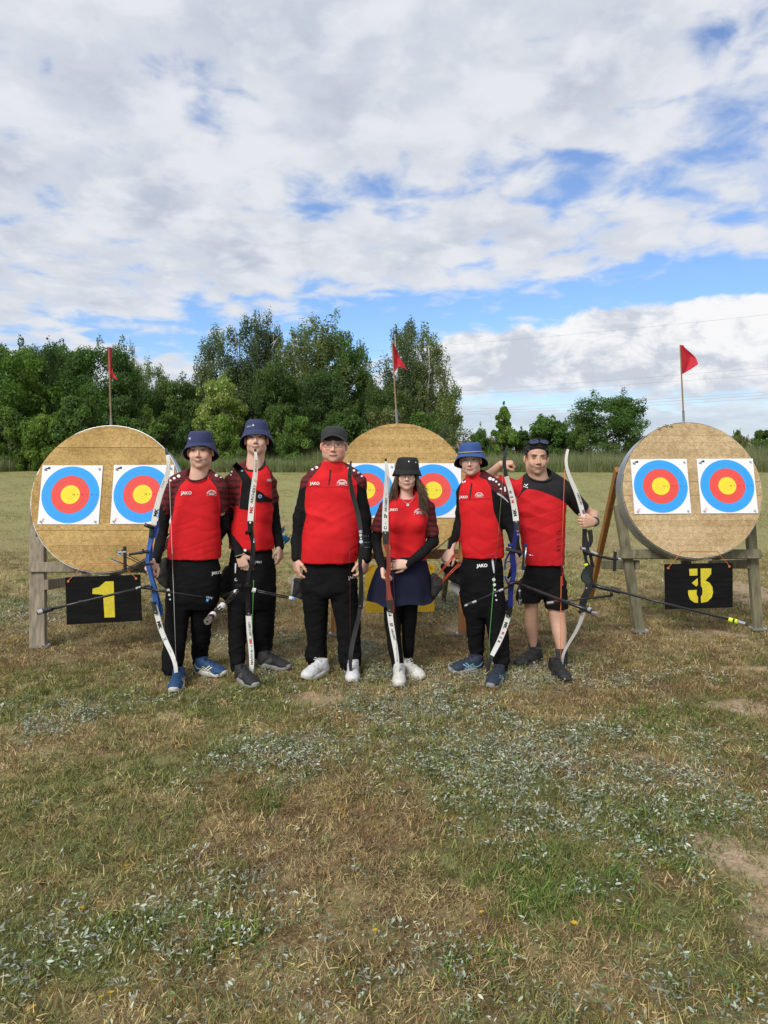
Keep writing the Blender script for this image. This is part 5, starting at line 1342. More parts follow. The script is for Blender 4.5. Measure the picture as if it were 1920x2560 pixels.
def hair_cap(s, material, grow=.004, zside=-.03, zback=-.06, fcut=.040, seed=1, extra=None, name='hair', frontz=None, top=None):
    c = s.hc; v = Vol(c - .17, c + .17, .004); A = s.R.T; L = s.L
    v.ell(L(0, -0.014, 0.038), np.array((.074 + grow, .094 + grow, .088 + grow)) * s.hs, A, .01)
    if extra: extra(v, L, A)
    if frontz is None: v.half(L(0, fcut, 0), s.R @ np.array((0, 1, -.35)))
    else: v.half(L(0, .078, frontz), s.R @ np.array((0, .55, -1.0)))
    v.half(L(0, -.05, zback), s.R @ np.array((0, -.35, -1.0)) if False else s.R @ np.array((0, .45, -1.0)) * 1.0)
    if top is not None: v.half(L(0, 0, top), s.R @ np.array((0, 0, 1.0)))
    V, F = v.mesh(1)
    N = normals(V, F); q = (V - c) @ s.R
    w = vnoise(q * (170, 90, 38), 1.0, seed) - .5
    V = V + N * (w * .007)[:, None]
    return s.add(name, V, F, material)
def smooth_rows(rows): return rows
def body(s, torso, legs, arms, head, neck, hands, tone, brow, h=.004, ratio=.25, shrink=.030, box=None, dd=(-.45, .35), bare_arms=False, stub=0, blush=.5, lip=(0.40, 0.155, 0.135), feet=()):
    v = s.vol(*box, *dd, h)
    L = s.head(v, **head); s.neck(v, *neck)
    v.loft(s.sec(torso, -shrink), .02)
    for lg in legs: v.loft(s.sec(lg, -.012), .03)
    for (rows, gr) in arms:
        p, r = s.pts(rows); v.chain(p, [max(q - gr, .02) for q in r], .02)
    for hd in hands: s.hand(v, **hd)
    for (a, b, r0, r1) in feet: v.cone(a, b, r0, r1, .02)
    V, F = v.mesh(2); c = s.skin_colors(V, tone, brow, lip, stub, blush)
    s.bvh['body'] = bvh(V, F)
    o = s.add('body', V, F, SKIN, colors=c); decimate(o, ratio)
    return o
def garment(s, name, vol_fn, box, dd, material, folds=(), colorfn=None, h=.006, ratio=None, store=None, split=None, smooth=2):
    v = s.vol(*box, *dd, h); vol_fn(v); V, F = v.mesh(smooth)
    for (amp, sc, seed, wf, rg) in folds: V = fold(V, F, amp, sc, seed, wf(V) if wf else None, rg)
    s.bvh[store or name] = bvh(V, F)
    if split:
        X, Y = project(V); lab = split[0](X, Y, V).astype(int); base = None
        cnt = np.stack([(lab == k)[F].sum(1) for k in range(len(split[1]))], 1); fl = np.where(cnt.max(1) >= 3, cnt.argmax(1), lab[F[:, 0]])
        V = smooth_seam(V, F, fl)
        for k, (nm, mt, cf) in enumerate(split[1]):
            f = F[fl == k]
            if len(f) == 0: continue
            u, inv = np.unique(f, return_inverse=True); o = mesh_obj(nm, V[u], inv.reshape(f.shape), mt, s.t if base is None else base, True, cf(V[u]) if cf else None)
            if base is None: base = o
        return base
    return s.add(name, V, F, material, colors=colorfn(V) if colorfn else None, ratio=ratio)
def ring_collar(s, c, rx, rd, tilt, material, parent, r=.006, h=0.0, n=28, dy=0):
    pts = []; o = s.p(*c, dy)
    for i in range(n + 1):
        a = 6.2832 * i / n; pts.append(o + np.array((rx * s.u * math.cos(a), -rd * math.sin(a), -tilt * math.sin(a))))
    m = MB(); m.tube(pts, r, 6, False); return m.build('collar', material, parent, True)
CLB = mat('black_collar_knit', (0.012, 0.011, 0.012), 0.85, var=.1)
flat = lambda c: (lambda V: np.ones((len(V), 3)) * np.array(c))
def lower(ys, y0, y1): return lambda V: 0.35 + 0.65 * np.clip((project(V)[1] - y0) / (y1 - y0), 0, 1)
ROT = lambda a: np.array(((math.cos(a), 0, math.sin(a)), (0, 1, 0), (-math.sin(a), 0, math.cos(a))))
def FOLD_SH(sd, a=.011):
    msk = lambda k: (lambda V: np.clip((vnoise(V, 4.5, sd + k) - .32) * 2.6, 0, 1))
    sg = 1 if sd % 20 == 11 else -1
    zmin = lambda V: np.clip(1 - (V[:, 2] - V[:, 2].min()) / .16, 0, 1)
    return ((a * 1.8, (2.0, 3, 8.5, .36 * sg), sd, msk(1), .5), (a * 1.1, (2.2, 3, 10, -.48 * sg), sd + 31, msk(2), .4), (a * 1.0, (13, 9, 1.5), sd + 51, zmin, .3), (-a * .30, (5, 5, 17, .55 * sg), sd + 71, msk(3), 2), (-a * .28, (5, 5, 19, -.3 * sg), sd + 81, msk(4), 2))
def FOLD_TR(sd, y0, y1, a=.013): return ((a * .9, (6, 6, 17, .35), sd, lower(None, y0, y1), .6), (a * .9, (6, 6, 17, -.4), sd + 17, lower(None, y0, y1), .6), (a * .4, (16, 16, 30, 0), sd + 4, None, .4))

def trousers(s, pelvis, l, r, sd, box, y0, y1, name='trousers', material=None, a=.013):
    def f(v):
        pv = [(py, xl + g, xr - g, hd - g * .0042, dy) for (py, xl, xr, hd, dy), g in zip(pelvis, (7, 3, 0, 0, 0, 0))]
        v.loft(s.sec(pv), .01)
        v.loft(s.sec(l), .012); v.loft(s.sec(r), .012)
    return garment(s, name, f, box, (-.4, .4), material or BLK, FOLD_TR(sd, y0, y1, a), h=.006, ratio=.45)

GREYP_L = mat('pale_grey_print', (0.45, 0.46, 0.50), 0.7, var=0); LACE_NV = mat('navy_lace', (0.015, 0.04, 0.10), 0.8, var=.1)
# ---------------- 1: shorter archer in a navy bucket hat, far left
def archer1():
    s = Person('leftmost man, in a navy bucket hat and red shirt, holding a blue bow', 5.12, (480, 1700))
    torso = [(1196, 466, 524, .055, .01), (1206, 450, 538, .08, .005), (1222, 440, 546, .1, 0), (1261, 436, 549, .118, 0), (1300, 430, 549, .12, 0), (1333, 425, 551, .12, 0), (1368, 419, 552, .12, 0), (1396, 419, 551, .118, 0)]
    pel = [(1380, 424, 548, .112, 0), (1420, 418, 553, .118, 0), (1460, 417, 551, .12, 0), (1500, 417, 547, .112, 0), (1520, 425, 540, .09, 0)]
    ll = [(1470, 416, 481, .1, 0), (1525, 416, 475, .092, -.02), (1575, 412, 468, .082, -.05), (1621, 409, 461, .078, -.09), (1650, 405, 457, .078, -.11), (1672, 406, 454, .075, -.12), (1684, 412, 450, .065, -.12)]
    rl = [(1470, 482, 550, .1, 0), (1525, 478, 533, .09, .04), (1597, 480, 526, .078, .1), (1635, 482, 518, .075, .15), (1655, 485, 515, .07, .17), (1668, 489, 513, .06, .18)]
    la = [(430, 1224, 0, 15), (416, 1272, .02, 14.5), (404, 1335, .02, 13), (391, 1400, -.15, 9.5)]; ra = [(545, 1224, 0, 15), (554, 1275, .06, 14), (561, 1312, .1, 12.5), (530, 1368, .2, 9.5)]
    body(s, torso, [ll, rl], [(la, .006), (ra, .006)], dict(eye_px=(495, 1126), dy=-.085, yaw=2, pitch=0, roll=-2, sc=1.08, wide=1.0, jaw=1.02, smile=1.0, brow_dz=-.003), ((495, 1214), .01, .066),
         [dict(wrist=s.p(389, 1400, -.17), d=(-.50, -.32, -.85), back=(-.75, .65, 0), thumb=(1, .1, .3), curl=.95, sc=1.0, thumbcurl=.35)],
         (0.70, 0.43, 0.325), (0.15, 0.09, 0.05), box=(360, 590, 1060, 1745), blush=.75, stub=.18)
    s.eyes((0.06, 0.085, 0.10), 1.0)
    def sh(v):
        v.loft(s.sec(torso), .012)
        for rows in ([(440, 1207, 0, 17), (430, 1219, 0, 19), (413, 1281, .015, 16.5)], [(540, 1207, 0, 17), (548, 1219, .01, 20), (556, 1280, .06, 16)]): v.chain(*s.pts(rows), .022)
        v.cone(s.p(492, 1180, .02), s.p(437, 1203, .0), .055, .045, .02); v.cone(s.p(500, 1180, .02), s.p(540, 1203, .0), .055, .045, .02)
        v.ell(s.p(495, 1183, -.025), (.078, .088, .056), None, .006, 's')
        a = s.p(412, 1279, .015); v.cone(s.p(410, 1288, .015), s.p(413, 1272, .01), .044, .044, .0, 's'); v.cone(s.p(557, 1290, .06), s.p(556, 1274, .055), .040, .040, 0, 's')
    lseam = [(474, 1178), (468, 1196), (450, 1215), (439, 1240), (435, 1268), (431, 1302), (0, 1303)]; rseam = [(516, 1178), (522, 1195), (536, 1212), (548, 1235), (550, 1262), (552, 1302), (999, 1303)]
    lab = lambda X, Y, V: (((X < xline(Y, lseam)) | (X > xline(Y, rseam))) & (Y < 1302)) | ((Y < 1196) & (V[:, 1] > s.Y - .02))
    shirt = garment(s, 'shirt', sh, (385, 585, 1150, 1410), (-.25, .25), None, FOLD_SH(11), store='shirt', split=(lambda X, Y, V: lab(X, Y, V) * np.where(X < 495, 1, 2), [('shirt', CLOTH, flat(RED))] + [('sleeve', CLOTH, lambda V: stripes(V, MAROON, (.03, .012, .014), .007))] * 2))
    ring_collar(s, (495, 1184), 28, .085, .050, CLB, shirt, .0065, dy=.0)
    garment(s, 'undersleeve', lambda v: v.chain(*s.pts([(415, 1265, .015, 14.5), (405, 1335, .02, 14), (398, 1368, -.07, 12), (391, 1402, -.16, 10.5)]), .012), (360, 450, 1240, 1420), (-.3, .2), BLK2, ((.006, (20, 20, 30), 3, None, .5),), h=.006, store='arm')
    garment(s, 'undersleeve', lambda v: v.chain(*s.pts([(556, 1268, .06, 14), (562, 1315, .1, 13.5), (528, 1372, .2, 10.5)]), .012), (490, 600, 1240, 1400), (-.1, .35), BLK2, ((.006, (20, 20, 30), 4, None, .5),), h=.006, store='arm2')
    m = MB(); m.ribbon([s.p(557, 1322, .06), s.p(554, 1338, .05), s.p(552.5, 1352, .05), s.p(555, 1362, .05)], [.022, .016, .012, .010], .003, (1, 0, 0)); m.build('strap', BLK2, s.t)
    tr = trousers(s, pel, ll, rl, 21, (390, 575, 1370, 1700), 1560, 1660)
    T = [s.bvh['trousers']]; S = [s.bvh['shirt']]
    word('JAKO', (465.5, 1233.5), 11.2, S, WHITE, shirt, bold=.03); crest(s, (529, 1237), 26, S, shirt)
    for (x, y, r) in ((446.5, 1190, 4.6), (435.5, 1195.5, 3.6), (426.5, 1201, 2.7), (418, 1206, 2.1), (541, 1188, 4.4), (552, 1193, 2.8)): dot((x, y), r * .82, S, WHITE, shirt, asp=1.15)
    word('JAKO', (541, 1433), 9.9, T, WHITE, tr, ang=-.12, bold=.03); strip([(421, 1386), (418.8, 1413), (419.5, 1430), (418.8, 1456)], [2, 3.2, 3, 1.2], T, WHITE, tr)
    for (x, y, r) in ((420.6, 1475.6, 4), (423, 1487, 3), (425, 1498.5, 2.2)): dot((x, y), r, T, WHITE, tr)
    s.bucket(NAVY, NAVYD, crown=(.130, .084), seam=.050, brim=.113, drop=-.074, lift=.034)
    word('jako', (468, 1100), 7.5, [s.bvh['hat']], GREYP_L, s.t.children[-3], ang=-.45, shear=.2); dot((474.5, 1096), 2.6, [s.bvh['hat']], GREYP_L, s.t.children[-3])
    hair_cap(s, hair_mat('dark_blond_hair', (0.115, 0.075, 0.040)), .003, zback=-.05, fcut=.030, top=.07)
    for (toe, hd, k) in (((433, 1735), (.10, -1), 0), ((566, 1691), (.93, -.42), 1)):
        shoe, tree, Q = s.shoe(gpt(*toe), hd, .285, UP_BLUE, SOLE_W, LACE_NV, .100, marks=[(PALEY, .006, CROSS)])
    return s

# ---------------- 2: tall archer, second from the left
def archer2():
    s = Person('tallest man in a navy bucket hat with a black chest guard over his shirt', 5.30, (625, 1690))
    torso = [(1168, 620, 668, .05, .01), (1178, 600, 676, .08, 0), (1195, 588, 681, .105, 0), (1254, 588, 682, .118, 0), (1300, 582, 681, .118, 0), (1340, 575, 683, .118, 0), (1372, 571, 684, .115, 0)]
    pel = [(1352, 576, 680, .11, 0), (1406, 570, 690, .118, 0), (1450, 570, 690, .12, 0), (1500, 571, 688, .112, 0), (1520, 578, 680, .09, 0)]
    ll = [(1465, 570, 632, .1, 0), (1525, 570, 622, .09, -.03), (1573, 571, 616, .08, -.06), (1620, 573, 613, .074, -.09), (1655, 576, 613, .074, -.11), (1676, 580, 610, .06, -.12)]
    rl = [(1465, 630, 690, .1, 0), (1525, 629, 688, .09, .04), (1573, 630, 685, .08, .08), (1615, 636, 680, .074, .13), (1638, 639, 676, .07, .16), (1652, 643, 673, .06, .17)]
    la = [(580, 1200, 0, 16), (580, 1250, .01, 16), (579, 1310, .02, 15), (599, 1385, -.12, 10)]; ra = [(670, 1198, .02, 14), (681, 1250, .06, 13.5), (687, 1308, .08, 13), (699, 1366, .03, 10.5)]
    body(s, torso, [ll, rl], [(la, .006), (ra, .006)], dict(eye_px=(639, 1093.5), dy=-.085, yaw=5, pitch=7, roll=-1, sc=1.04, wide=.98, smile=.8, jaw=1.0, brow_dz=-.002), ((634, 1188), .01, .062),
         [dict(wrist=s.p(599, 1384, -.13), d=(.32, -.05, -1), back=(-.35, -1, -.1), thumb=(1, 0, .3), curl=.45, sc=1.08, thumbcurl=.3), dict(wrist=s.p(699, 1366, .02), d=(.05, -.03, -1), back=(1, -.35, 0), thumb=(-.2, -1, 0), curl=.55, sc=1.05)],
         (0.69, 0.44, 0.335), (0.14, 0.105, 0.06), box=(540, 740, 1030, 1740), blush=.45, stub=.2)
    s.eyes((0.05, 0.07, 0.06), .9)
    def sh(v):
        v.loft(s.sec(torso), .012)
        for rows in ([(590, 1190, 0, 15), (581, 1205, 0, 19), (580, 1256, .01, 20.5)], [(666, 1190, .02, 14), (674, 1206, .04, 16), (681, 1252, .06, 15.5)]): v.chain(*s.pts(rows), .022)
        v.cone(s.p(638, 1152, .02), s.p(590, 1188, 0), .055, .045, .02); v.cone(s.p(638, 1152, .02), s.p(668, 1186, .01), .055, .04, .02)
        v.ell(s.p(637, 1158, -.015), (.066, .080, .055), None, .006, 's')
        v.cone(s.p(580, 1262, .01), s.p(580, 1246, .01), .050, .050, 0, 's'); v.cone(s.p(681, 1262, .06), s.p(681, 1246, .06), .039, .039, 0, 's')
    lseam = [(618, 1150), (612, 1168), (606, 1185), (601, 1215), (600, 1245), (597, 1267), (0, 1268)]; rseam = [(660, 1150), (668, 1168), (676, 1185), (679, 1215), (680, 1267), (999, 1268)]
    shirt = garment(s, 'shirt', sh, (550, 715, 1135, 1385), (-.25, .25), None, FOLD_SH(31), store='shirt', split=(lambda X, Y, V: (((X < xline(Y, lseam)) | (X > xline(Y, rseam))) & (Y < 1266)) * np.where(X < 640, 1, 2), [('shirt', CLOTH, flat(RED))] + [('sleeve', CLOTH, lambda V: stripes(V, (.165, .019, .021), (.04, .012, .013), .007))] * 2))
    ring_collar(s, (636, 1160), 26, .076, .048, CLB, shirt, .007)
    for k, rows in enumerate(([(580, 1248, .01, 17.5), (579, 1312, .02, 16.5), (588, 1350, -.06, 14), (599, 1386, -.13, 11.5)], [(681, 1246, .06, 14.5), (687, 1308, .08, 14), (699, 1366, .03, 12)])):
        garment(s, 'undersleeve', lambda v: v.chain(*s.pts(rows), .012), (545, 725, 1225, 1405), (-.3, .25), BLK2, ((.005, (22, 22, 34), 5 + k, None, .5),), h=.006, store='arm%d' % k)
    tr = trousers(s, pel, ll, rl, 41, (545, 710, 1340, 1690), 1560, 1650)
    S = [s.bvh['shirt']]; T = [s.bvh['trousers']]
    g = strip([(586, 1160), (603, 1178), (617, 1203), (616, 1240), (610, 1273)], [15, 18, 27, 30, 24], S, BLK2, s.t, 'chest_guard', .010, 16)
    if g: strip([(634, 1236), (650, 1243), (662, 1247), (681, 1252)], [26, 26, 13, 8], S, BLK2, g, 'strap', .010, 10); dot((650, 1241), 4.6, S + [s.bvh['shirt']], WHITE, g, 'badge', off=.013); dot((650, 1241), 3.4, S, BLUEP, g, 'badge', off=.015); strip([(562, 1180), (574, 1170), (592, 1166)], [5, 6, 5], S, BLK2, g, 'strap', .008, 6); dot((605, 1177), 1.8, S, LBLUE, g, 'buckle', 1.7, .013)
    crest(s, (673, 1203), 13, S, shirt)
    for (x, y, r) in ((593, 1163, 4.6), (582, 1173, 3.2), (579, 1179, 3.0), (577, 1187, 2.7)): dot((x, y), r * .82, S, WHITE, shirt)
    strip([(589, 1408), (588.5, 1420), (588, 1433)], [3.4, 3.4, 2], T, WHITE, tr); strip([(687, 1405), (686, 1400)], 2.4, T, WHITE, tr)
    dot((590, 1449), 4, T, GREYP_L, tr); dot((591.5, 1448), 2.4, T, BLK, tr, off=.005); word('JAKO', (645, 1406), 7.8, T, GREYP_L, tr, bold=.02)
    m = MB(); o = s.p(637, 1162, 0); m.tube([o + np.array((.060 * math.cos(a), -.078 * math.sin(a), -.062 * max(0, math.sin(a)) + .012)) for a in np.linspace(0, 6.2832, 30)], .0022, 5, False); m.build('neck_cord', CLB, s.t)
    s.bucket(NAVY, NAVYD, crown=(.132, .087), seam=.052, brim=.118, drop=-.070, lift=.014, tilt=.06)
    word('jako', (622, 1066), 7, [s.bvh['hat']], GREYP_L, s.t.children[-3], ang=-.2, shear=.2); dot((633, 1063), 2.6, [s.bvh['hat']], GREYP_L, s.t.children[-3])
    hair_cap(s, hair_mat('brown_hair', (0.075, 0.048, 0.028)), .003, zback=-.05, fcut=.028, seed=4, top=.07)
    for (toe, hd, k) in (((643, 1722), (.62, -.78), 0), ((727, 1675), (.90, -.43), 1)):
        shoe, tree, Q = s.shoe(gpt(*toe), hd, .30, UP_DGREY, SOLE_G, LACE_K, .102, marks=[(GREYP_D, .030, PANEL)])
    m = MB(); w = s.p(600, 1387, -.135); m.tube([w + np.array((.034 * math.cos(t), .030 * math.sin(t), .010 * math.cos(t))) for t in np.linspace(0, 6.2832, 18)], .0028, 5, False); m.build('bracelet', mat('tan_cord', (0.50, 0.38, 0.24), .8, var=.1), s.t, True)
    m = MB(); a = s.p(658, 1646, .165); m.tube([a, a + np.array((.0, .0, -.05))], [.040, .040], 12); m.build('sock', WHITE, s.t, True)
    return s
GREYP_D = mat('mid_grey_print', (0.075, 0.070, 0.070), 0.7, var=.1)

# ---------------- 3: man in the black cap
def archer3():
    s = Person('heavy man in a black cap and glasses holding a slim black bow', 5.2, (830, 1690))
    torso = [(1172, 805, 863, .06, .01), (1184, 785, 882, .09, 0), (1200, 772, 895, .11, 0), (1228, 766, 901, .125, 0), (1280, 763, 898, .14, -.005), (1330, 757, 898, .155, -.015), (1370, 753, 898, .155, -.015), (1404, 752, 894, .145, -.01)]
    pel = [(1388, 757, 892, .13, 0), (1430, 753, 893, .135, 0), (1475, 754, 891, .13, 0), (1492, 762, 884, .1, 0)]
    ll = [(1450, 754, 825, .115, 0), (1500, 757, 822, .105, .01), (1549, 761, 820, .097, .03), (1600, 768, 816, .087, .05), (1638, 763, 818, .088, .065), (1652, 766, 815, .08, .075), (1664, 771, 812, .075, .08)]
    rl = [(1450, 824, 893, .115, 0), (1500, 827, 896, .105, 0), (1549, 838, 901, .097, 0), (1600, 844, 901, .087, 0), (1643, 847, 904, .088, -.01), (1658, 850, 900, .08, -.01), (1672, 855, 896, .075, -.01)]
    la = [(776, 1210, 0, 19), (752, 1290, .02, 17), (742, 1350, .02, 15), (740, 1398, -.04, 11.5)]; ra = [(892, 1212, 0, 19), (912, 1290, .02, 17), (917, 1345, .03, 15), (914, 1400, -.06, 11.5)]
    body(s, torso, [ll, rl], [(la, .008), (ra, .008)], dict(eye_px=(833, 1112.5), dy=-.09, yaw=0, pitch=0, roll=0, sc=1.06, wide=1.08, jaw=1.12), ((832, 1190), .01, .066),
         [dict(wrist=s.p(740, 1396, -.045), d=(.10, -.05, -1), back=(-.85, -.5, 0), thumb=(.4, -1, 0), curl=.4, sc=1.08), dict(wrist=s.p(914, 1397, -.07), d=(-.18, -.12, -1), back=(.75, -.7, 0), thumb=(-1, -.4, 0), curl=.55, sc=1.08, thumbcurl=.2)],
         (0.70, 0.40, 0.305), (0.10, 0.075, 0.05), box=(712, 945, 1050, 1725), blush=.9, stub=.22, lip=(0.42, 0.17, 0.15))
    s.eyes((0.06, 0.08, 0.09), .75)
    def sh(v):
        v.loft(s.sec(torso), .012)
        for rows in ([(786, 1193, 0, 18), (773, 1207, 0, 20), (751, 1292, .02, 17), (742, 1352, .02, 14.5), (740, 1395, -.045, 12.5)], [(884, 1193, 0, 18), (896, 1207, 0, 20), (911, 1292, .02, 17), (916, 1346, .03, 14.5), (914, 1397, -.065, 12.5)]): v.chain(*s.pts(rows), .02)
        v.cone(s.p(832, 1165, .02), s.p(784, 1189, 0), .065, .052, .02); v.cone(s.p(832, 1165, .02), s.p(884, 1189, 0), .065, .052, .02)
        v.loft(s.sec([(1152, 810, 857, .073, .0), (1166, 807, 860, .078, 0), (1186, 800, 868, .085, 0)]), .008, n=2)
        v.loft(s.sec([(1138, 814, 853, .066, .0), (1160, 815, 852, .064, 0), (1170, 818, 850, .06, 0)]), .004, 's', n=2)
    lseam = [(806, 1140), (803, 1165), (790, 1180), (770, 1205), (763, 1225), (761, 1265), (766, 1290), (756, 1330), (753, 1400), (753, 1420)]; rseam = [(858, 1140), (860, 1160), (872, 1178), (891, 1205), (892, 1235), (890, 1265), (891, 1300), (897, 1330), (895, 1400), (895, 1420)]
    msl, msr = [(757, 1216), (771, 1198), (740, 1230)], [(920, 1225), (893, 1203)]
    def lab(X, Y, V):
        sl = (X < xline(Y, lseam)) | (X > xline(Y, rseam))
        l = X < 830; up = np.where(l, Y < 1214 - (770 - X) * .0 - (X - 756) * .55 + 6, Y < 1200 + (X - 890) * .85 + 6)
        return np.where(sl, np.where(up, 1, 2) + 2 * (X > 830), 0)
    shirt = garment(s, 'shirt', sh, (715, 945, 1130, 1420), (-.28, .25), None, FOLD_SH(51, .012), store='shirt', split=(lab, [('shirt', CLOTH, flat(RED))] + [('shoulder_panel', CLOTH, lambda V: stripes(V, MAROON, (.03, .012, .014), .007)), ('sleeve', BLK2, None)] * 2))
    tr = trousers(s, pel, ll, rl, 61, (735, 925, 1370, 1690), 1580, 1650, a=.014)
    S = [s.bvh['shirt']]; T = [s.bvh['trousers']]
    strip([(826, 1174), (824.5, 1192), (821.5, 1213)], [4.2, 3.6, 2.6], S, CLB, shirt, 'zip', .004); strip([(765, 1214.5), (800, 1217), (840, 1217), (885, 1216)], 1.0, S, mat('dark_red_seam_thread', (0.30, 0.006, 0.008), .8), shirt, 'seam', .003, 20)  # black zip and a thin darker red line along the chest seam
    word('JAKO', (786.5, 1209.5), 9.9, S, WHITE, shirt, bold=.03); crest(s, (855, 1211), 27, S, shirt)
    for (x, y, r) in ((791.5, 1168.5, 4), (780.5, 1173, 3.4), (769, 1177, 2.6), (872, 1170, 3.2), (885, 1176, 3.2), (896, 1181, 3.2), (904.5, 1190, 3)): dot((x, y), r * .82, S, WHITE, shirt, asp=1.2)
    strip([(754, 1202), (750, 1208), (748, 1214)], [3, 4, 3], S, WHITE, shirt); strip([(905, 1209), (913, 1220), (919, 1233), (923, 1246)], [6, 7, 4, 2], S, WHITE, shirt)
    for k, y in enumerate((1340, 1356, 1368)): word('- - -  -', (915 + k, y), 6, S, GREYP_L, shirt, bold=.02)
    word('JAKO', (882.5, 1444), 9.9, T, WHITE, tr, ang=-.18, bold=.03); strip([(885, 1386.5), (893, 1388)], 2.4, S, CLB, shirt)
    # cap
    t = None; n = 40; V = []; prof = [(0, .130), (.034, .128), (.057, .118), (.073, .098), (.081, .075), (.0835, .050), (.084, .030)]
    for (r, z) in prof:
        for i in range(n): a = 6.2832 * i / n; V.append(s.L(r * math.cos(a), r * 1.13 * math.sin(a) - .010, z))
    F = [(k * n + i, k * n + (i + 1) % n, (k + 1) * n + (i + 1) % n, (k + 1) * n + i) for k in range(len(prof) - 1) for i in range(n)]
    cap = mesh_obj('cap', V, F, CAPM, s.t, True)
    V = []; m = 21
    for lay in (0, -.0035):
        for j in range(5):
            for i in range(m):
                a = math.radians(18 + 144 * i / (m - 1)); e = j / 4; r0 = .0845; x = r0 * math.cos(a) * (1 + .02 * e); f0 = r0 * 1.13 * math.sin(a) - .010; f = f0 + .060 * e * math.sin(a) ** .8
                V.append(s.L(x, f, .070 - .006 * e - (.046 * (x / .0845) ** 2) * (.75 + .35 * e) + lay))
    F = []
    for lay in (0, 1):
        o = lay * 5 * m
        for j in range(4):
            for i in range(m - 1):
                q = (o + j * m + i, o + j * m + i + 1, o + (j + 1) * m + i + 1, o + (j + 1) * m + i); F.append(q if lay else q[::-1])
    F += [(4 * m + i, 4 * m + i + 1, 9 * m + i + 1, 9 * m + i) for i in range(m - 1)]
    mesh_obj('visor', V, F, CAPM, cap, True)
    e = MB(); e.tube([s.L(0, .0, .131), s.L(0, .0, .135)], [.007, .004], 8); e.build('cap_button', CAPM, cap)
    s.glasses('rect', FRAME_D, .0)
    hair_cap(s, hair_mat('shaved_hair', (0.20, 0.125, 0.09)), .0015, zback=-.03, fcut=.0, seed=7, top=.06)
    for (toe, hd) in (((757, 1701), (-.62, -.78)), ((880, 1710), (.0, -1))):
        shoe, tree, Q = s.shoe(gpt(*toe), hd, .265, UP_WHITE, SOLE_W, LACE_W, .104, marks=[(GREYP_L, .004, CROSS[:3]), (REDP, .004, [((.12, .055), (.15, .075))])])
        mm = MB(); 
        mm.tube([Q(.240, -.03, .018), Q(.258, 0, .024), Q(.240, .03, .018)], [.010, .014, .010], 6); mm.build('toe_cap', SOLE_K, shoe, True)
    return s

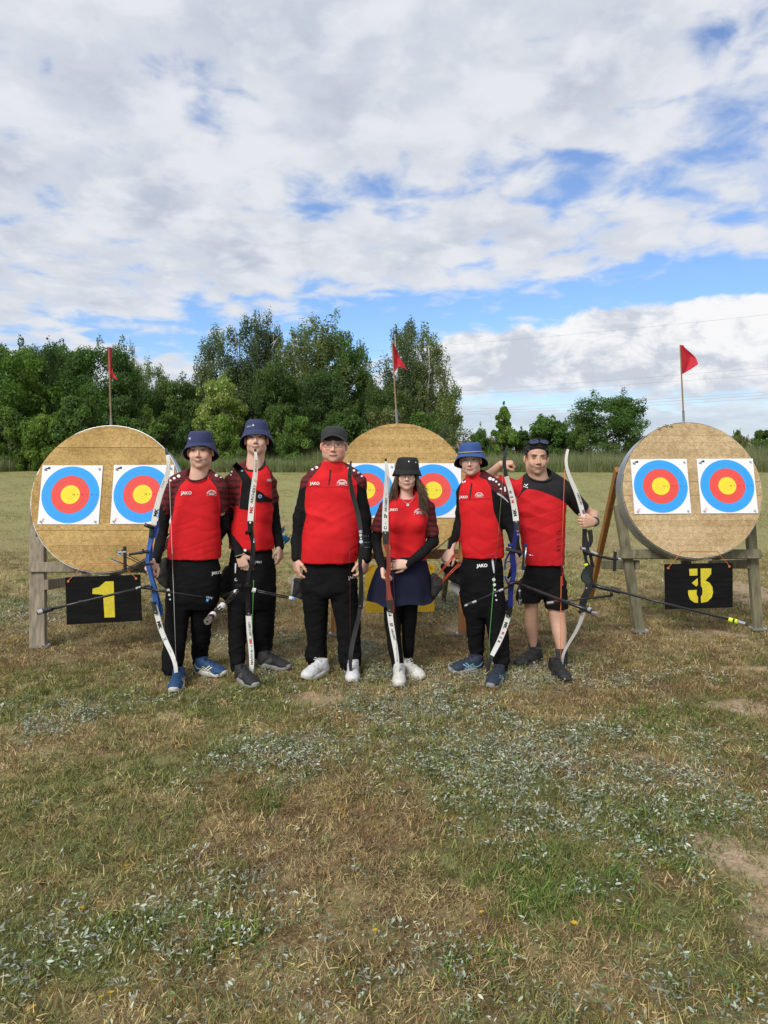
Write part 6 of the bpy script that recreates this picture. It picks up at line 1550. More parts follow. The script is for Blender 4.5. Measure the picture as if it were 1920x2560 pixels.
# ---------------- 4: woman
def archer4():
    s = Person('young woman with long brown hair, black bucket hat and navy dotted skirt', 5.15, (1015, 1695))
    torso = [(1238, 996, 1036, .045, .01), (1248, 978, 1056, .07, .005), (1262, 969, 1066, .09, 0), (1305, 968, 1069, .118, -.01), (1335, 971, 1066, .112, 0), (1370, 975, 1063, .105, 0), (1402, 973, 1065, .108, 0)]
    pel = [(1390, 972, 1064, .105, 0), (1430, 962, 1072, .115, 0), (1480, 960, 1056, .112, 0), (1505, 962, 1044, .09, 0)]
    ll = [(1450, 961, 1008, .09, 0), (1500, 960, 1006, .085, 0), (1549, 960, 1003, .077, -.01), (1585, 966, 1001, .064, -.02), (1621, 969, 1005, .062, -.05), (1650, 977, 1008, .05, -.07), (1678, 983, 1008, .042, -.08)]
    rl = [(1450, 1004, 1054, .09, 0), (1500, 1003, 1046, .085, 0), (1549, 1004, 1042, .077, .02), (1585, 1005, 1038, .064, .04), (1621, 1006, 1036, .062, .06), (1645, 1009, 1032, .05, .09), (1664, 1011, 1030, .042, .10)]
    la = [(968, 1264, 0, 14), (949, 1318, .02, 13), (940, 1355, .03, 12), (957, 1420, -.14, 8.5)]; ra = [(1067, 1266, 0, 14), (1080, 1325, .02, 13), (1083, 1354, .02, 12), (1019, 1411, -.17, 8.5)]
    body(s, torso, [ll, rl], [(la, .005), (ra, .005)], dict(eye_px=(1017.5, 1187.5), dy=-.085, yaw=-2, pitch=-1, roll=1, sc=.93, wide=.98, jaw=.95, nose=.85, smile=.45), ((1016, 1252), .01, .045),
         [dict(wrist=s.p(957, 1419, -.15), d=(.12, -.34, -.95), back=(-.85, .30, 0), thumb=(.8, .4, .2), curl=.9, sc=.90, thumbcurl=.3), dict(wrist=s.p(1020, 1410, -.175), d=(-1, -.12, -.02), back=(.0, -1, .25), thumb=(0, -.1, -1), curl=.42, sc=.90, thumbcurl=.3)],
         (0.73, 0.47, 0.37), (0.08, 0.062, 0.04), box=(915, 1110, 1130, 1735), blush=.45, lip=(0.44, 0.17, 0.16))
    s.eyes((0.045, 0.04, 0.03), 1.0)
    def sh(v):
        v.loft(s.sec(torso), .012)
        for q in (-1, 1): v.ell(s.p(1018 + q * 22, 1312, -.085), (.058, .045, .055), None, .03)
        for rows in ([(975, 1256, 0, 13), (966, 1268, 0, 17), (944, 1322, .02, 18.5)], [(1060, 1256, 0, 13), (1069, 1270, 0, 17), (1080, 1332, .02, 19)]): v.chain(*s.pts(rows), .02)
        v.cone(s.p(1017, 1228, .02), s.p(974, 1254, 0), .045, .038, .02); v.cone(s.p(1017, 1228, .02), s.p(1060, 1254, 0), .045, .038, .02)
        v.ell(s.p(1016, 1232, -.02), (.066, .075, .056), None, .006, 's')
        v.cone(s.p(941, 1330, .02), s.p(945, 1314, .02), .044, .044, 0, 's'); v.cone(s.p(1081, 1341, .02), s.p(1080, 1324, .02), .046, .046, 0, 's')
    lseam = [(992, 1225), (984, 1240), (972, 1262), (966, 1290), (962, 1344), (0, 1345)]; rseam = [(1040, 1225), (1048, 1240), (1062, 1265), (1069, 1295), (1063, 1330), (1061, 1351), (1061, 1352)]
    shirt = garment(s, 'shirt', sh, (915, 1110, 1205, 1412), (-.26, .22), None, FOLD_SH(71, .010), store='shirt', split=(lambda X, Y, V: (((X < xline(Y, lseam)) | (X > xline(Y, rseam))) & (Y < 1346)) * np.where(X < 1016, 1, 2), [('shirt', CLOTH, flat(RED))] + [('sleeve', CLOTH, lambda V: stripes(V, MAROON, (.035, .012, .014), .007))] * 2))
    ring_collar(s, (1016, 1235), 25, .072, .048, mat('red_collar_knit', RED, .85), shirt, .0055)
    for k, rows in enumerate(([(947, 1312, .02, 13), (940, 1355, .03, 13), (947, 1390, -.06, 11.5), (957, 1421, -.15, 9.5)], [(1080, 1322, .02, 14.5), (1083, 1354, .02, 14), (1052, 1386, -.1, 12.5), (1019, 1411, -.17, 10)])):
        garment(s, 'undersleeve', lambda v: v.chain(*s.pts(rows), .012), (915, 1110, 1295, 1440), (-.3, .2), BLK2, ((.004, (24, 24, 34), 8 + k, None, .5),), h=.005, store='arm%d' % k)
    trousers(s, pel, ll, rl, 81, (940, 1080, 1380, 1695), 1400, 1500, 'leggings', a=.003)
    # skirt: flared cloth with folds towards the hem
    rows = [(1388, 973, 1064, .118), (1398, 962, 1066, .128), (1422, 940, 1072, .150), (1448, 929, 1078, .168), (1474, 921, 1082, .180), (1499, 916, 1086, .188)]; n = 90; V = []
    for lay in (0, .004):
        for k, (py, xl, xr, hd) in enumerate(rows):
            a = s.p(xl, py); b = s.p(xr, py); w = k / 5
            for i in range(n):
                t = 6.2832 * i / n; fo = 1 + w * w * (.035 * math.sin(7 * t + .6) + .02 * math.sin(12 * t + 2)) - lay / .2
                V.append(((a[0] + b[0]) / 2 + (b[0] - a[0]) / 2 * math.cos(t) * fo, s.Y + .01 - hd * math.sin(t) * fo, a[2] + w * w * (.010 * math.sin(5 * t + 1.2) - .012 * math.sin(t))))
    m_ = len(rows) * n; F = []
    for k in range(len(rows) - 1):
        for i in range(n):
            q = (k * n + i, k * n + (i + 1) % n, (k + 1) * n + (i + 1) % n, (k + 1) * n + i); F += [q[::-1], tuple(m_ + x for x in q)]
    o = (len(rows) - 1) * n; F += [(o + i, o + (i + 1) % n, m_ + o + (i + 1) % n, m_ + o + i) for i in range(n)]
    mm = bpy.data.materials.new('navy_dotted_skirt'); mm.use_nodes = True; nt = NT(mm.node_tree); b = mm.node_tree.nodes['Principled BSDF']
    pos = nt.new('ShaderNodeNewGeometry').outputs['Position']; sp = nt.new('ShaderNodeSeparateXYZ'); nt.link(pos, sp.inputs[0])
    k = 2 * math.pi / .0145; u1 = nt.m('SINE', nt.m('MULTIPLY', nt.m('ADD', sp.outputs[0], sp.outputs[2]), k)); u2 = nt.m('SINE', nt.m('MULTIPLY', nt.m('SUBTRACT', sp.outputs[0], sp.outputs[2]), k))
    w = nt.ss(nt.m('MULTIPLY', u1, u2), .30, .62); w = nt.m('MULTIPLY', w, nt.ss(u1, -.1, .1))
    nt.link(nt.mix(w, (0.005, 0.006, 0.020), (0.036, 0.040, 0.085)), b.inputs['Base Color']); b.inputs['Roughness'].default_value = .85; b.inputs['Specular IOR Level'].default_value = .2
    mesh_obj('skirt', V, F, mm, s.t, True)
    S = [s.bvh['shirt']]
    crest(s, (1048, 1284), 27, S, shirt); word('JAKO', (984, 1275), 8.3, S, WHITE, shirt, bold=.03)
    for (x, y, r) in ((947, 1251, 2.6), (943.5, 1258, 2.4), (1058, 1243, 2.4), (1062, 1250, 2.2)): dot((x, y), r * .82, S, WHITE, shirt)
    m = MB(); o = s.p(1018, 1240, 0); m.tube([o + np.array((.055 * math.cos(a), -.085 * math.sin(a) - .012, -.055 * max(0, math.sin(a)) ** 2 + .01)) for a in np.linspace(0, 3.1416, 20)], .0012, 4, False)
    nk = m.build('necklace', GREYP_L, s.t); q = cast(1019.5, 1262, S, .006); 
    if q is not None: mm2 = MB(); mm2.disc(q, (0, -1, .1), .0105, 14, .003); mm2.build('pendant', mat('silver_pendant', (0.75, 0.70, 0.62), .3, metal=.5, var=0), nk)
    s.bucket(BLKHAT, BLKHAT, crown=(.135, .092), seam=.040, brim=.112, drop=-.018, lift=.010, sx=1.02)
    H = [s.bvh['hat']]; hat = s.t.children[-3]
    for (x, y) in ((1022, 1153.5), (1039.5, 1156)): dot((x, y), 1.7, H, WHITE, hat, 'eyelet')
    s.glasses('round', FRAME_D, -.004)
    # long hair: locks falling from under the hat over the shoulders
    r = random.Random(5); hm = hair_mat('long_brown_hair', (0.105, 0.063, 0.038)); hm2 = hair_mat('lighter_brown_hair', (0.20, 0.125, 0.078)); root = None
    for side in (-1, 1):
        for mt, cnt in ((hm, 430), (hm2, 170)):
            m = MB()
            for k in range(cnt):
                t = r.random(); a = s.L(side * (.058 + .024 * r.random()), .050 - .11 * t, .03 - .03 * r.random())
                if side < 0: e = s.p(980 + r.uniform(-8, 14), r.uniform(1225, 1262) + 6 * t, -.06 + .12 * t); md = s.p(988 + r.uniform(-6, 6), 1205 + r.uniform(-5, 5), -.05 + .12 * t)
                else: e = s.p(r.uniform(1046, 1074), r.uniform(1235, 1300) - 20 * t, -.125 + .16 * t); md = s.p(1046 + r.uniform(-5, 7), 1213 + r.uniform(-6, 6), -.06 + .12 * t)
                pts = []
                for i in range(9):
                    u = i / 8; p = a * (1 - u) ** 2 + md * 2 * u * (1 - u) + e * u * u; p = p + np.array((math.sin(u * 4 + k) * .0015, math.cos(u * 3 + k) * .0015, 0)); pts.append(p)
                m.tube(pts, [.0022, .0023, .0023, .0022, .0020, .0018, .0016, .0012, .0004], 3, False)
            o = m.build('hair', mt, s.t, True)
    m = MB()
    for k in range(170):
        t = r.uniform(-1, 1); a = s.L(.072 * t, -.085 + .03 * abs(t), -.02); e = s.p(1016 + 34 * t + r.uniform(-4, 4), r.uniform(1236, 1262), .05 + r.uniform(-.01, .05)); md = s.p(1016 + 30 * t, 1215, .06)
        m.tube([a * (1 - u) ** 2 + md * 2 * u * (1 - u) + e * u * u for u in np.linspace(0, 1, 7)], [.005, .0055, .005, .0045, .004, .003, .001], 4, False)
    m.build('hair', hm, s.t, True)
    hair_cap(s, hm, .005, zback=-.10, fcut=.02, seed=9, top=.07)
    for (toe, hd) in (((998, 1721), (-.02, -1)), ((1060, 1701), (.70, -.71))): s.shoe(gpt(*toe), hd, .262, UP_CREAM, SOLE_W, LACE_W, .098, marks=[(GREYP_L, .003, CROSS[:3])])
    return s

# ---------------- 5: young man in the brighter blue hat
def archer5():
    s = Person('young man in a bright blue bucket hat and round glasses holding a dark blue bow', 5.3, (1215, 1690))
    torso = [(1200, 1166, 1218, .05, .01), (1208, 1156, 1238, .08, 0), (1225, 1149, 1250, .1, 0), (1260, 1147, 1254, .115, 0), (1310, 1151, 1256, .118, 0), (1345, 1150, 1259, .12, 0), (1376, 1152, 1261, .12, 0), (1394, 1158, 1259, .115, 0)]
    pel = [(1378, 1154, 1256, .11, 0), (1420, 1149, 1260, .118, 0), (1470, 1148, 1259, .118, 0), (1520, 1154, 1258, .1, 0), (1540, 1162, 1254, .08, 0)]
    ll = [(1480, 1148, 1208, .1, 0), (1554, 1165, 1212, .088, .02), (1600, 1170, 1210, .075, .04), (1640, 1174, 1209, .068, .06), (1660, 1178, 1208, .06, .07)]
    rl = [(1480, 1203, 1260, .1, 0), (1554, 1213, 1268, .09, -.04), (1610, 1225, 1272, .078, -.09), (1650, 1231, 1272, .07, -.13), (1682, 1237, 1271, .062, -.15)]
    la = [(1157, 1226, .03, 11.5), (1149, 1310, .06, 10.5), (1128, 1377, 0, 8.5)]; ra = [(1250, 1228, -.01, 16), (1272, 1300, 0, 14), (1286, 1346, -.02, 12), (1293, 1382, -.12, 9)]
    body(s, torso, [ll, rl], [(la, .006), (ra, .006)], dict(eye_px=(1174, 1150.5), dy=-.085, yaw=-13, pitch=-2, roll=-4, sc=.96, wide=.98, jaw=1.02, smile=.8), ((1190, 1212), .02, .050),
         [dict(wrist=s.p(1128, 1376, 0), d=(-.45, -.12, -.75), back=(-.5, -1, .3), thumb=(.6, -.5, -.6), curl=.75, sc=.98), dict(wrist=s.p(1293, 1380, -.125), d=(-.02, -.10, -1), back=(1, -.55, 0), thumb=(-.5, -1, 0), curl=.5, sc=1.0, thumbcurl=.3)],
         (0.71, 0.45, 0.355), (0.09, 0.06, 0.04), box=(1088, 1325, 1095, 1735), blush=.6, stub=.08)
    s.eyes((0.05, 0.06, 0.045), .65)
    def sh(v):
        v.loft(s.sec(torso), .012)
        for rows in ([(1164, 1219, .02, 12), (1156, 1230, .03, 13.5), (1148, 1312, .06, 12.5), (1127, 1377, 0, 10.5)], [(1240, 1218, 0, 17), (1253, 1232, -.01, 19.5), (1272, 1302, 0, 17.5), (1286, 1346, -.02, 14), (1293, 1382, -.125, 11.5)]): v.chain(*s.pts(rows), .02)
        v.cone(s.p(1192, 1190, .03), s.p(1162, 1216, .02), .045, .038, .02); v.cone(s.p(1196, 1188, .03), s.p(1244, 1214, 0), .055, .048, .02)
        v.loft(s.sec([(1180, 1166, 1212, .065, .02), (1196, 1162, 1216, .07, .02), (1210, 1158, 1222, .075, .015)]), .008, n=2)
        v.loft(s.sec([(1168, 1170, 1208, .058, .02), (1190, 1170, 1208, .056, .02), (1200, 1172, 1206, .05, .02)]), .004, 's', n=2)
    lseam = [(1166, 1175), (1162, 1202), (1152, 1212), (1147, 1235), (1149, 1280), (1153, 1310), (1149, 1345), (1100, 1400)]; rseam = [(1205, 1175), (1196, 1193), (1216, 1200), (1226, 1215), (1229, 1240), (1233, 1275), (1246, 1310), (1257, 1340), (1260, 1360), (1262, 1400)]
    def lab(X, Y, V):
        sl = (X < xline(Y, lseam)) | (X > xline(Y, rseam)); up = np.where(X < 1190, Y < 1208, Y < 1226 + (X - 1232) * .62)
        return np.where(sl, np.where(up, 1, 2) + 2 * (X > 1195), 0)
    shirt = garment(s, 'shirt', sh, (1095, 1325, 1160, 1410), (-.28, .25), None, FOLD_SH(91, .013), store='shirt', split=(lab, [('shirt', CLOTH, flat(RED))] + [('shoulder_panel', CLOTH, lambda V: stripes(V, (.12, .016, .019), (.03, .011, .013), .007)), ('sleeve', BLK2, None)] * 2))
    tr = trousers(s, pel, ll, rl, 101, (1130, 1295, 1368, 1700), 1560, 1650)
    S = [s.bvh['shirt']]; T = [s.bvh['trousers']]
    strip([(1179, 1208), (1177, 1225), (1174, 1247)], [4.4, 3.6, 2.6], S, CLB, shirt, 'zip', .004); strip([(1149, 1249), (1180, 1249), (1228, 1246)], 1.0, S, mat('dark_red_seam_thread'), shirt, 'seam', .003, 14)
    word('JAKO', (1158.5, 1243.5), 8.6, S, WHITE, shirt, bold=.03); crest(s, (1198, 1241), 22, S, shirt)
    for (x, y, r) in ((1225, 1196.5, 5), (1233, 1199, 4), (1240.5, 1204, 3), (1247.5, 1211, 2.8), (1252, 1222, 2.4), (1156, 1205, 3.2), (1162, 1204, 2.6)): dot((x, y), r * .82, S, WHITE, shirt, asp=1.15)
    strip([(1243, 1233), (1256, 1241), (1267, 1251), (1271, 1256)], [4.4, 4.6, 3.4, 2], S, GREYP_L, shirt); strip([(1262, 1217), (1263, 1229)], [3, 4], S, WHITE, shirt); strip([(1223, 1389), (1235, 1388)], 3, S, GREYP_D, shirt)
    word('JAKO', (1205, 1415), 10.9, T, WHITE, tr, bold=.04, ang=-.04); strip([(1231, 1397), (1233, 1415), (1235.5, 1433)], [5, 5, 3], T, LGREY, tr)
    for (x, y, r) in ((1234.5, 1449, 4.2), (1236, 1462, 3.8), (1237.5, 1474.5, 2.8), (1239, 1488.5, 2.2), (1241, 1500, 2.3)): dot((x, y), r, T, WHITE, tr)
    s.bucket(BLUEHAT, NAVYD, crown=(.134, .091), seam=.052, brim=.130, drop=-.076, lift=.036, name='bucket_hat')
    m = MB(); m.tube([s.L((.094) * math.cos(a), .094 * 1.12 * math.sin(a) - .008, .056 + .006 * math.sin(a)) for a in np.linspace(0, 6.2832, 40)], .0035, 5, False); m.build('hat_cord', mat('tan_cord', (0.50, 0.38, 0.24), .8, var=.1), s.t.children[-3], True)
    s.glasses('round', FRAME_M, -.003)
    hair_cap(s, hair_mat('dark_brown_hair', (0.030, 0.022, 0.018)), .004, zback=-.09, fcut=.0, seed=12, top=.07)
    for (toe, hd, k) in (((1122, 1682), (-.95, -.30), 0), ((1224, 1724), (-.42, -.9), 1)):
        shoe, tree, Q = s.shoe(gpt(*toe), hd, .285, UP_NAVY, SOLE_G, LACE_K, .1, marks=[(LBLUE, .0065, CROSS)])
    return s
LGREY = mat('light_grey_print', (0.55, 0.58, 0.65), 0.6, var=0)

# ---------------- 6: man with sunglasses on his head
def archer6():
    s = Person('dark haired man with sunglasses on his head in a red and black shirt and shorts', 5.5, (1365, 1690))
    torso = [(1196, 1326, 1380, .055, .01), (1206, 1304, 1405, .085, 0), (1225, 1293, 1416, .11, 0), (1265, 1291, 1416, .125, 0), (1310, 1296, 1413, .125, 0), (1360, 1304, 1411, .125, 0), (1410, 1310, 1411, .125, 0)]
    pel = [(1396, 1314, 1408, .12, 0), (1440, 1306, 1413, .13, 0), (1480, 1302, 1415, .125, 0), (1492, 1310, 1408, .1, 0)]
    sl = [(1450, 1302, 1360, .115, 0), (1480, 1294, 1354, .11, 0), (1502, 1289, 1349, .108, -.01)]; sr = [(1450, 1356, 1414, .115, 0), (1485, 1359, 1416, .11, -.03), (1518, 1361, 1418, .108, -.06)]
    ll = [(1450, 1305, 1354, .1, 0), (1500, 1305, 1349, .085, 0), (1518, 1308, 1348, .077, 0), (1535, 1308, 1347, .074, .01), (1565, 1308, 1348, .075, .035), (1600, 1318, 1347, .058, .06), (1625, 1322, 1347, .05, .075), (1650, 1322, 1349, .048, .085)]
    rl = [(1450, 1360, 1412, .1, 0), (1500, 1365, 1414, .087, -.05), (1525, 1368, 1417, .08, -.08), (1545, 1370, 1417, .076, -.1), (1580, 1376, 1420, .076, -.14), (1615, 1386, 1419, .06, -.18), (1640, 1391, 1417, .05, -.2), (1662, 1391, 1418, .048, -.21)]
    la = [(1302, 1222, .02, 16), (1252, 1206, .06, 14), (1222, 1190, .07, 13.5), (1252, 1160, .0, 9)]; ra = [(1414, 1228, 0, 16), (1450, 1266, .06, 14), (1483, 1288, .12, 13.5), (1485, 1304, -.08, 9)]
    body(s, torso, [ll, rl], [(la, .002), (ra, .002)], dict(eye_px=(1346, 1145), dy=-.085, yaw=0, pitch=1, roll=1, sc=1.07, wide=1.02, jaw=.90, smile=.5, brow_dz=-.0065), ((1349, 1214), .01, .074),
         [dict(wrist=s.p(1252, 1160, 0), d=(.85, -.2, .1), back=(-.1, -.35, 1), thumb=(0, -1, 0), curl=1.15, sc=1.0, thumbcurl=.7), dict(wrist=s.p(1486, 1305, -.09), d=(-.95, -.30, .02), back=(-.15, -1, 0), thumb=(0, 0, 1), curl=.95, sc=1.08, thumbcurl=.5)],
         (0.58, 0.345, 0.24), (0.014, 0.013, 0.011), box=(1190, 1515, 1075, 1720), blush=.45, stub=.42, lip=(0.34, 0.13, 0.11))
    s.eyes((0.02, 0.012, 0.009), .6)
    def sh(v):
        v.loft(s.sec(torso), .012)
        for rows in ([(1312, 1216, .01, 17), (1300, 1222, .02, 19), (1250, 1206, .06, 20)], [(1404, 1216, 0, 17), (1416, 1228, 0, 20), (1452, 1270, .06, 21)]): v.chain(*s.pts(rows), .022)
        v.cone(s.p(1349, 1178, .02), s.p(1306, 1210, 0), .058, .048, .02); v.cone(s.p(1349, 1178, .02), s.p(1408, 1212, 0), .058, .048, .02)
        v.ell(s.p(1349, 1184, -.025), (.092, .092, .055), None, .006, 's')
        v.cone(s.p(1462, 1281, .07), s.p(1452, 1270, .06), .056, .054, 0, 's'); v.cone(s.p(1241, 1203, .065), s.p(1252, 1206, .06), .053, .053, 0, 's')
    arc = [(1296, 1246), (1305, 1232), (1318, 1222), (1340, 1225), (1370, 1235), (1400, 1249), (1420, 1262), (1440, 1290)]
    def lab(X, Y, V):
        ax = np.array(arc, float); yb = np.interp(X, ax[:, 0], ax[:, 1])
        up = Y < yb; edge = np.interp(Y, [1190, 1206, 1222, 1246, 1262], [1307, 1305, 1306, 1293, 1270])
        return (up & (X > edge)).astype(int)
    shirt = garment(s, 'shirt', sh, (1225, 1490, 1165, 1425), (-.25, .25), None, FOLD_SH(111, .012), store='shirt', split=(lab, [('shirt', CLOTH, flat((.55, .012, .018))), ('yoke', CLOTH, flat((.015, .014, .016)))]))
    ring_collar(s, (1349, 1186), 31, .090, .050, CLB, shirt, .006)
    sh_ = trousers(s, pel, sl, sr, 121, (1275, 1435, 1385, 1530), 1400, 1500, 'shorts', a=.010)
    S = [s.bvh['shirt']]; T = [s.bvh['shorts']]
    word('erima', (1314, 1217), 5.5, S, WHITE, shirt, ang=.3, bold=.02); strip([(1311, 1210), (1315.5, 1214), (1320, 1210)], 1.8, S, WHITE, shirt, 'emblem', n=7)
    m = np.linspace
    for k, (y, ch) in enumerate(((1332, 'U'), (1350, 'L'), (1366, 'E'), (1377, 'K'))): word(ch, (1397.5 - k * .4, y), 14, S, CLB, shirt, ang=1.45, bold=.0)
    strip([(1408, 1420), (1406, 1450), (1407, 1465)], [3, 2, 3], T, REDP, sh_)
    for x in (1387, 1392): strip([(x, 1500), (x + .6, 1504)], 1.6, T, REDP, sh_, 'red_mark', n=3)
    def ex(v, L, A):
        v.ell(L(0, .034, .098), np.array((.064, .052, .038)), A, .015); v.ell(L(0, -.02, .100), np.array((.066, .07, .042)), A, .015)
        v.ell(L(0, .060, .094), np.array((.054, .026, .022)), A, .012)
    hair_cap(s, hair_mat('black_hair', (0.012, 0.010, 0.010)), .0055, zback=-.045, seed=15, extra=ex, frontz=.064)
    r = random.Random(8); m = MB()
    for k in range(330):
        if k < 120: x = r.uniform(-.066, .066); a = s.L(x, .070 - abs(x) * .35, .100 + r.uniform(-.02, .02)); e = s.L(x * 1.03 + r.uniform(-.006, .016), .089 - abs(x) * .50 + r.uniform(-.003, .003), .079 - abs(x) * .22 + r.uniform(-.009, .007))
        elif k < 150: q = r.choice((-1, 1)); a = s.L(q * .076, .028 + r.uniform(-.03, .015), .055); e = s.L(q * (.076 + r.uniform(-.002, .002)), .036 + r.uniform(-.03, .010), .012 + r.uniform(-.012, .02))
        else: x = r.uniform(-.07, .07); f = r.uniform(-.06, .06); a = s.L(x, f, .125 - x * x * 6); e = s.L(x * 1.1 + r.uniform(-.015, .02), f + r.uniform(.005, .035), .143 - x * x * 9 + r.uniform(-.008, .005))
        m.tube([a, (a + e) / 2 + s.R @ np.array((0, .004, .004)), e], [.0036, .0034, .0008], 4, False)
    m.build('hair', MATS['black_hair'], s.t, True)
    # sunglasses pushed up on the hair
    m = MB(); g = MB()
    for q in (-1, 1):
        o = [(q * .036 + .031 * np.sign(math.cos(a)) * abs(math.cos(a)) ** .6, .019 * np.sign(math.sin(a)) * abs(math.sin(a)) ** .7) for a in np.linspace(0, 6.2832, 25)]
        pp = [s.L(x, .098 - abs(x) * .42 - z * .55, .120 + z * .75 - abs(x) * .12) for x, z in o]; m.tube(pp, .002, 5, False); g.add(pp[:-1], [tuple(range(24))])
        m.tube([s.L(q * .066, .064, .108), s.L(q * .083, .0, .07), s.L(q * .084, -.05, .03)], .0022, 5)
    m.tube([s.L(-.006, .097, .113), s.L(.006, .097, .113)], .003, 5)
    o = m.build('sunglasses', FRAME_D, s.t, True); g.build('lens', mat('dark_blue_lens', (0.06, 0.09, 0.16), .08, metal=.6, var=0), o)
    # watch
    w = s.p(1486, 1304, -.075); m = MB(); d = np.array((-.35, -.9, .1)); d /= np.linalg.norm(d); _, a, b = frame_from(d)
    m.tube([w + (a * math.cos(t) + b * math.sin(t)) * .032 for t in np.linspace(0, 6.2832, 20)], .0075, 6, False); wt = m.build('watch', mat('navy_watch_strap', (.012, .025, .06), .5, var=0), s.t, True)
    for (rows, nm) in (([(1336, 1606, .068, 14), (1336, 1640, .085, 14)], 0), ([(1404.5, 1630, -.2, 14.5), (1404.5, 1662, -.21, 14)], 1)):
        garment(s, 'sock', lambda v: v.chain(*s.pts(rows), .01), (1300, 1440, 1580, 1690), (-.35, .25), mat('charcoal_sock', (.035, .035, .037), .9, var=.2, bump=.3), ((.004, (10, 10, 60), 3, None, .5),), h=.005)
    for (toe, hd) in (((1288, 1668), (-.80, -.60)), ((1419, 1706), (.16, -1))): s.shoe(gpt(*toe), hd, .295, UP_BLACK, SOLE_K, LACE_K, .106, marks=[(GREYP_D, .004, CROSS[:4])])
    return s
import time as _time
PEOPLE = []
for fn in (archer1, archer2, archer3, archer4, archer5, archer6):
    _t = _time.time(); PEOPLE.append(fn()); print(fn.__name__, round(_time.time() - _t, 1))
# ------------------------------------------------------------------ bows, arrows, quivers
LIMBW = mat('white_limb_laminate', (0.72, 0.72, 0.69), 0.3, var=.03); LIMBB = mat('black_limb_laminate', (0.030, 0.031, 0.034), 0.32, var=.1); LIMBS = mat('silver_limb_edge', (0.40, 0.385, 0.35), 0.3, var=.1, metal=.2); WOODEDGE = mat('maple_limb_core', (0.22, 0.14, 0.08), .5, var=.2)
TIPK = mat('black_limb_tip', (0.012, 0.012, 0.013), .4, var=0); RBLUE = mat('blue_anodised_riser', (0.045, 0.13, 0.42), 0.32, metal=.35, var=.1); RDBLUE = mat('dark_blue_anodised_riser', (0.016, 0.030, 0.20), 0.30, metal=.4, var=.1)
RBLK = mat('black_anodised_riser', (0.009, 0.009, 0.010), .45, var=.1, spec=.3); RWOOD = mat('red_brown_riser_wood', (0.23, 0.045, 0.028), .38, var=.35, scale=14, aniso=(4, 4, .3)); CARB = mat('carbon_rod', (0.013, 0.013, 0.014), .3, var=0); CHROME = mat('polished_steel', (0.62, 0.62, 0.64), .22, metal=.9, var=0)
INKB = mat('black_limb_print', (0.012, 0.012, 0.013), .5, var=0); INKG = mat('grey_limb_print', (0.28, 0.28, 0.29), .5, var=0); YLIM = mat('neon_yellow_rubber', (0.62, 0.75, 0.02), .5, var=0); BLUECAP = mat('sky_blue_cap', (0.06, 0.32, 0.80), .4, var=0); WHITEP = mat('white_plastic', (0.75, 0.75, 0.75), .4, var=0)

def densify(path, n):
    p = np.array(path, float); s = np.r_[0, np.cumsum(np.linalg.norm(np.diff(p[:, :2], axis=0), axis=1))]; q = np.linspace(0, s[-1], n)
    c = np.stack([np.interp(q, s, p[:, i]) for i in range(p.shape[1])], 1)
    for _ in range(3): c[1:-1] = c[1:-1] * .5 + (c[:-2] + c[2:]) * .25
    return c
class Bow:
    def __init__(s, label, foot, Y, group='recurve bows held by the archers'):
        s.t = thing('recurve_bow', label, 'bow', tuple(npP(foot[0], foot[1], Y)), None); s.t['group'] = group; s.trees = []
    def limb(s, path, material, tip=None, tip_frac=.06, th=.006, pocket=None, edge=None):
        """path (px, py, Y, width px) from the riser out to the tip"""
        c = densify(path, 26); pts = [npP(*q[:3]) for q in c]; w = [q[3] * mpp(q[2]) for q in c]
        k = int(26 * (1 - tip_frac)); m = MB(); m.ribbon(pts[:k + 1], w[:k + 1], th, (1, 0, 0)); o = m.build('limb', material, s.t)
        s.trees.append(bvh_mb(m))
        m2 = MB(); m2.ribbon(pts[k:], [x * 1.0 for x in w[k:]], th * 1.15, (1, 0, 0)); m2.build('limb_tip', tip or TIPK, o)
        if edge: m3 = MB(); m3.ribbon([p + np.array((edge[1], .004, 0)) for p in pts[:k + 1]], [x * .55 for x in w[:k + 1]], th * 1.2, (1, 0, 0)); m3.build('limb_edge', edge[0], o)
        return o
    def bar(s, name, path, material, th=.02, parent=None, n=None, smooth=False):
        c = densify(path, n or max(6, 4 * len(path))); m = MB(); m.ribbon([npP(*q[:3]) for q in c], [q[3] * mpp(q[2]) for q in c], th, (1, 0, 0)); o = m.build(name, material, parent or s.t)
        s.trees.append(bvh_mb(m)); return o
    def rod(s, name, pts, r, material, parent=None, n=8):
        m = MB(); m.tube([npP(*p) for p in pts], r, n); return m.build(name, material, parent or s.t, True)
    def knob(s, name, a, b, r, material, parent=None, n=12):
        """short cylinder between two image points (px, py, Y); a pair of radii makes a cone"""
        m = MB(); m.tube([npP(*a), npP(*b)], r, n); return m.build(name, material, parent or s.t)
    def bolt(s, c, r, material, parent):
        m = MB(); p = cast(c[0], c[1], s.trees, .002)
        if p is None: return
        m.disc(p, (0, -1, 0), r * mpp(p[1]), 12, .004); return m.build('bolt', material, parent)
    def text(s, txt, c, size, ang, material, parent, sx=1.0, bold=0.02, shear=0.0): return word(txt, c, size, s.trees, material, parent, math.radians(ang), 'lettering', bold, shear, sx, .0015)
    def string(s, pts, material, r=.0016, serv=None):
        o = s.rod('bowstring', pts, r, material, n=5)
        if serv: s.rod('serving', serv[0], r * 1.5, serv[1], o, 5)
        return o
def bvh_mb(m): return BVHTree.FromPolygons([Vector(v) for v in m.V], m.F)

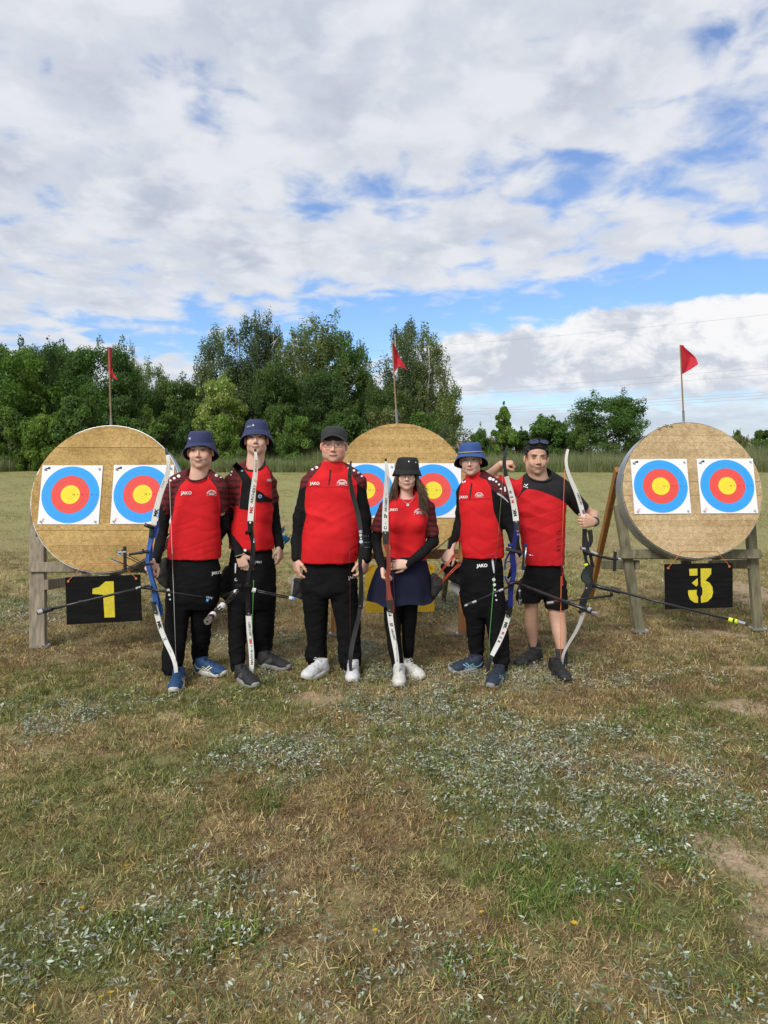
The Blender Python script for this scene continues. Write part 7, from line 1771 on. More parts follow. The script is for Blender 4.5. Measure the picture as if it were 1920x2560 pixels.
def bow1():
    Y = 4.87; b = Bow('recurve bow with a light blue riser and white limbs held by the leftmost archer', (436, 1713), 4.83)
    u = b.limb([(384, 1312, Y, 14), (388, 1284, Y, 13.5), (400, 1237, Y - .01, 13), (412, 1205, Y - .02, 12), (419.5, 1185, Y - .03, 11), (422.5, 1158, Y - .05, 9.5), (419.5, 1140, Y - .05, 8.5), (415, 1122, Y - .04, 7)], LIMBW, tip_frac=.10)
    l = b.limb([(386, 1512, Y, 13), (392, 1532, Y, 13.5), (400, 1566, Y, 13), (411, 1596, Y, 12.5), (421, 1617, Y - .01, 12), (431, 1637, Y - .02, 11), (438, 1658, Y - .03, 10.5), (441.5, 1680, Y - .03, 9.5), (439, 1700, Y - .02, 8), (435, 1716, Y - .01, 6.5)], LIMBW, tip_frac=.06)
    b.text('MK', (390, 1281), 11.5, -76, INKB, u, 1.15, .05); b.text('X', (397, 1244), 17, -74, INKB, u, .8, -.01); b.text('CORE', (407, 1211), 6.5, -68, INKG, u, 1.15, 0)
    b.text('MK', (399, 1563), 11.5, 74, INKB, l, 1.15, .05); b.text('X', (411.5, 1598), 17, 68, INKB, l, .8, -.01); b.text('CORE', (425, 1626), 4, 62, INKG, l, 1.2, 0)
    r = b.bar('riser', [(381, 1316, Y + .012, 12), (379, 1345, Y + .012, 13), (374, 1365, Y + .01, 10), (370.5, 1385, Y, 8.5), (369, 1405, Y, 9), (372, 1420, Y - .005, 11), (377, 1437, Y, 9), (381, 1452, Y, 10), (386, 1470, Y, 12), (388, 1490, Y + .01, 13), (391, 1512, Y + .012, 13), (393, 1530, Y + .012, 11)], RBLUE, .022)
    for path in ([(386, 1330, Y + .02, 5), (394, 1303, Y + .035, 3.5)], [(386, 1345, Y + .02, 9), (393, 1325, Y + .03, 9), (395, 1304, Y + .035, 5)], [(377, 1360, Y + .02, 7), (380, 1380, Y + .02, 5), (378, 1402, Y + .02, 5)], [(389, 1470, Y + .02, 7), (393, 1490, Y + .025, 8), (401, 1515, Y + .035, 8), (405, 1538, Y + .04, 7)]): b.bar('riser_fin', path, RBLUE, .010, r)
    b.bar('limb_pocket', [(378, 1344, Y - .004, 8), (380, 1324, Y - .004, 8)], LIMBB, .024, r); b.bar('limb_pocket', [(383, 1504, Y - .006, 9), (387, 1521, Y - .006, 9), (391, 1534, Y - .006, 8)], LIMBB, .024, r)
    b.bolt((376.5, 1341), 3.2, TIPK, r); b.bolt((385, 1508), 2.6, TIPK, r); b.bolt((389, 1529), 2.2, CHROME, r)
    b.rod('grip', [(372, 1412, Y + .01), (376, 1425, Y + .02), (380, 1440, Y + .015)], [.014, .018, .013], RBLUE, r)
    b.rod('limb_knob', [(385, 1320, Y - .02), (373, 1316, Y - .04), (361, 1311, Y - .05)], [.012, .014, .012], TIPK, r)
    st = b.rod('stabiliser', [(375, 1465, Y - .02), (300, 1482, Y - .07), (190, 1508, Y - .14), (128, 1523, Y - .18)], [.009, .0085, .0085, .009], CARB)
    b.knob('damper', (130, 1522, Y - .18), (104, 1529, Y - .20), .0165, TIPK, st); b.knob('weight', (107, 1528, Y - .198), (95, 1532, Y - .21), .0185, CHROME, st); b.knob('weight', (99, 1531, Y - .205), (94.5, 1532, Y - .215), .0165, TIPK, st); b.knob('collar', (196, 1506, Y - .136), (206, 1504, Y - .13), .0115, TIPK, st); b.knob('mount', (340, 1472, Y - .04), (352, 1469, Y - .03), .012, CHROME, st)
    sd = b.rod('side_rod', [(372, 1472, Y - .03), (402, 1477, Y - .03), (450, 1484, Y - .01), (518, 1494, Y + .03)], [.0085, .0085, .0065, .0065], CARB); b.knob('damper', (514, 1493, Y + .028), (533, 1496.5, Y + .04), .011, TIPK, sd); b.knob('cap', (516, 1500, Y + .02), (521, 1502, Y + .02), .010, BLUECAP, sd)
    for x in (517, 521, 525, 529): b.knob('spring_ring', (x, 1493.7 + (x - 517) * .18, Y + .03), (x + 1.4, 1494 + (x - 517) * .18, Y + .03), .0125, CHROME, sd)
    b.knob('rod_bracket', (362, 1468, Y - .02), (378, 1470, Y - .02), .015, TIPK, sd)
    si = b.bar('sight', [(372, 1378, Y - .01, 9), (345, 1383, Y - .03, 8), (322, 1386, Y - .05, 8)], TIPK, .010); b.bar('sight_bar', [(312, 1366, Y - .05, 6.5), (313, 1428, Y - .05, 6.5)], TIPK, .016, si); b.knob('sight_pin', (296, 1381, Y - .05), (316, 1380, Y - .06), .007, CHROME, si); b.knob('sight_knob', (304, 1376, Y - .05), (312, 1377, Y - .05), .009, TIPK, si); b.knob('sight_knob', (356, 1372, Y - .02), (360, 1379, Y - .02), .006, TIPK, si)
    b.knob('plunger', (358, 1411, Y - .03), (384, 1410, Y), .007, TIPK, r)
    b.string([(422, 1160, Y - .055), (425.5, 1250, Y - .055), (431, 1400, Y - .055), (434, 1480, Y - .055), (440, 1655, Y - .045)], mat('white_bowstring', (.6, .6, .58), .6, var=0), .0017, ([(430.3, 1385, Y - .055), (434, 1450, Y - .055)], mat('dark_serving', (.10, .05, .04), .6, var=0)))
def bow2():
    Y = 5.06; b = Bow('recurve bow with a black riser and white limbs held by the tallest archer', (626, 1702), 5.0)
    u = b.limb([(626, 1304, Y, 14.5), (629, 1261, Y, 14.5), (633, 1225, Y - .01, 13.5), (638, 1189, Y - .02, 12), (640.5, 1160, Y - .04, 10), (640, 1140, Y - .05, 8), (638, 1122, Y - .05, 5)], LIMBW, tip_frac=.06)
    l = b.limb([(621.5, 1535, Y, 14.5), (623, 1570, Y, 14), (627, 1609, Y, 13.5), (629.5, 1645, Y - .01, 12.5), (629.5, 1670, Y - .03, 11.5), (627, 1690, Y - .03, 8.5), (625, 1705, Y - .02, 6)], LIMBW, tip_frac=.05)
    b.text('MK', (628.3, 1274), 11, -81, REDP, u, 1.1, .04); b.text('ARCHERY', (633, 1235), 9.5, -79, INKB, u, 1.12, .01); b.text('//', (638.3, 1202), 10, -79, REDP, u, 1.2, .02); b.text('MACH X', (640.2, 1164), 7.2, -88, INKB, u, 1.1, .01)
    b.text('ARCHERY', (624.5, 1572), 8, -95, INKB, l, 1.0, .01); b.text('MK', (626, 1602), 9.5, -97, REDP, l, 1.0, .03); b.text('//', (628.2, 1615), 8, -97, INKG, l, 1.0, .02); b.text('MACH X', (629.3, 1643), 8.5, -91, INKB, l, 1.15, .01)
    r = b.bar('riser', [(626, 1302, Y + .006, 13), (626, 1330, Y + .006, 12), (631, 1348, Y + .01, 8), (633, 1365, Y + .01, 9), (630, 1385, Y + .01, 9), (629, 1406, Y, 8), (626, 1422, Y, 8), (622, 1440, Y, 9), (619, 1455, Y, 9), (620, 1475, Y, 9), (621, 1500, Y + .006, 12), (621.5, 1538, Y + .006, 13)], RBLK, .026)
    b.bar('riser_fin', [(634, 1345, Y - .01, 5), (636, 1375, Y - .01, 5), (634.5, 1410, Y - .01, 4)], RBLK, .02, r); b.bolt((625.5, 1306), 2.6, WHITE, r); b.bolt((623, 1327), 2.4, CHROME, r); b.bolt((621.5, 1534), 2.6, CHROME, r); b.bolt((620.5, 1515), 2.2, TIPK, r)
    b.knob('limb_bolt', (616, 1333, Y - .03), (626, 1328, Y), .014, RBLK, r); b.rod('grip', [(630, 1412, Y + .01), (623, 1440, Y + .015)], [.014, .016], RBLK, r); b.rod('clicker_rod', [(635, 1345, Y - .025), (635.5, 1412, Y - .025)], .003, CHROME, r)
    si = b.bar('sight', [(636, 1380, Y - .02, 7), (618, 1378, Y - .02, 5), (607, 1376, Y - .02, 5)], RBLK, .012); b.knob('sight_pin', (610, 1376, Y - .03), (616, 1376.5, Y - .03), .010, WHITEP, si); b.knob('sight_knob', (640, 1405, Y - .02), (650, 1406, Y - .02), .004, CHROME, si); b.bar('sight_bar', [(634, 1357, Y - .03, 5), (635, 1402, Y - .03, 5)], RBLK, .012, si)
    st = None
    for k, (dx, dy) in enumerate(((-3.2, -1.5), (3.0, 1.8), (-.3, 2.6))):
        o = b.rod('stabiliser' if st is None else 'stabiliser_rod', [(610 + dx * .8, 1466 + dy * .8, Y - .03), (524 + dx * 1.1, 1546 + dy * 1.1, Y - .72)], .0042, CARB, st); st = st or o
    b.knob('clamp', (557, 1513, Y - .46), (551, 1519, Y - .50), .021, WHITEP, st); b.knob('clamp', (533, 1536, Y - .64), (527, 1542, Y - .68), .021, WHITEP, st); b.knob('clamp', (583, 1490, Y - .24), (573, 1498, Y - .32), .017, RBLK, st); b.knob('weight', (529, 1541, Y - .67), (521, 1550, Y - .74), .021, TIPK, st); b.knob('weight', (523, 1548, Y - .73), (518, 1553.5, Y - .77), .0225, CHROME, st)
    m = MB(); q = npP(518.2, 1553.6, Y - .772); dd = npP(518, 1553.5, Y - .77) - npP(523, 1548, Y - .73); m.disc(q, dd, .006, 10, .002); m.build('weight_hole', TIPK, st)
    for pth, e in (([(628, 1474, Y - .02), (735, 1497, Y + .05)], 1), ([(594, 1478, Y - .02), (541, 1494, Y + .10)], 0)):
        sd = None
        for dz in (-2.2, 2.2): o = b.rod('side_rod' if sd is None else 'side_rod_tube', [(pth[0][0], pth[0][1] + dz, pth[0][2]), (pth[1][0], pth[1][1] + dz * .9, pth[1][2])], .0045, CARB, sd); sd = sd or o
        s0 = np.array(pth[0]); s1 = np.array(pth[1]); f = lambda t: tuple(s0 + (s1 - s0) * t)
        b.knob('clamp', f(.02), f(.10), .017, WHITEP, sd)
        if e: b.knob('clamp', f(.88), f(.95), .013, WHITEP, sd); b.knob('cap', f(.95), f(1.0), .0135, BLUECAP, sd)
    b.bar('rod_bracket', [(588, 1464, Y - .03, 5), (606, 1463, Y - .03, 7), (628, 1464, Y - .03, 6)], RBLK, .02, r); b.rod('rod_mount', [(622, 1455, Y - .01), (617, 1466, Y - .03)], .012, RBLK, r)
    b.string([(641, 1150, Y - .055), (639, 1261, Y - .055), (636.5, 1335, Y - .055)], mat('orange_yellow_bowstring', (.50, .26, .04), .6, var=0), .0016); b.string([(636.5, 1335, Y - .055), (634.6, 1409, Y - .055), (634, 1450, Y - .055)], TIPK, .0018); b.string([(634, 1450, Y - .055), (632, 1520, Y - .05), (628.5, 1655, Y - .04)], mat('green_bowstring', (.12, .48, .10), .6, var=0), .0016)
def bow3():
    Y = 4.97; b = Bow('slim all black recurve bow held by the man in the black cap', (878, 1690), 4.95)
    u = b.limb([(905, 1372, Y, 10.5), (902.5, 1329, Y, 11), (895, 1285, Y, 11.5), (884, 1245, Y - .01, 11.5), (876, 1212, Y - .03, 11), (873, 1187, Y - .05, 10), (874, 1170, Y - .05, 8), (878, 1153, Y - .04, 4)], LIMBB, tip_frac=.12)
    l = b.limb([(902, 1500, Y, 10), (898, 1540, Y, 11), (889, 1575, Y, 11.5), (880, 1612, Y - .01, 11.5), (875.5, 1645, Y - .03, 10.5), (876, 1668, Y - .03, 8.5), (878.5, 1692, Y - .01, 5)], LIMBB, tip_frac=.05)
    for (x, y, rr, mt) in ((901, 1329, 4.3, mat('lilac_sticker', (.38, .33, .52), .5, var=.2)), (901.5, 1338, 3.8, mat('cream_sticker', (.55, .54, .42), .5, var=.2)), (902, 1346, 2.2, WHITE), (902.5, 1354, 4.6, mat('pale_blue_sticker', (.45, .60, .72), .5, var=.2))): dot((x, y), rr, b.trees, mt, u, 'sticker', off=.0015)
    r = b.bar('riser', [(905, 1366, Y + .01, 12), (904, 1380, Y + .01, 14), (901, 1395, Y + .01, 11), (900, 1415, Y + .01, 9), (902, 1432, Y + .015, 10), (903, 1455, Y + .01, 10), (903, 1480, Y + .01, 12), (902.5, 1493, Y + .01, 13), (902, 1520, Y + .008, 10)], RBLK, .035)
    b.bolt((905, 1366), 1.8, TIPK, r); b.bolt((900.5, 1515), 1.8, CHROME, r); b.rod('grip', [(901, 1420, Y + .02), (903, 1445, Y + .02)], [.015, .014], RBLK, r)
    b.string([(873, 1195, Y - .055), (874, 1300, Y - .055), (874.5, 1378, Y - .055), (875, 1648, Y - .045)], mat('dark_red_bowstring', (.13, .025, .03), .6, var=0), .0015, ([(874.3, 1370, Y - .055), (874.6, 1440, Y - .055)], TIPK))
def bow4():
    Y = 4.90; b = Bow('wooden red-brown recurve bow with white limbs held by the woman', (993, 1703), 4.93)
    u = b.limb([(963, 1331, Y, 16), (963, 1290, Y, 15.5), (964.5, 1250, Y, 14), (967, 1212, Y - .02, 12.5), (968, 1185, Y - .04, 10.5), (966, 1163, Y - .05, 8.5), (964, 1146, Y - .05, 5)], LIMBW, tip_frac=.07)
    l = b.limb([(974, 1527, Y, 14.5), (977, 1555, Y, 14), (982.5, 1588, Y, 13.5), (988.5, 1620, Y - .01, 12.5), (992.5, 1648, Y - .02, 11), (994, 1672, Y - .02, 9.5), (993, 1690, Y - .0, 7), (993, 1704, Y + .015, 5)], LIMBW, tip_frac=.09)
    b.text('SF', (964, 1290), 11, -88, INKB, u, 1.0, .03, .15); b.text('ARCHERY', (964.8, 1261), 8.2, -87, INKB, u, 1.0, .02); b.text('SF', (978.5, 1562), 10, 76, INKB, l, 1.0, .03, .15); b.text('ARCHERY', (983.5, 1587), 7, 75, INKB, l, .95, .02)
    dot((963.5, 1319.5), 4, b.trees, INKB, u, 'ring_emblem', off=.0015); dot((963.8, 1319.2), 2.3, b.trees, WHITE, u, 'ring_emblem', off=.0025); b.text('*', (964, 1309), 14, 0, mat('gold_print', (.60, .38, .06), .5, var=0), u); dot((975, 1537), 3.8, b.trees, INKB, l, 'ring_emblem', off=.0015); dot((975.6, 1536), 1.8, b.trees, WHITE, l, 'ring_emblem', off=.0025)
    b.text('~', (966, 1236), 9, -70, INKG, u, 1.4, -.01); b.text('~', (989, 1622), 9, 60, INKG, l, 1.4, -.01)
    r = b.bar('riser', [(964.5, 1330, Y + .012, 17), (965, 1358, Y + .012, 17), (968, 1370, Y + .012, 12), (971, 1385, Y + .012, 10.5), (972.5, 1410, Y + .012, 11), (972, 1425, Y + .012, 11), (967.5, 1437, Y + .012, 11), (969, 1450, Y + .012, 11), (971, 1468, Y + .012, 9.5), (972, 1485, Y + .012, 12), (974, 1498, Y + .012, 18), (977, 1520, Y + .014, 17), (980, 1532, Y + .014, 10)], RWOOD, .034)
    b.bar('limb_plate', [(963.5, 1328, Y - .004, 15), (963.5, 1358, Y - .004, 13)], LIMBB, .016, r); b.bar('limb_plate', [(973.5, 1500, Y - .006, 15), (974.5, 1529, Y - .006, 14)], LIMBB, .016, r); b.bolt((963.3, 1332), 2.6, CHROME, r); b.bolt((963.3, 1353), 1.8, TIPK, r); b.bolt((974, 1525), 2.2, CHROME, r)
    b.rod('grip', [(971, 1425, Y + .02), (967, 1437, Y + .022), (969, 1450, Y + .022)], [.013, .018, .013], RWOOD, r)
    b.string([(969, 1190, Y - .055), (976, 1330, Y - .04), (983, 1440, Y - .03), (988, 1540, Y - .03), (993, 1655, Y - .03)], mat('black_red_bowstring', (.07, .015, .018), .6, var=.6, scale=150), .0016)
def bow5():
    Y = 5.06; b = Bow('recurve bow with a dark blue riser and long black limb tips', (1219, 1697), 5.0)
    up = [(1290, 1302, Y, 14.5), (1288, 1280, Y, 14.5), (1281, 1243, Y - .01, 13.5), (1273, 1213, Y - .02, 12), (1265, 1190, Y - .04, 10.5), (1260.5, 1168, Y - .05, 9.5), (1260, 1150, Y - .06, 9), (1263, 1134, Y - .06, 7.5), (1268.5, 1116, Y - .05, 5)]
    u = b.limb(up, LIMBW, LIMBB, .42)
    lo = [(1271.5, 1537, Y, 14), (1267, 1552, Y, 14), (1258, 1580, Y, 13.5), (1246, 1608, Y, 12.5), (1234, 1630, Y - .01, 11.5), (1225, 1648, Y - .02, 10.5), (1220.5, 1666, Y - .02, 9.5), (1219.5, 1683, Y - .01, 8), (1219, 1699, Y + .0, 6)]
    l = b.limb(lo, LIMBW, LIMBB, .38)
    b.text('MK', (1287, 1281), 11.5, -101, INKB, u, 1.1, .03); b.text('M', (1281.5, 1254), 9.5, -104, REDP, u, 1.0, .03); b.text('3', (1279, 1243), 9.5, -104, INKB, u, 1.0, .03); b.text('III', (1276, 1230), 8, -106, INKB, u, 1.2, .02)
    b.text('MK', (1263.5, 1564), 11, 108, INKB, l, 1.05, .04); b.text('M', (1257, 1583), 9, 112, REDP, l, 1.0, .03); b.text('3', (1252.5, 1594), 9, 114, INKB, l, 1.0, .03); b.text('II', (1247.5, 1603.5), 8, 116, INKB, l, 1.2, .04)
    r = b.bar('riser', [(1291, 1303, Y + .008, 16), (1292, 1333, Y + .008, 14), (1287, 1347, Y + .01, 9), (1284, 1362, Y + .01, 9), (1282, 1380, Y + .01, 11), (1281, 1398, Y + .01, 14), (1284, 1415, Y + .012, 13), (1285, 1432, Y + .015, 11), (1281, 1450, Y + .01, 11), (1277, 1470, Y + .01, 13), (1276, 1495, Y + .01, 11), (1276, 1512, Y + .01, 13), (1271, 1540, Y + .01, 12)], RDBLUE, .024)
    b.bar('riser_fin', [(1262, 1440, Y + .03, 4), (1268, 1456, Y + .02, 5), (1276, 1465, Y + .01, 5)], RDBLUE, .012, r); b.bar('riser_fin', [(1268, 1500, Y + .03, 5), (1263, 1530, Y + .045, 6), (1266, 1512, Y + .03, 4)], RBLK, .012, r); b.bar('riser_fin', [(1276, 1378, Y + .03, 5), (1263, 1402, Y + .03, 4), (1262, 1425, Y + .03, 3)], RDBLUE, .012, r)
    b.bar('limb_pocket', [(1290.5, 1303, Y - .004, 11), (1293, 1326, Y - .004, 11)], LIMBB, .02, r); b.bar('limb_pocket', [(1275, 1516, Y - .006, 12), (1270, 1542, Y - .006, 11)], RBLK, .024, r); b.bolt((1290.5, 1304.5), 2.5, CHROME, r); b.bolt((1294, 1326.5), 3.6, CHROME, r); b.bolt((1294.5, 1336), 2.4, CHROME, r); b.bolt((1270, 1540), 2.4, CHROME, r)
    b.rod('grip', [(1284, 1405, Y + .025), (1280, 1425, Y + .03), (1270, 1446, Y + .04)], [.015, .018, .008], RBLK, r)
    si = b.bar('sight', [(1264, 1372, Y - .01, 8), (1284, 1377, Y - .02, 9), (1306, 1383, Y - .04, 9)], TIPK, .012); b.bar('sight_bar', [(1314, 1362, Y - .05, 8), (1308, 1422, Y - .05, 8)], TIPK, .014, si); b.rod('sight_rail', [(1315.5, 1368, Y - .062), (1310.5, 1417, Y - .062)], .005, CHROME, si); b.knob('sight_cap', (1315, 1360, Y - .05), (1314.5, 1365, Y - .05), .012, RDBLUE, si); b.knob('sight_cap', (1308, 1420, Y - .05), (1307.5, 1425, Y - .05), .011, RDBLUE, si); b.knob('sight_block', (1308, 1386, Y - .055), (1320, 1387, Y - .06), .009, RDBLUE, si); b.rod('sight_pin', [(1320, 1387, Y - .06), (1333, 1389, Y - .07)], [.003, .0035], CHROME, si); b.knob('sight_knob', (1270, 1363, Y - .02), (1279, 1363, Y - .02), .012, RDBLUE, si)
    b.rod('plunger', [(1262, 1406, Y - .01), (1276, 1403, Y - .01)], .005, RDBLUE, r)
    st = b.rod('stabiliser', [(1297, 1460, Y - .04), (1340, 1476, Y - .14), (1420, 1507, Y - .36), (1474, 1527, Y - .50)], [.0115, .012, .012, .012], CARB); b.knob('damper', (1470, 1526, Y - .49), (1484, 1532, Y - .53), .017, TIPK, st); b.knob('weight', (1472, 1523, Y - .50), (1479, 1526, Y - .52), .016, CHROME, st); b.knob('weight', (1482, 1532, Y - .53), (1495, 1536, Y - .57), .0145, CHROME, st)
    sd = b.rod('side_rod', [(1272, 1467, Y - .03), (1250, 1476, Y - .03), (1188, 1504, Y - .02)], [.0085, .0075, .0075], CARB); b.knob('weight', (1258, 1473, Y - .03), (1247, 1478, Y - .03), .0105, CHROME, sd); b.knob('weight', (1191, 1503, Y - .02), (1179, 1508, Y - .02), .0105, CHROME, sd); b.knob('damper', (1181, 1507, Y - .02), (1169, 1512, Y - .02), .013, TIPK, sd); b.knob('weight', (1170, 1511.5, Y - .02), (1162, 1515, Y - .02), .009, CHROME, sd)
    s2 = b.rod('side_rod', [(1298, 1462, Y - .05), (1299, 1480, Y - .07), (1300, 1500, Y - .10)], [.008, .009, .009], CARB); b.knob('weight', (1299, 1475, Y - .066), (1299.5, 1479, Y - .07), .0105, CHROME, s2); b.knob('damper', (1300, 1503, Y - .10), (1300, 1513, Y - .11), .013, TIPK, s2); b.knob('weight', (1300, 1499, Y - .1), (1300, 1504, Y - .1), .0125, CHROME, s2)
    b.rod('rod_bracket', [(1271, 1462, Y - .03), (1285, 1456, Y - .02), (1303, 1458, Y - .04)], [.017, .012, .018], RBLK, r)
    gs = mat('green_bowstring'); b.string([(1258.5, 1172, Y - .065), (1249, 1296, Y - .065), (1241, 1385, Y - .065)], mat('olive_bowstring', (.17, .20, .06), .6, var=0), .0014, ([(1241.5, 1378, Y - .065), (1236, 1445, Y - .065)], TIPK)); b.string([(1236, 1440, Y - .065), (1224, 1590, Y - .055), (1221, 1655, Y - .03)], gs, .0016)
def st_bvh(o):
    w = np.array(wloc(o)); return BVHTree.FromPolygons([Vector(np.array(v.co) + w) for v in o.data.vertices], [tuple(p.vertices) for p in o.data.polygons])
def bow6():
    Y = 5.40; b = Bow('recurve bow with a black riser and orange string held out by the sunglasses man', (1410, 1688), 5.15)
    u = b.limb([(1463, 1318, Y, 12), (1459, 1292, Y, 12), (1451, 1260, Y - .01, 11.5), (1441, 1230, Y - .02, 11), (1430, 1207, Y - .03, 10), (1420, 1183, Y - .04, 8.5), (1414.5, 1160, Y - .05, 7.5), (1415, 1140, Y - .05, 6.5), (1422.5, 1115, Y - .04, 5)], LIMBW, tip_frac=.04, edge=(WOODEDGE, -.010))
    l = b.limb([(1458, 1526, Y - .13, 11), (1453, 1550, Y - .14, 10), (1441, 1577, Y - .16, 8), (1425, 1603, Y - .18, 7), (1411, 1627, Y - .21, 6.5), (1404, 1648, Y - .23, 7), (1404, 1667, Y - .24, 7.5), (1410, 1688, Y - .24, 6)], LIMBS, tip_frac=.03, edge=(WOODEDGE, .008))
    b.text('MK', (1458.5, 1279), 8.5, -106, mat('violet_red_print', (.30, .03, .16), .5, var=0), u, 1.0, .03); b.text('ARCHERY', (1449, 1247), 7.5, -109, INKB, u, .95, .01)
    R_ = [(1462, 1322, Y - .01, 10), (1461, 1340, Y - .01, 9), (1463, 1358, Y - .02, 14), (1465, 1372, Y - .03, 17), (1464, 1390, Y - .04, 8)]
    r = b.bar('riser', R_, RBLK, .028)
    for pth in ([(1474, 1325, Y - .0, 11), (1477, 1340, Y - .01, 9), (1478, 1352, Y - .02, 9), (1472, 1366, Y - .03, 9)], [(1462, 1386, Y - .04, 6), (1466, 1405, Y - .05, 6), (1470, 1420, Y - .05, 14)], [(1474, 1380, Y - .04, 6), (1479, 1400, Y - .05, 6), (1481, 1418, Y - .05, 10)], [(1473, 1415, Y - .05, 20), (1475, 1430, Y - .06, 14), (1470, 1440, Y - .065, 22), (1473, 1455, Y - .07, 18), (1474, 1468, Y - .08, 20), (1468, 1480, Y - .09, 15), (1460, 1498, Y - .10, 17), (1456, 1512, Y - .12, 16), (1458, 1530, Y - .13, 14)]): b.bar('riser_frame', pth, RBLK, .022, r)
    b.bar('grip', [(1468, 1424, Y - .06, 14), (1462, 1438, Y - .06, 18), (1462, 1446, Y - .065, 20), (1473, 1458, Y - .07, 14)], mat('dark_green_grip', (.012, .022, .019), .6, var=.2), .034, r)
    b.bolt((1466, 1470), 1.6, GREYP_L, r); b.knob('limb_bolt', (1449, 1530, Y - .16), (1456, 1524, Y - .13), .013, TIPK, r)
    si = b.bar('sight', [(1458, 1376, Y - .05, 11), (1480, 1385, Y - .08, 9), (1510, 1393, Y - .12, 7), (1534, 1398, Y - .15, 7)], TIPK, .014); b.knob('sight_knob', (1452, 1371, Y - .06), (1462, 1373, Y - .05), .013, CHROME, si); b.bar('sight_bar', [(1538, 1377, Y - .155, 7), (1536, 1428, Y - .155, 7)], TIPK, .014, si); b.knob('sight_block', (1534, 1397, Y - .16), (1545, 1398, Y - .165), .010, TIPK, si); b.knob('sight_pin', (1545, 1397, Y - .165), (1552, 1398, Y - .17), .009, CHROME, si); b.rod('sight_needle', [(1550, 1397, Y - .17), (1560, 1394, Y - .175)], .002, TIPK, si); b.knob('sight_cap', (1538.5, 1375, Y - .155), (1538, 1379, Y - .155), .011, CHROME, si); b.knob('sight_clamp', (1476, 1379, Y - .09), (1493, 1386, Y - .10), .011, CHROME, si)
    b.knob('plunger', (1453, 1415, Y - .08), (1466, 1412, Y - .06), .006, CHROME, r); b.knob('plunger_ring', (1461, 1414, Y - .07), (1468, 1411, Y - .06), .0105, YLIM, r)
    st = b.rod('stabiliser', [(1482, 1462, Y - .08), (1500, 1468, Y - .1), (1548, 1479, Y - .16), (1552, 1480, Y - .165), (1640, 1503, Y - .28), (1820, 1548, Y - .50)], [.018, .0165, .0155, .0085, .0085, .0085], CARB); b.knob('mount', (1526, 1471, Y - .13), (1548, 1477, Y - .155), .019, TIPK, st)
    a = (1818, 1547.5, Y - .50)
    for k, (x0, x1, rr, mt) in enumerate(((1822, 1832, .0165, YLIM), (1832, 1836, .013, TIPK), (1836, 1844, .0165, YLIM), (1844, 1862, .0125, CHROME), (1862, 1872, .0125, TIPK))): b.knob('damper', (x0, 1548.5 + (x0 - 1822) * .27, Y - .505), (x1, 1548.5 + (x1 - 1822) * .27, Y - .52), rr, mt, st)
    sd = b.rod('side_rod', [(1530, 1489, Y - .15), (1470, 1496, Y - .16), (1380, 1506, Y - .18)], [.0085, .0085, .006], CARB); b.rod('rod_arm', [(1527, 1476, Y - .14), (1530, 1490, Y - .15)], .010, TIPK, sd); b.knob('weight', (1383, 1505.5, Y - .18), (1367, 1507.5, Y - .185), .011, CHROME, sd)
    og = mat('bright_orange_bowstring', (.80, .20, .05), .6, var=0); b.string([(1411.5, 1172, Y - .06), (1407.5, 1300, Y - .08), (1404, 1380, Y - .10)], og, .0017); b.string([(1404, 1380, Y - .10), (1403, 1440, Y - .13)], mat('dark_serving'), .002); b.string([(1403, 1440, Y - .13), (1401.5, 1560, Y - .17), (1402, 1648, Y - .235)], og, .002)
for f in (bow1, bow2, bow3, bow4, bow5, bow6): f()

# ---------------- arrows and quivers
def arrow(a, b, label, group, shaft, nock, vane, r=.0028, vl=.055, v0=.028, vh=.010, band=None):
    A, B = npP(*a), npP(*b); d = B - A; L = np.linalg.norm(d); d /= L; t = thing('arrow', label, 'arrow', tuple(A), group)
    m = MB(); m.tube([A + d * .012, B], r, 6); m.build('shaft', shaft, t, True)
    m = MB(); m.tube([A, A + d * .02], [r * 1.0, r * 1.35], 6); m.build('nock', nock, t)
    _, s, u = frame_from(d)
    if vane is not None:
        for k in range(3):
            g = 2.094 * k + .5; w = s * math.cos(g) + u * math.sin(g); p = A + d * v0; q = np.cross(d, w) * .0006
            m = MB(); m.prism([p + w * r * .8, p + w * vh + d * .006, p + w * vh * .9 + d * vl * .5, p + d * vl + w * r * .8], q); m.build('vane', vane, t)
    if band: m = MB(); c0 = A + (B - A) * band[0]; c1 = A + (B - A) * band[1]; m.tube([c0, c1], r * 1.15, 6); m.build('wrap', band[2], t, True)
    return t
NGREEN = mat('green_nock', (.10, .55, .12), .4, var=0); VANEW = mat('grey_white_vane', (.50, .53, .55), .6, var=.1); VANEB = mat('bright_blue_vane', (.05, .48, .85), .5, var=.1); NORG = mat('orange_nock', (.65, .14, .07), .4, var=0); SRED = mat('orange_red_shaft', (.55, .065, .025), .4, var=.1); NKK = mat('black_nock', (.015, .015, .015), .4, var=0)
QBLK = mat('black_quiver_cloth', (.012, .012, .013), .75, var=.3, scale=20, bump=.3, bscale=250)
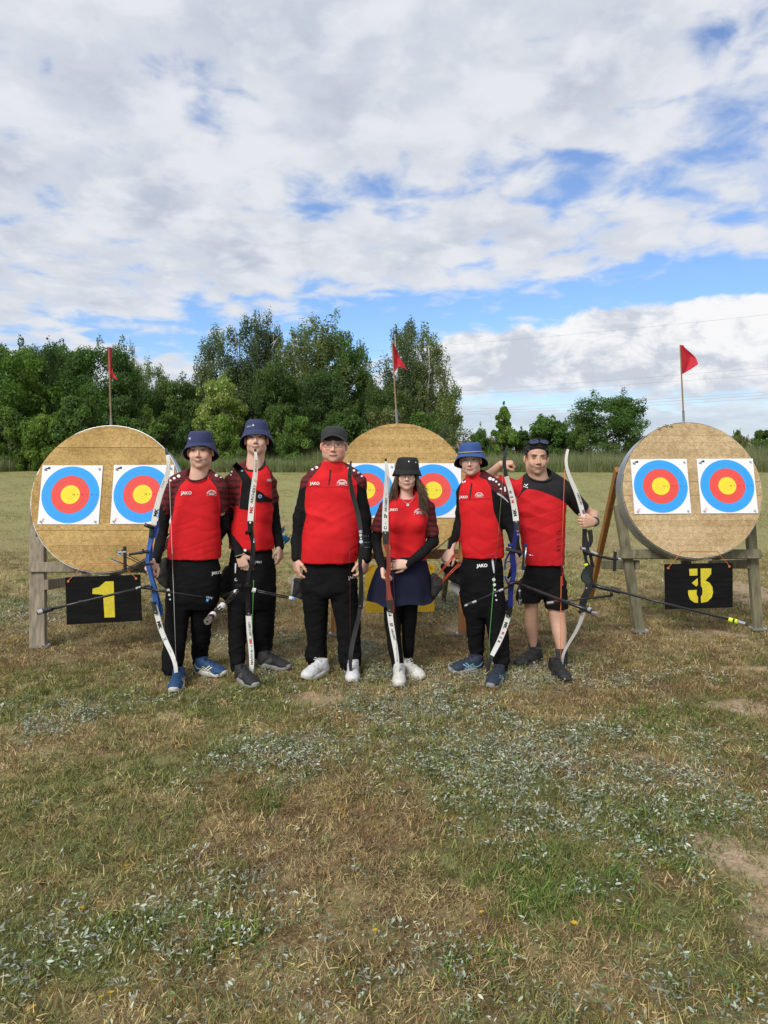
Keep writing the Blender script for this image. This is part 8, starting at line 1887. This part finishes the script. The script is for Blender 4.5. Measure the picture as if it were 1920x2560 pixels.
def pouch(label, outline, Y, depth, name='quiver', cat='quiver', extra=None):
    g = np.mean([npP(x, y, Y) for x, y in outline], 0); t = thing(name, label, cat, tuple(g), 'hip quivers worn by the archers')
    lo = np.min([npP(x, y, Y) for x, y in outline], 0) - .03; hi = np.max([npP(x, y, Y) for x, y in outline], 0) + .03; lo[1] = Y - depth; hi[1] = Y + depth
    v = Vol(lo, hi, .006); o = [npP(x, y, Y) for x, y in outline]; n = len(o); c = np.mean(o, 0)
    for i in range(n): v.cone(o[i] * .86 + c * .14, o[(i + 1) % n] * .86 + c * .14, depth * .42, depth * .42, .01); v.cone(o[i] * .7 + c * .3, c, depth * .5, depth * .5, .015)
    V, F = v.mesh(2); V = fold(V, F, .004, (20, 20, 20), 3); mesh_obj('pouch', V, F, QBLK, t, True); return t
pouch('black hip quiver at the side of the leftmost archer', [(398, 1402), (417, 1395), (420, 1470), (404, 1458), (392, 1440)], 5.16, .05)
for k, (a, b) in enumerate((((286, 1371, 5.02), (392, 1425, 5.14)), ((283, 1376, 5.06), (392, 1431, 5.16)), ((272, 1394, 5.0), (392, 1445, 5.14)))):
    arrow(a, b, ('upper', 'middle', 'lowest')[k] + ' green-nocked arrow beside the light blue bow', 'green-nocked arrows of the leftmost archer', CARB, NGREEN, VANEW, vh=.013, r=.0032 if k < 2 else .0042)
pouch('black pouch on the right hip of the tallest archer', [(572, 1418), (558, 1440), (552, 1466), (560, 1490), (572, 1500)], 5.34, .07)
for k, (a, b) in enumerate((((713, 1314, 5.52), (676, 1372, 5.46)), ((709, 1316, 5.50), (674, 1371, 5.44)), ((721, 1334, 5.52), (690, 1380, 5.46)), ((727, 1337, 5.50), (694, 1384, 5.44)), ((716, 1333, 5.54), (688, 1378, 5.48)))):
    arrow(a, b, 'blue-feathered arrow behind the elbow of the tallest archer, ' + ('right of the upper two', 'left of the upper two', 'middle of the lower three', 'rightmost of the lower three', 'leftmost of the lower three')[k], 'blue-feathered arrows of the tallest archer', CARB, NORG, VANEB, vl=.068, vh=.019, v0=.022)
t = pouch('dark flap and grey score card hanging beside the man in the black cap', [(738, 1446), (752, 1446), (755, 1498), (734, 1490)], 5.30, .03, 'score_pouch', 'pouch')
m = MB(); m.prism([npP(*q, 5.33) for q in ((729, 1444), (740, 1441), (740, 1488), (728, 1484))], (0, .004, 0)); m.build('card', mat('grey_card', (.40, .38, .42), .8, var=.05), t)
pouch('black hip quiver of the woman holding the red arrows', [(1083, 1436), (1100, 1452), (1099, 1470), (1084, 1490)], 5.10, .05)
for k, (a, b) in enumerate((((1146, 1380, 5.0), (1084, 1452, 5.08)), ((1141, 1379, 5.03), (1086, 1447, 5.1)), ((1157, 1404, 5.0), (1096, 1466, 5.08)), ((1152, 1403, 5.03), (1094, 1462, 5.1)), ((1149, 1405, 5.05), (1098, 1463, 5.12)))):
    arrow(a, b, 'orange-red arrow in the quiver of the woman, ' + ('longest of the upper pair', 'shorter of the upper pair', 'lowest one', 'middle of the lower three', 'nearest the white card')[k], 'orange-red arrows of the woman', SRED, NKK, mat('dark_red_vane', (.30, .03, .02), .6, var=.1), vh=.008, band=(.40, .43, mat('orange_wrap', (.75, .22, .08), .5, var=0)))
t = pouch('black hip quiver with a white card behind the blue hat archer', [(1106, 1414), (1128, 1402), (1150, 1416), (1152, 1458), (1130, 1448)], 5.42, .06)
m = MB(); m.prism([npP(*q, 5.46) for q in ((1120, 1464), (1130, 1452), (1152, 1464), (1150, 1490))], (0, .004, 0)); m.build('card', mat('white_card', (.58, .58, .60), .8, var=.04), t)
for k, (a, b) in enumerate((((1074, 1360, 5.60), (1116, 1416, 5.46)), ((1068, 1374, 5.60), (1112, 1420, 5.46)), ((1082, 1360, 5.62), (1120, 1414, 5.48)))):
    arrow(a, b, 'black and white arrow between the woman and the blue hat archer, ' + ('middle one', 'lowest one', 'topmost one')[k], 'black and white arrows of the blue hat archer', CARB, NKK, None, band=(.62, .9, VANEW))
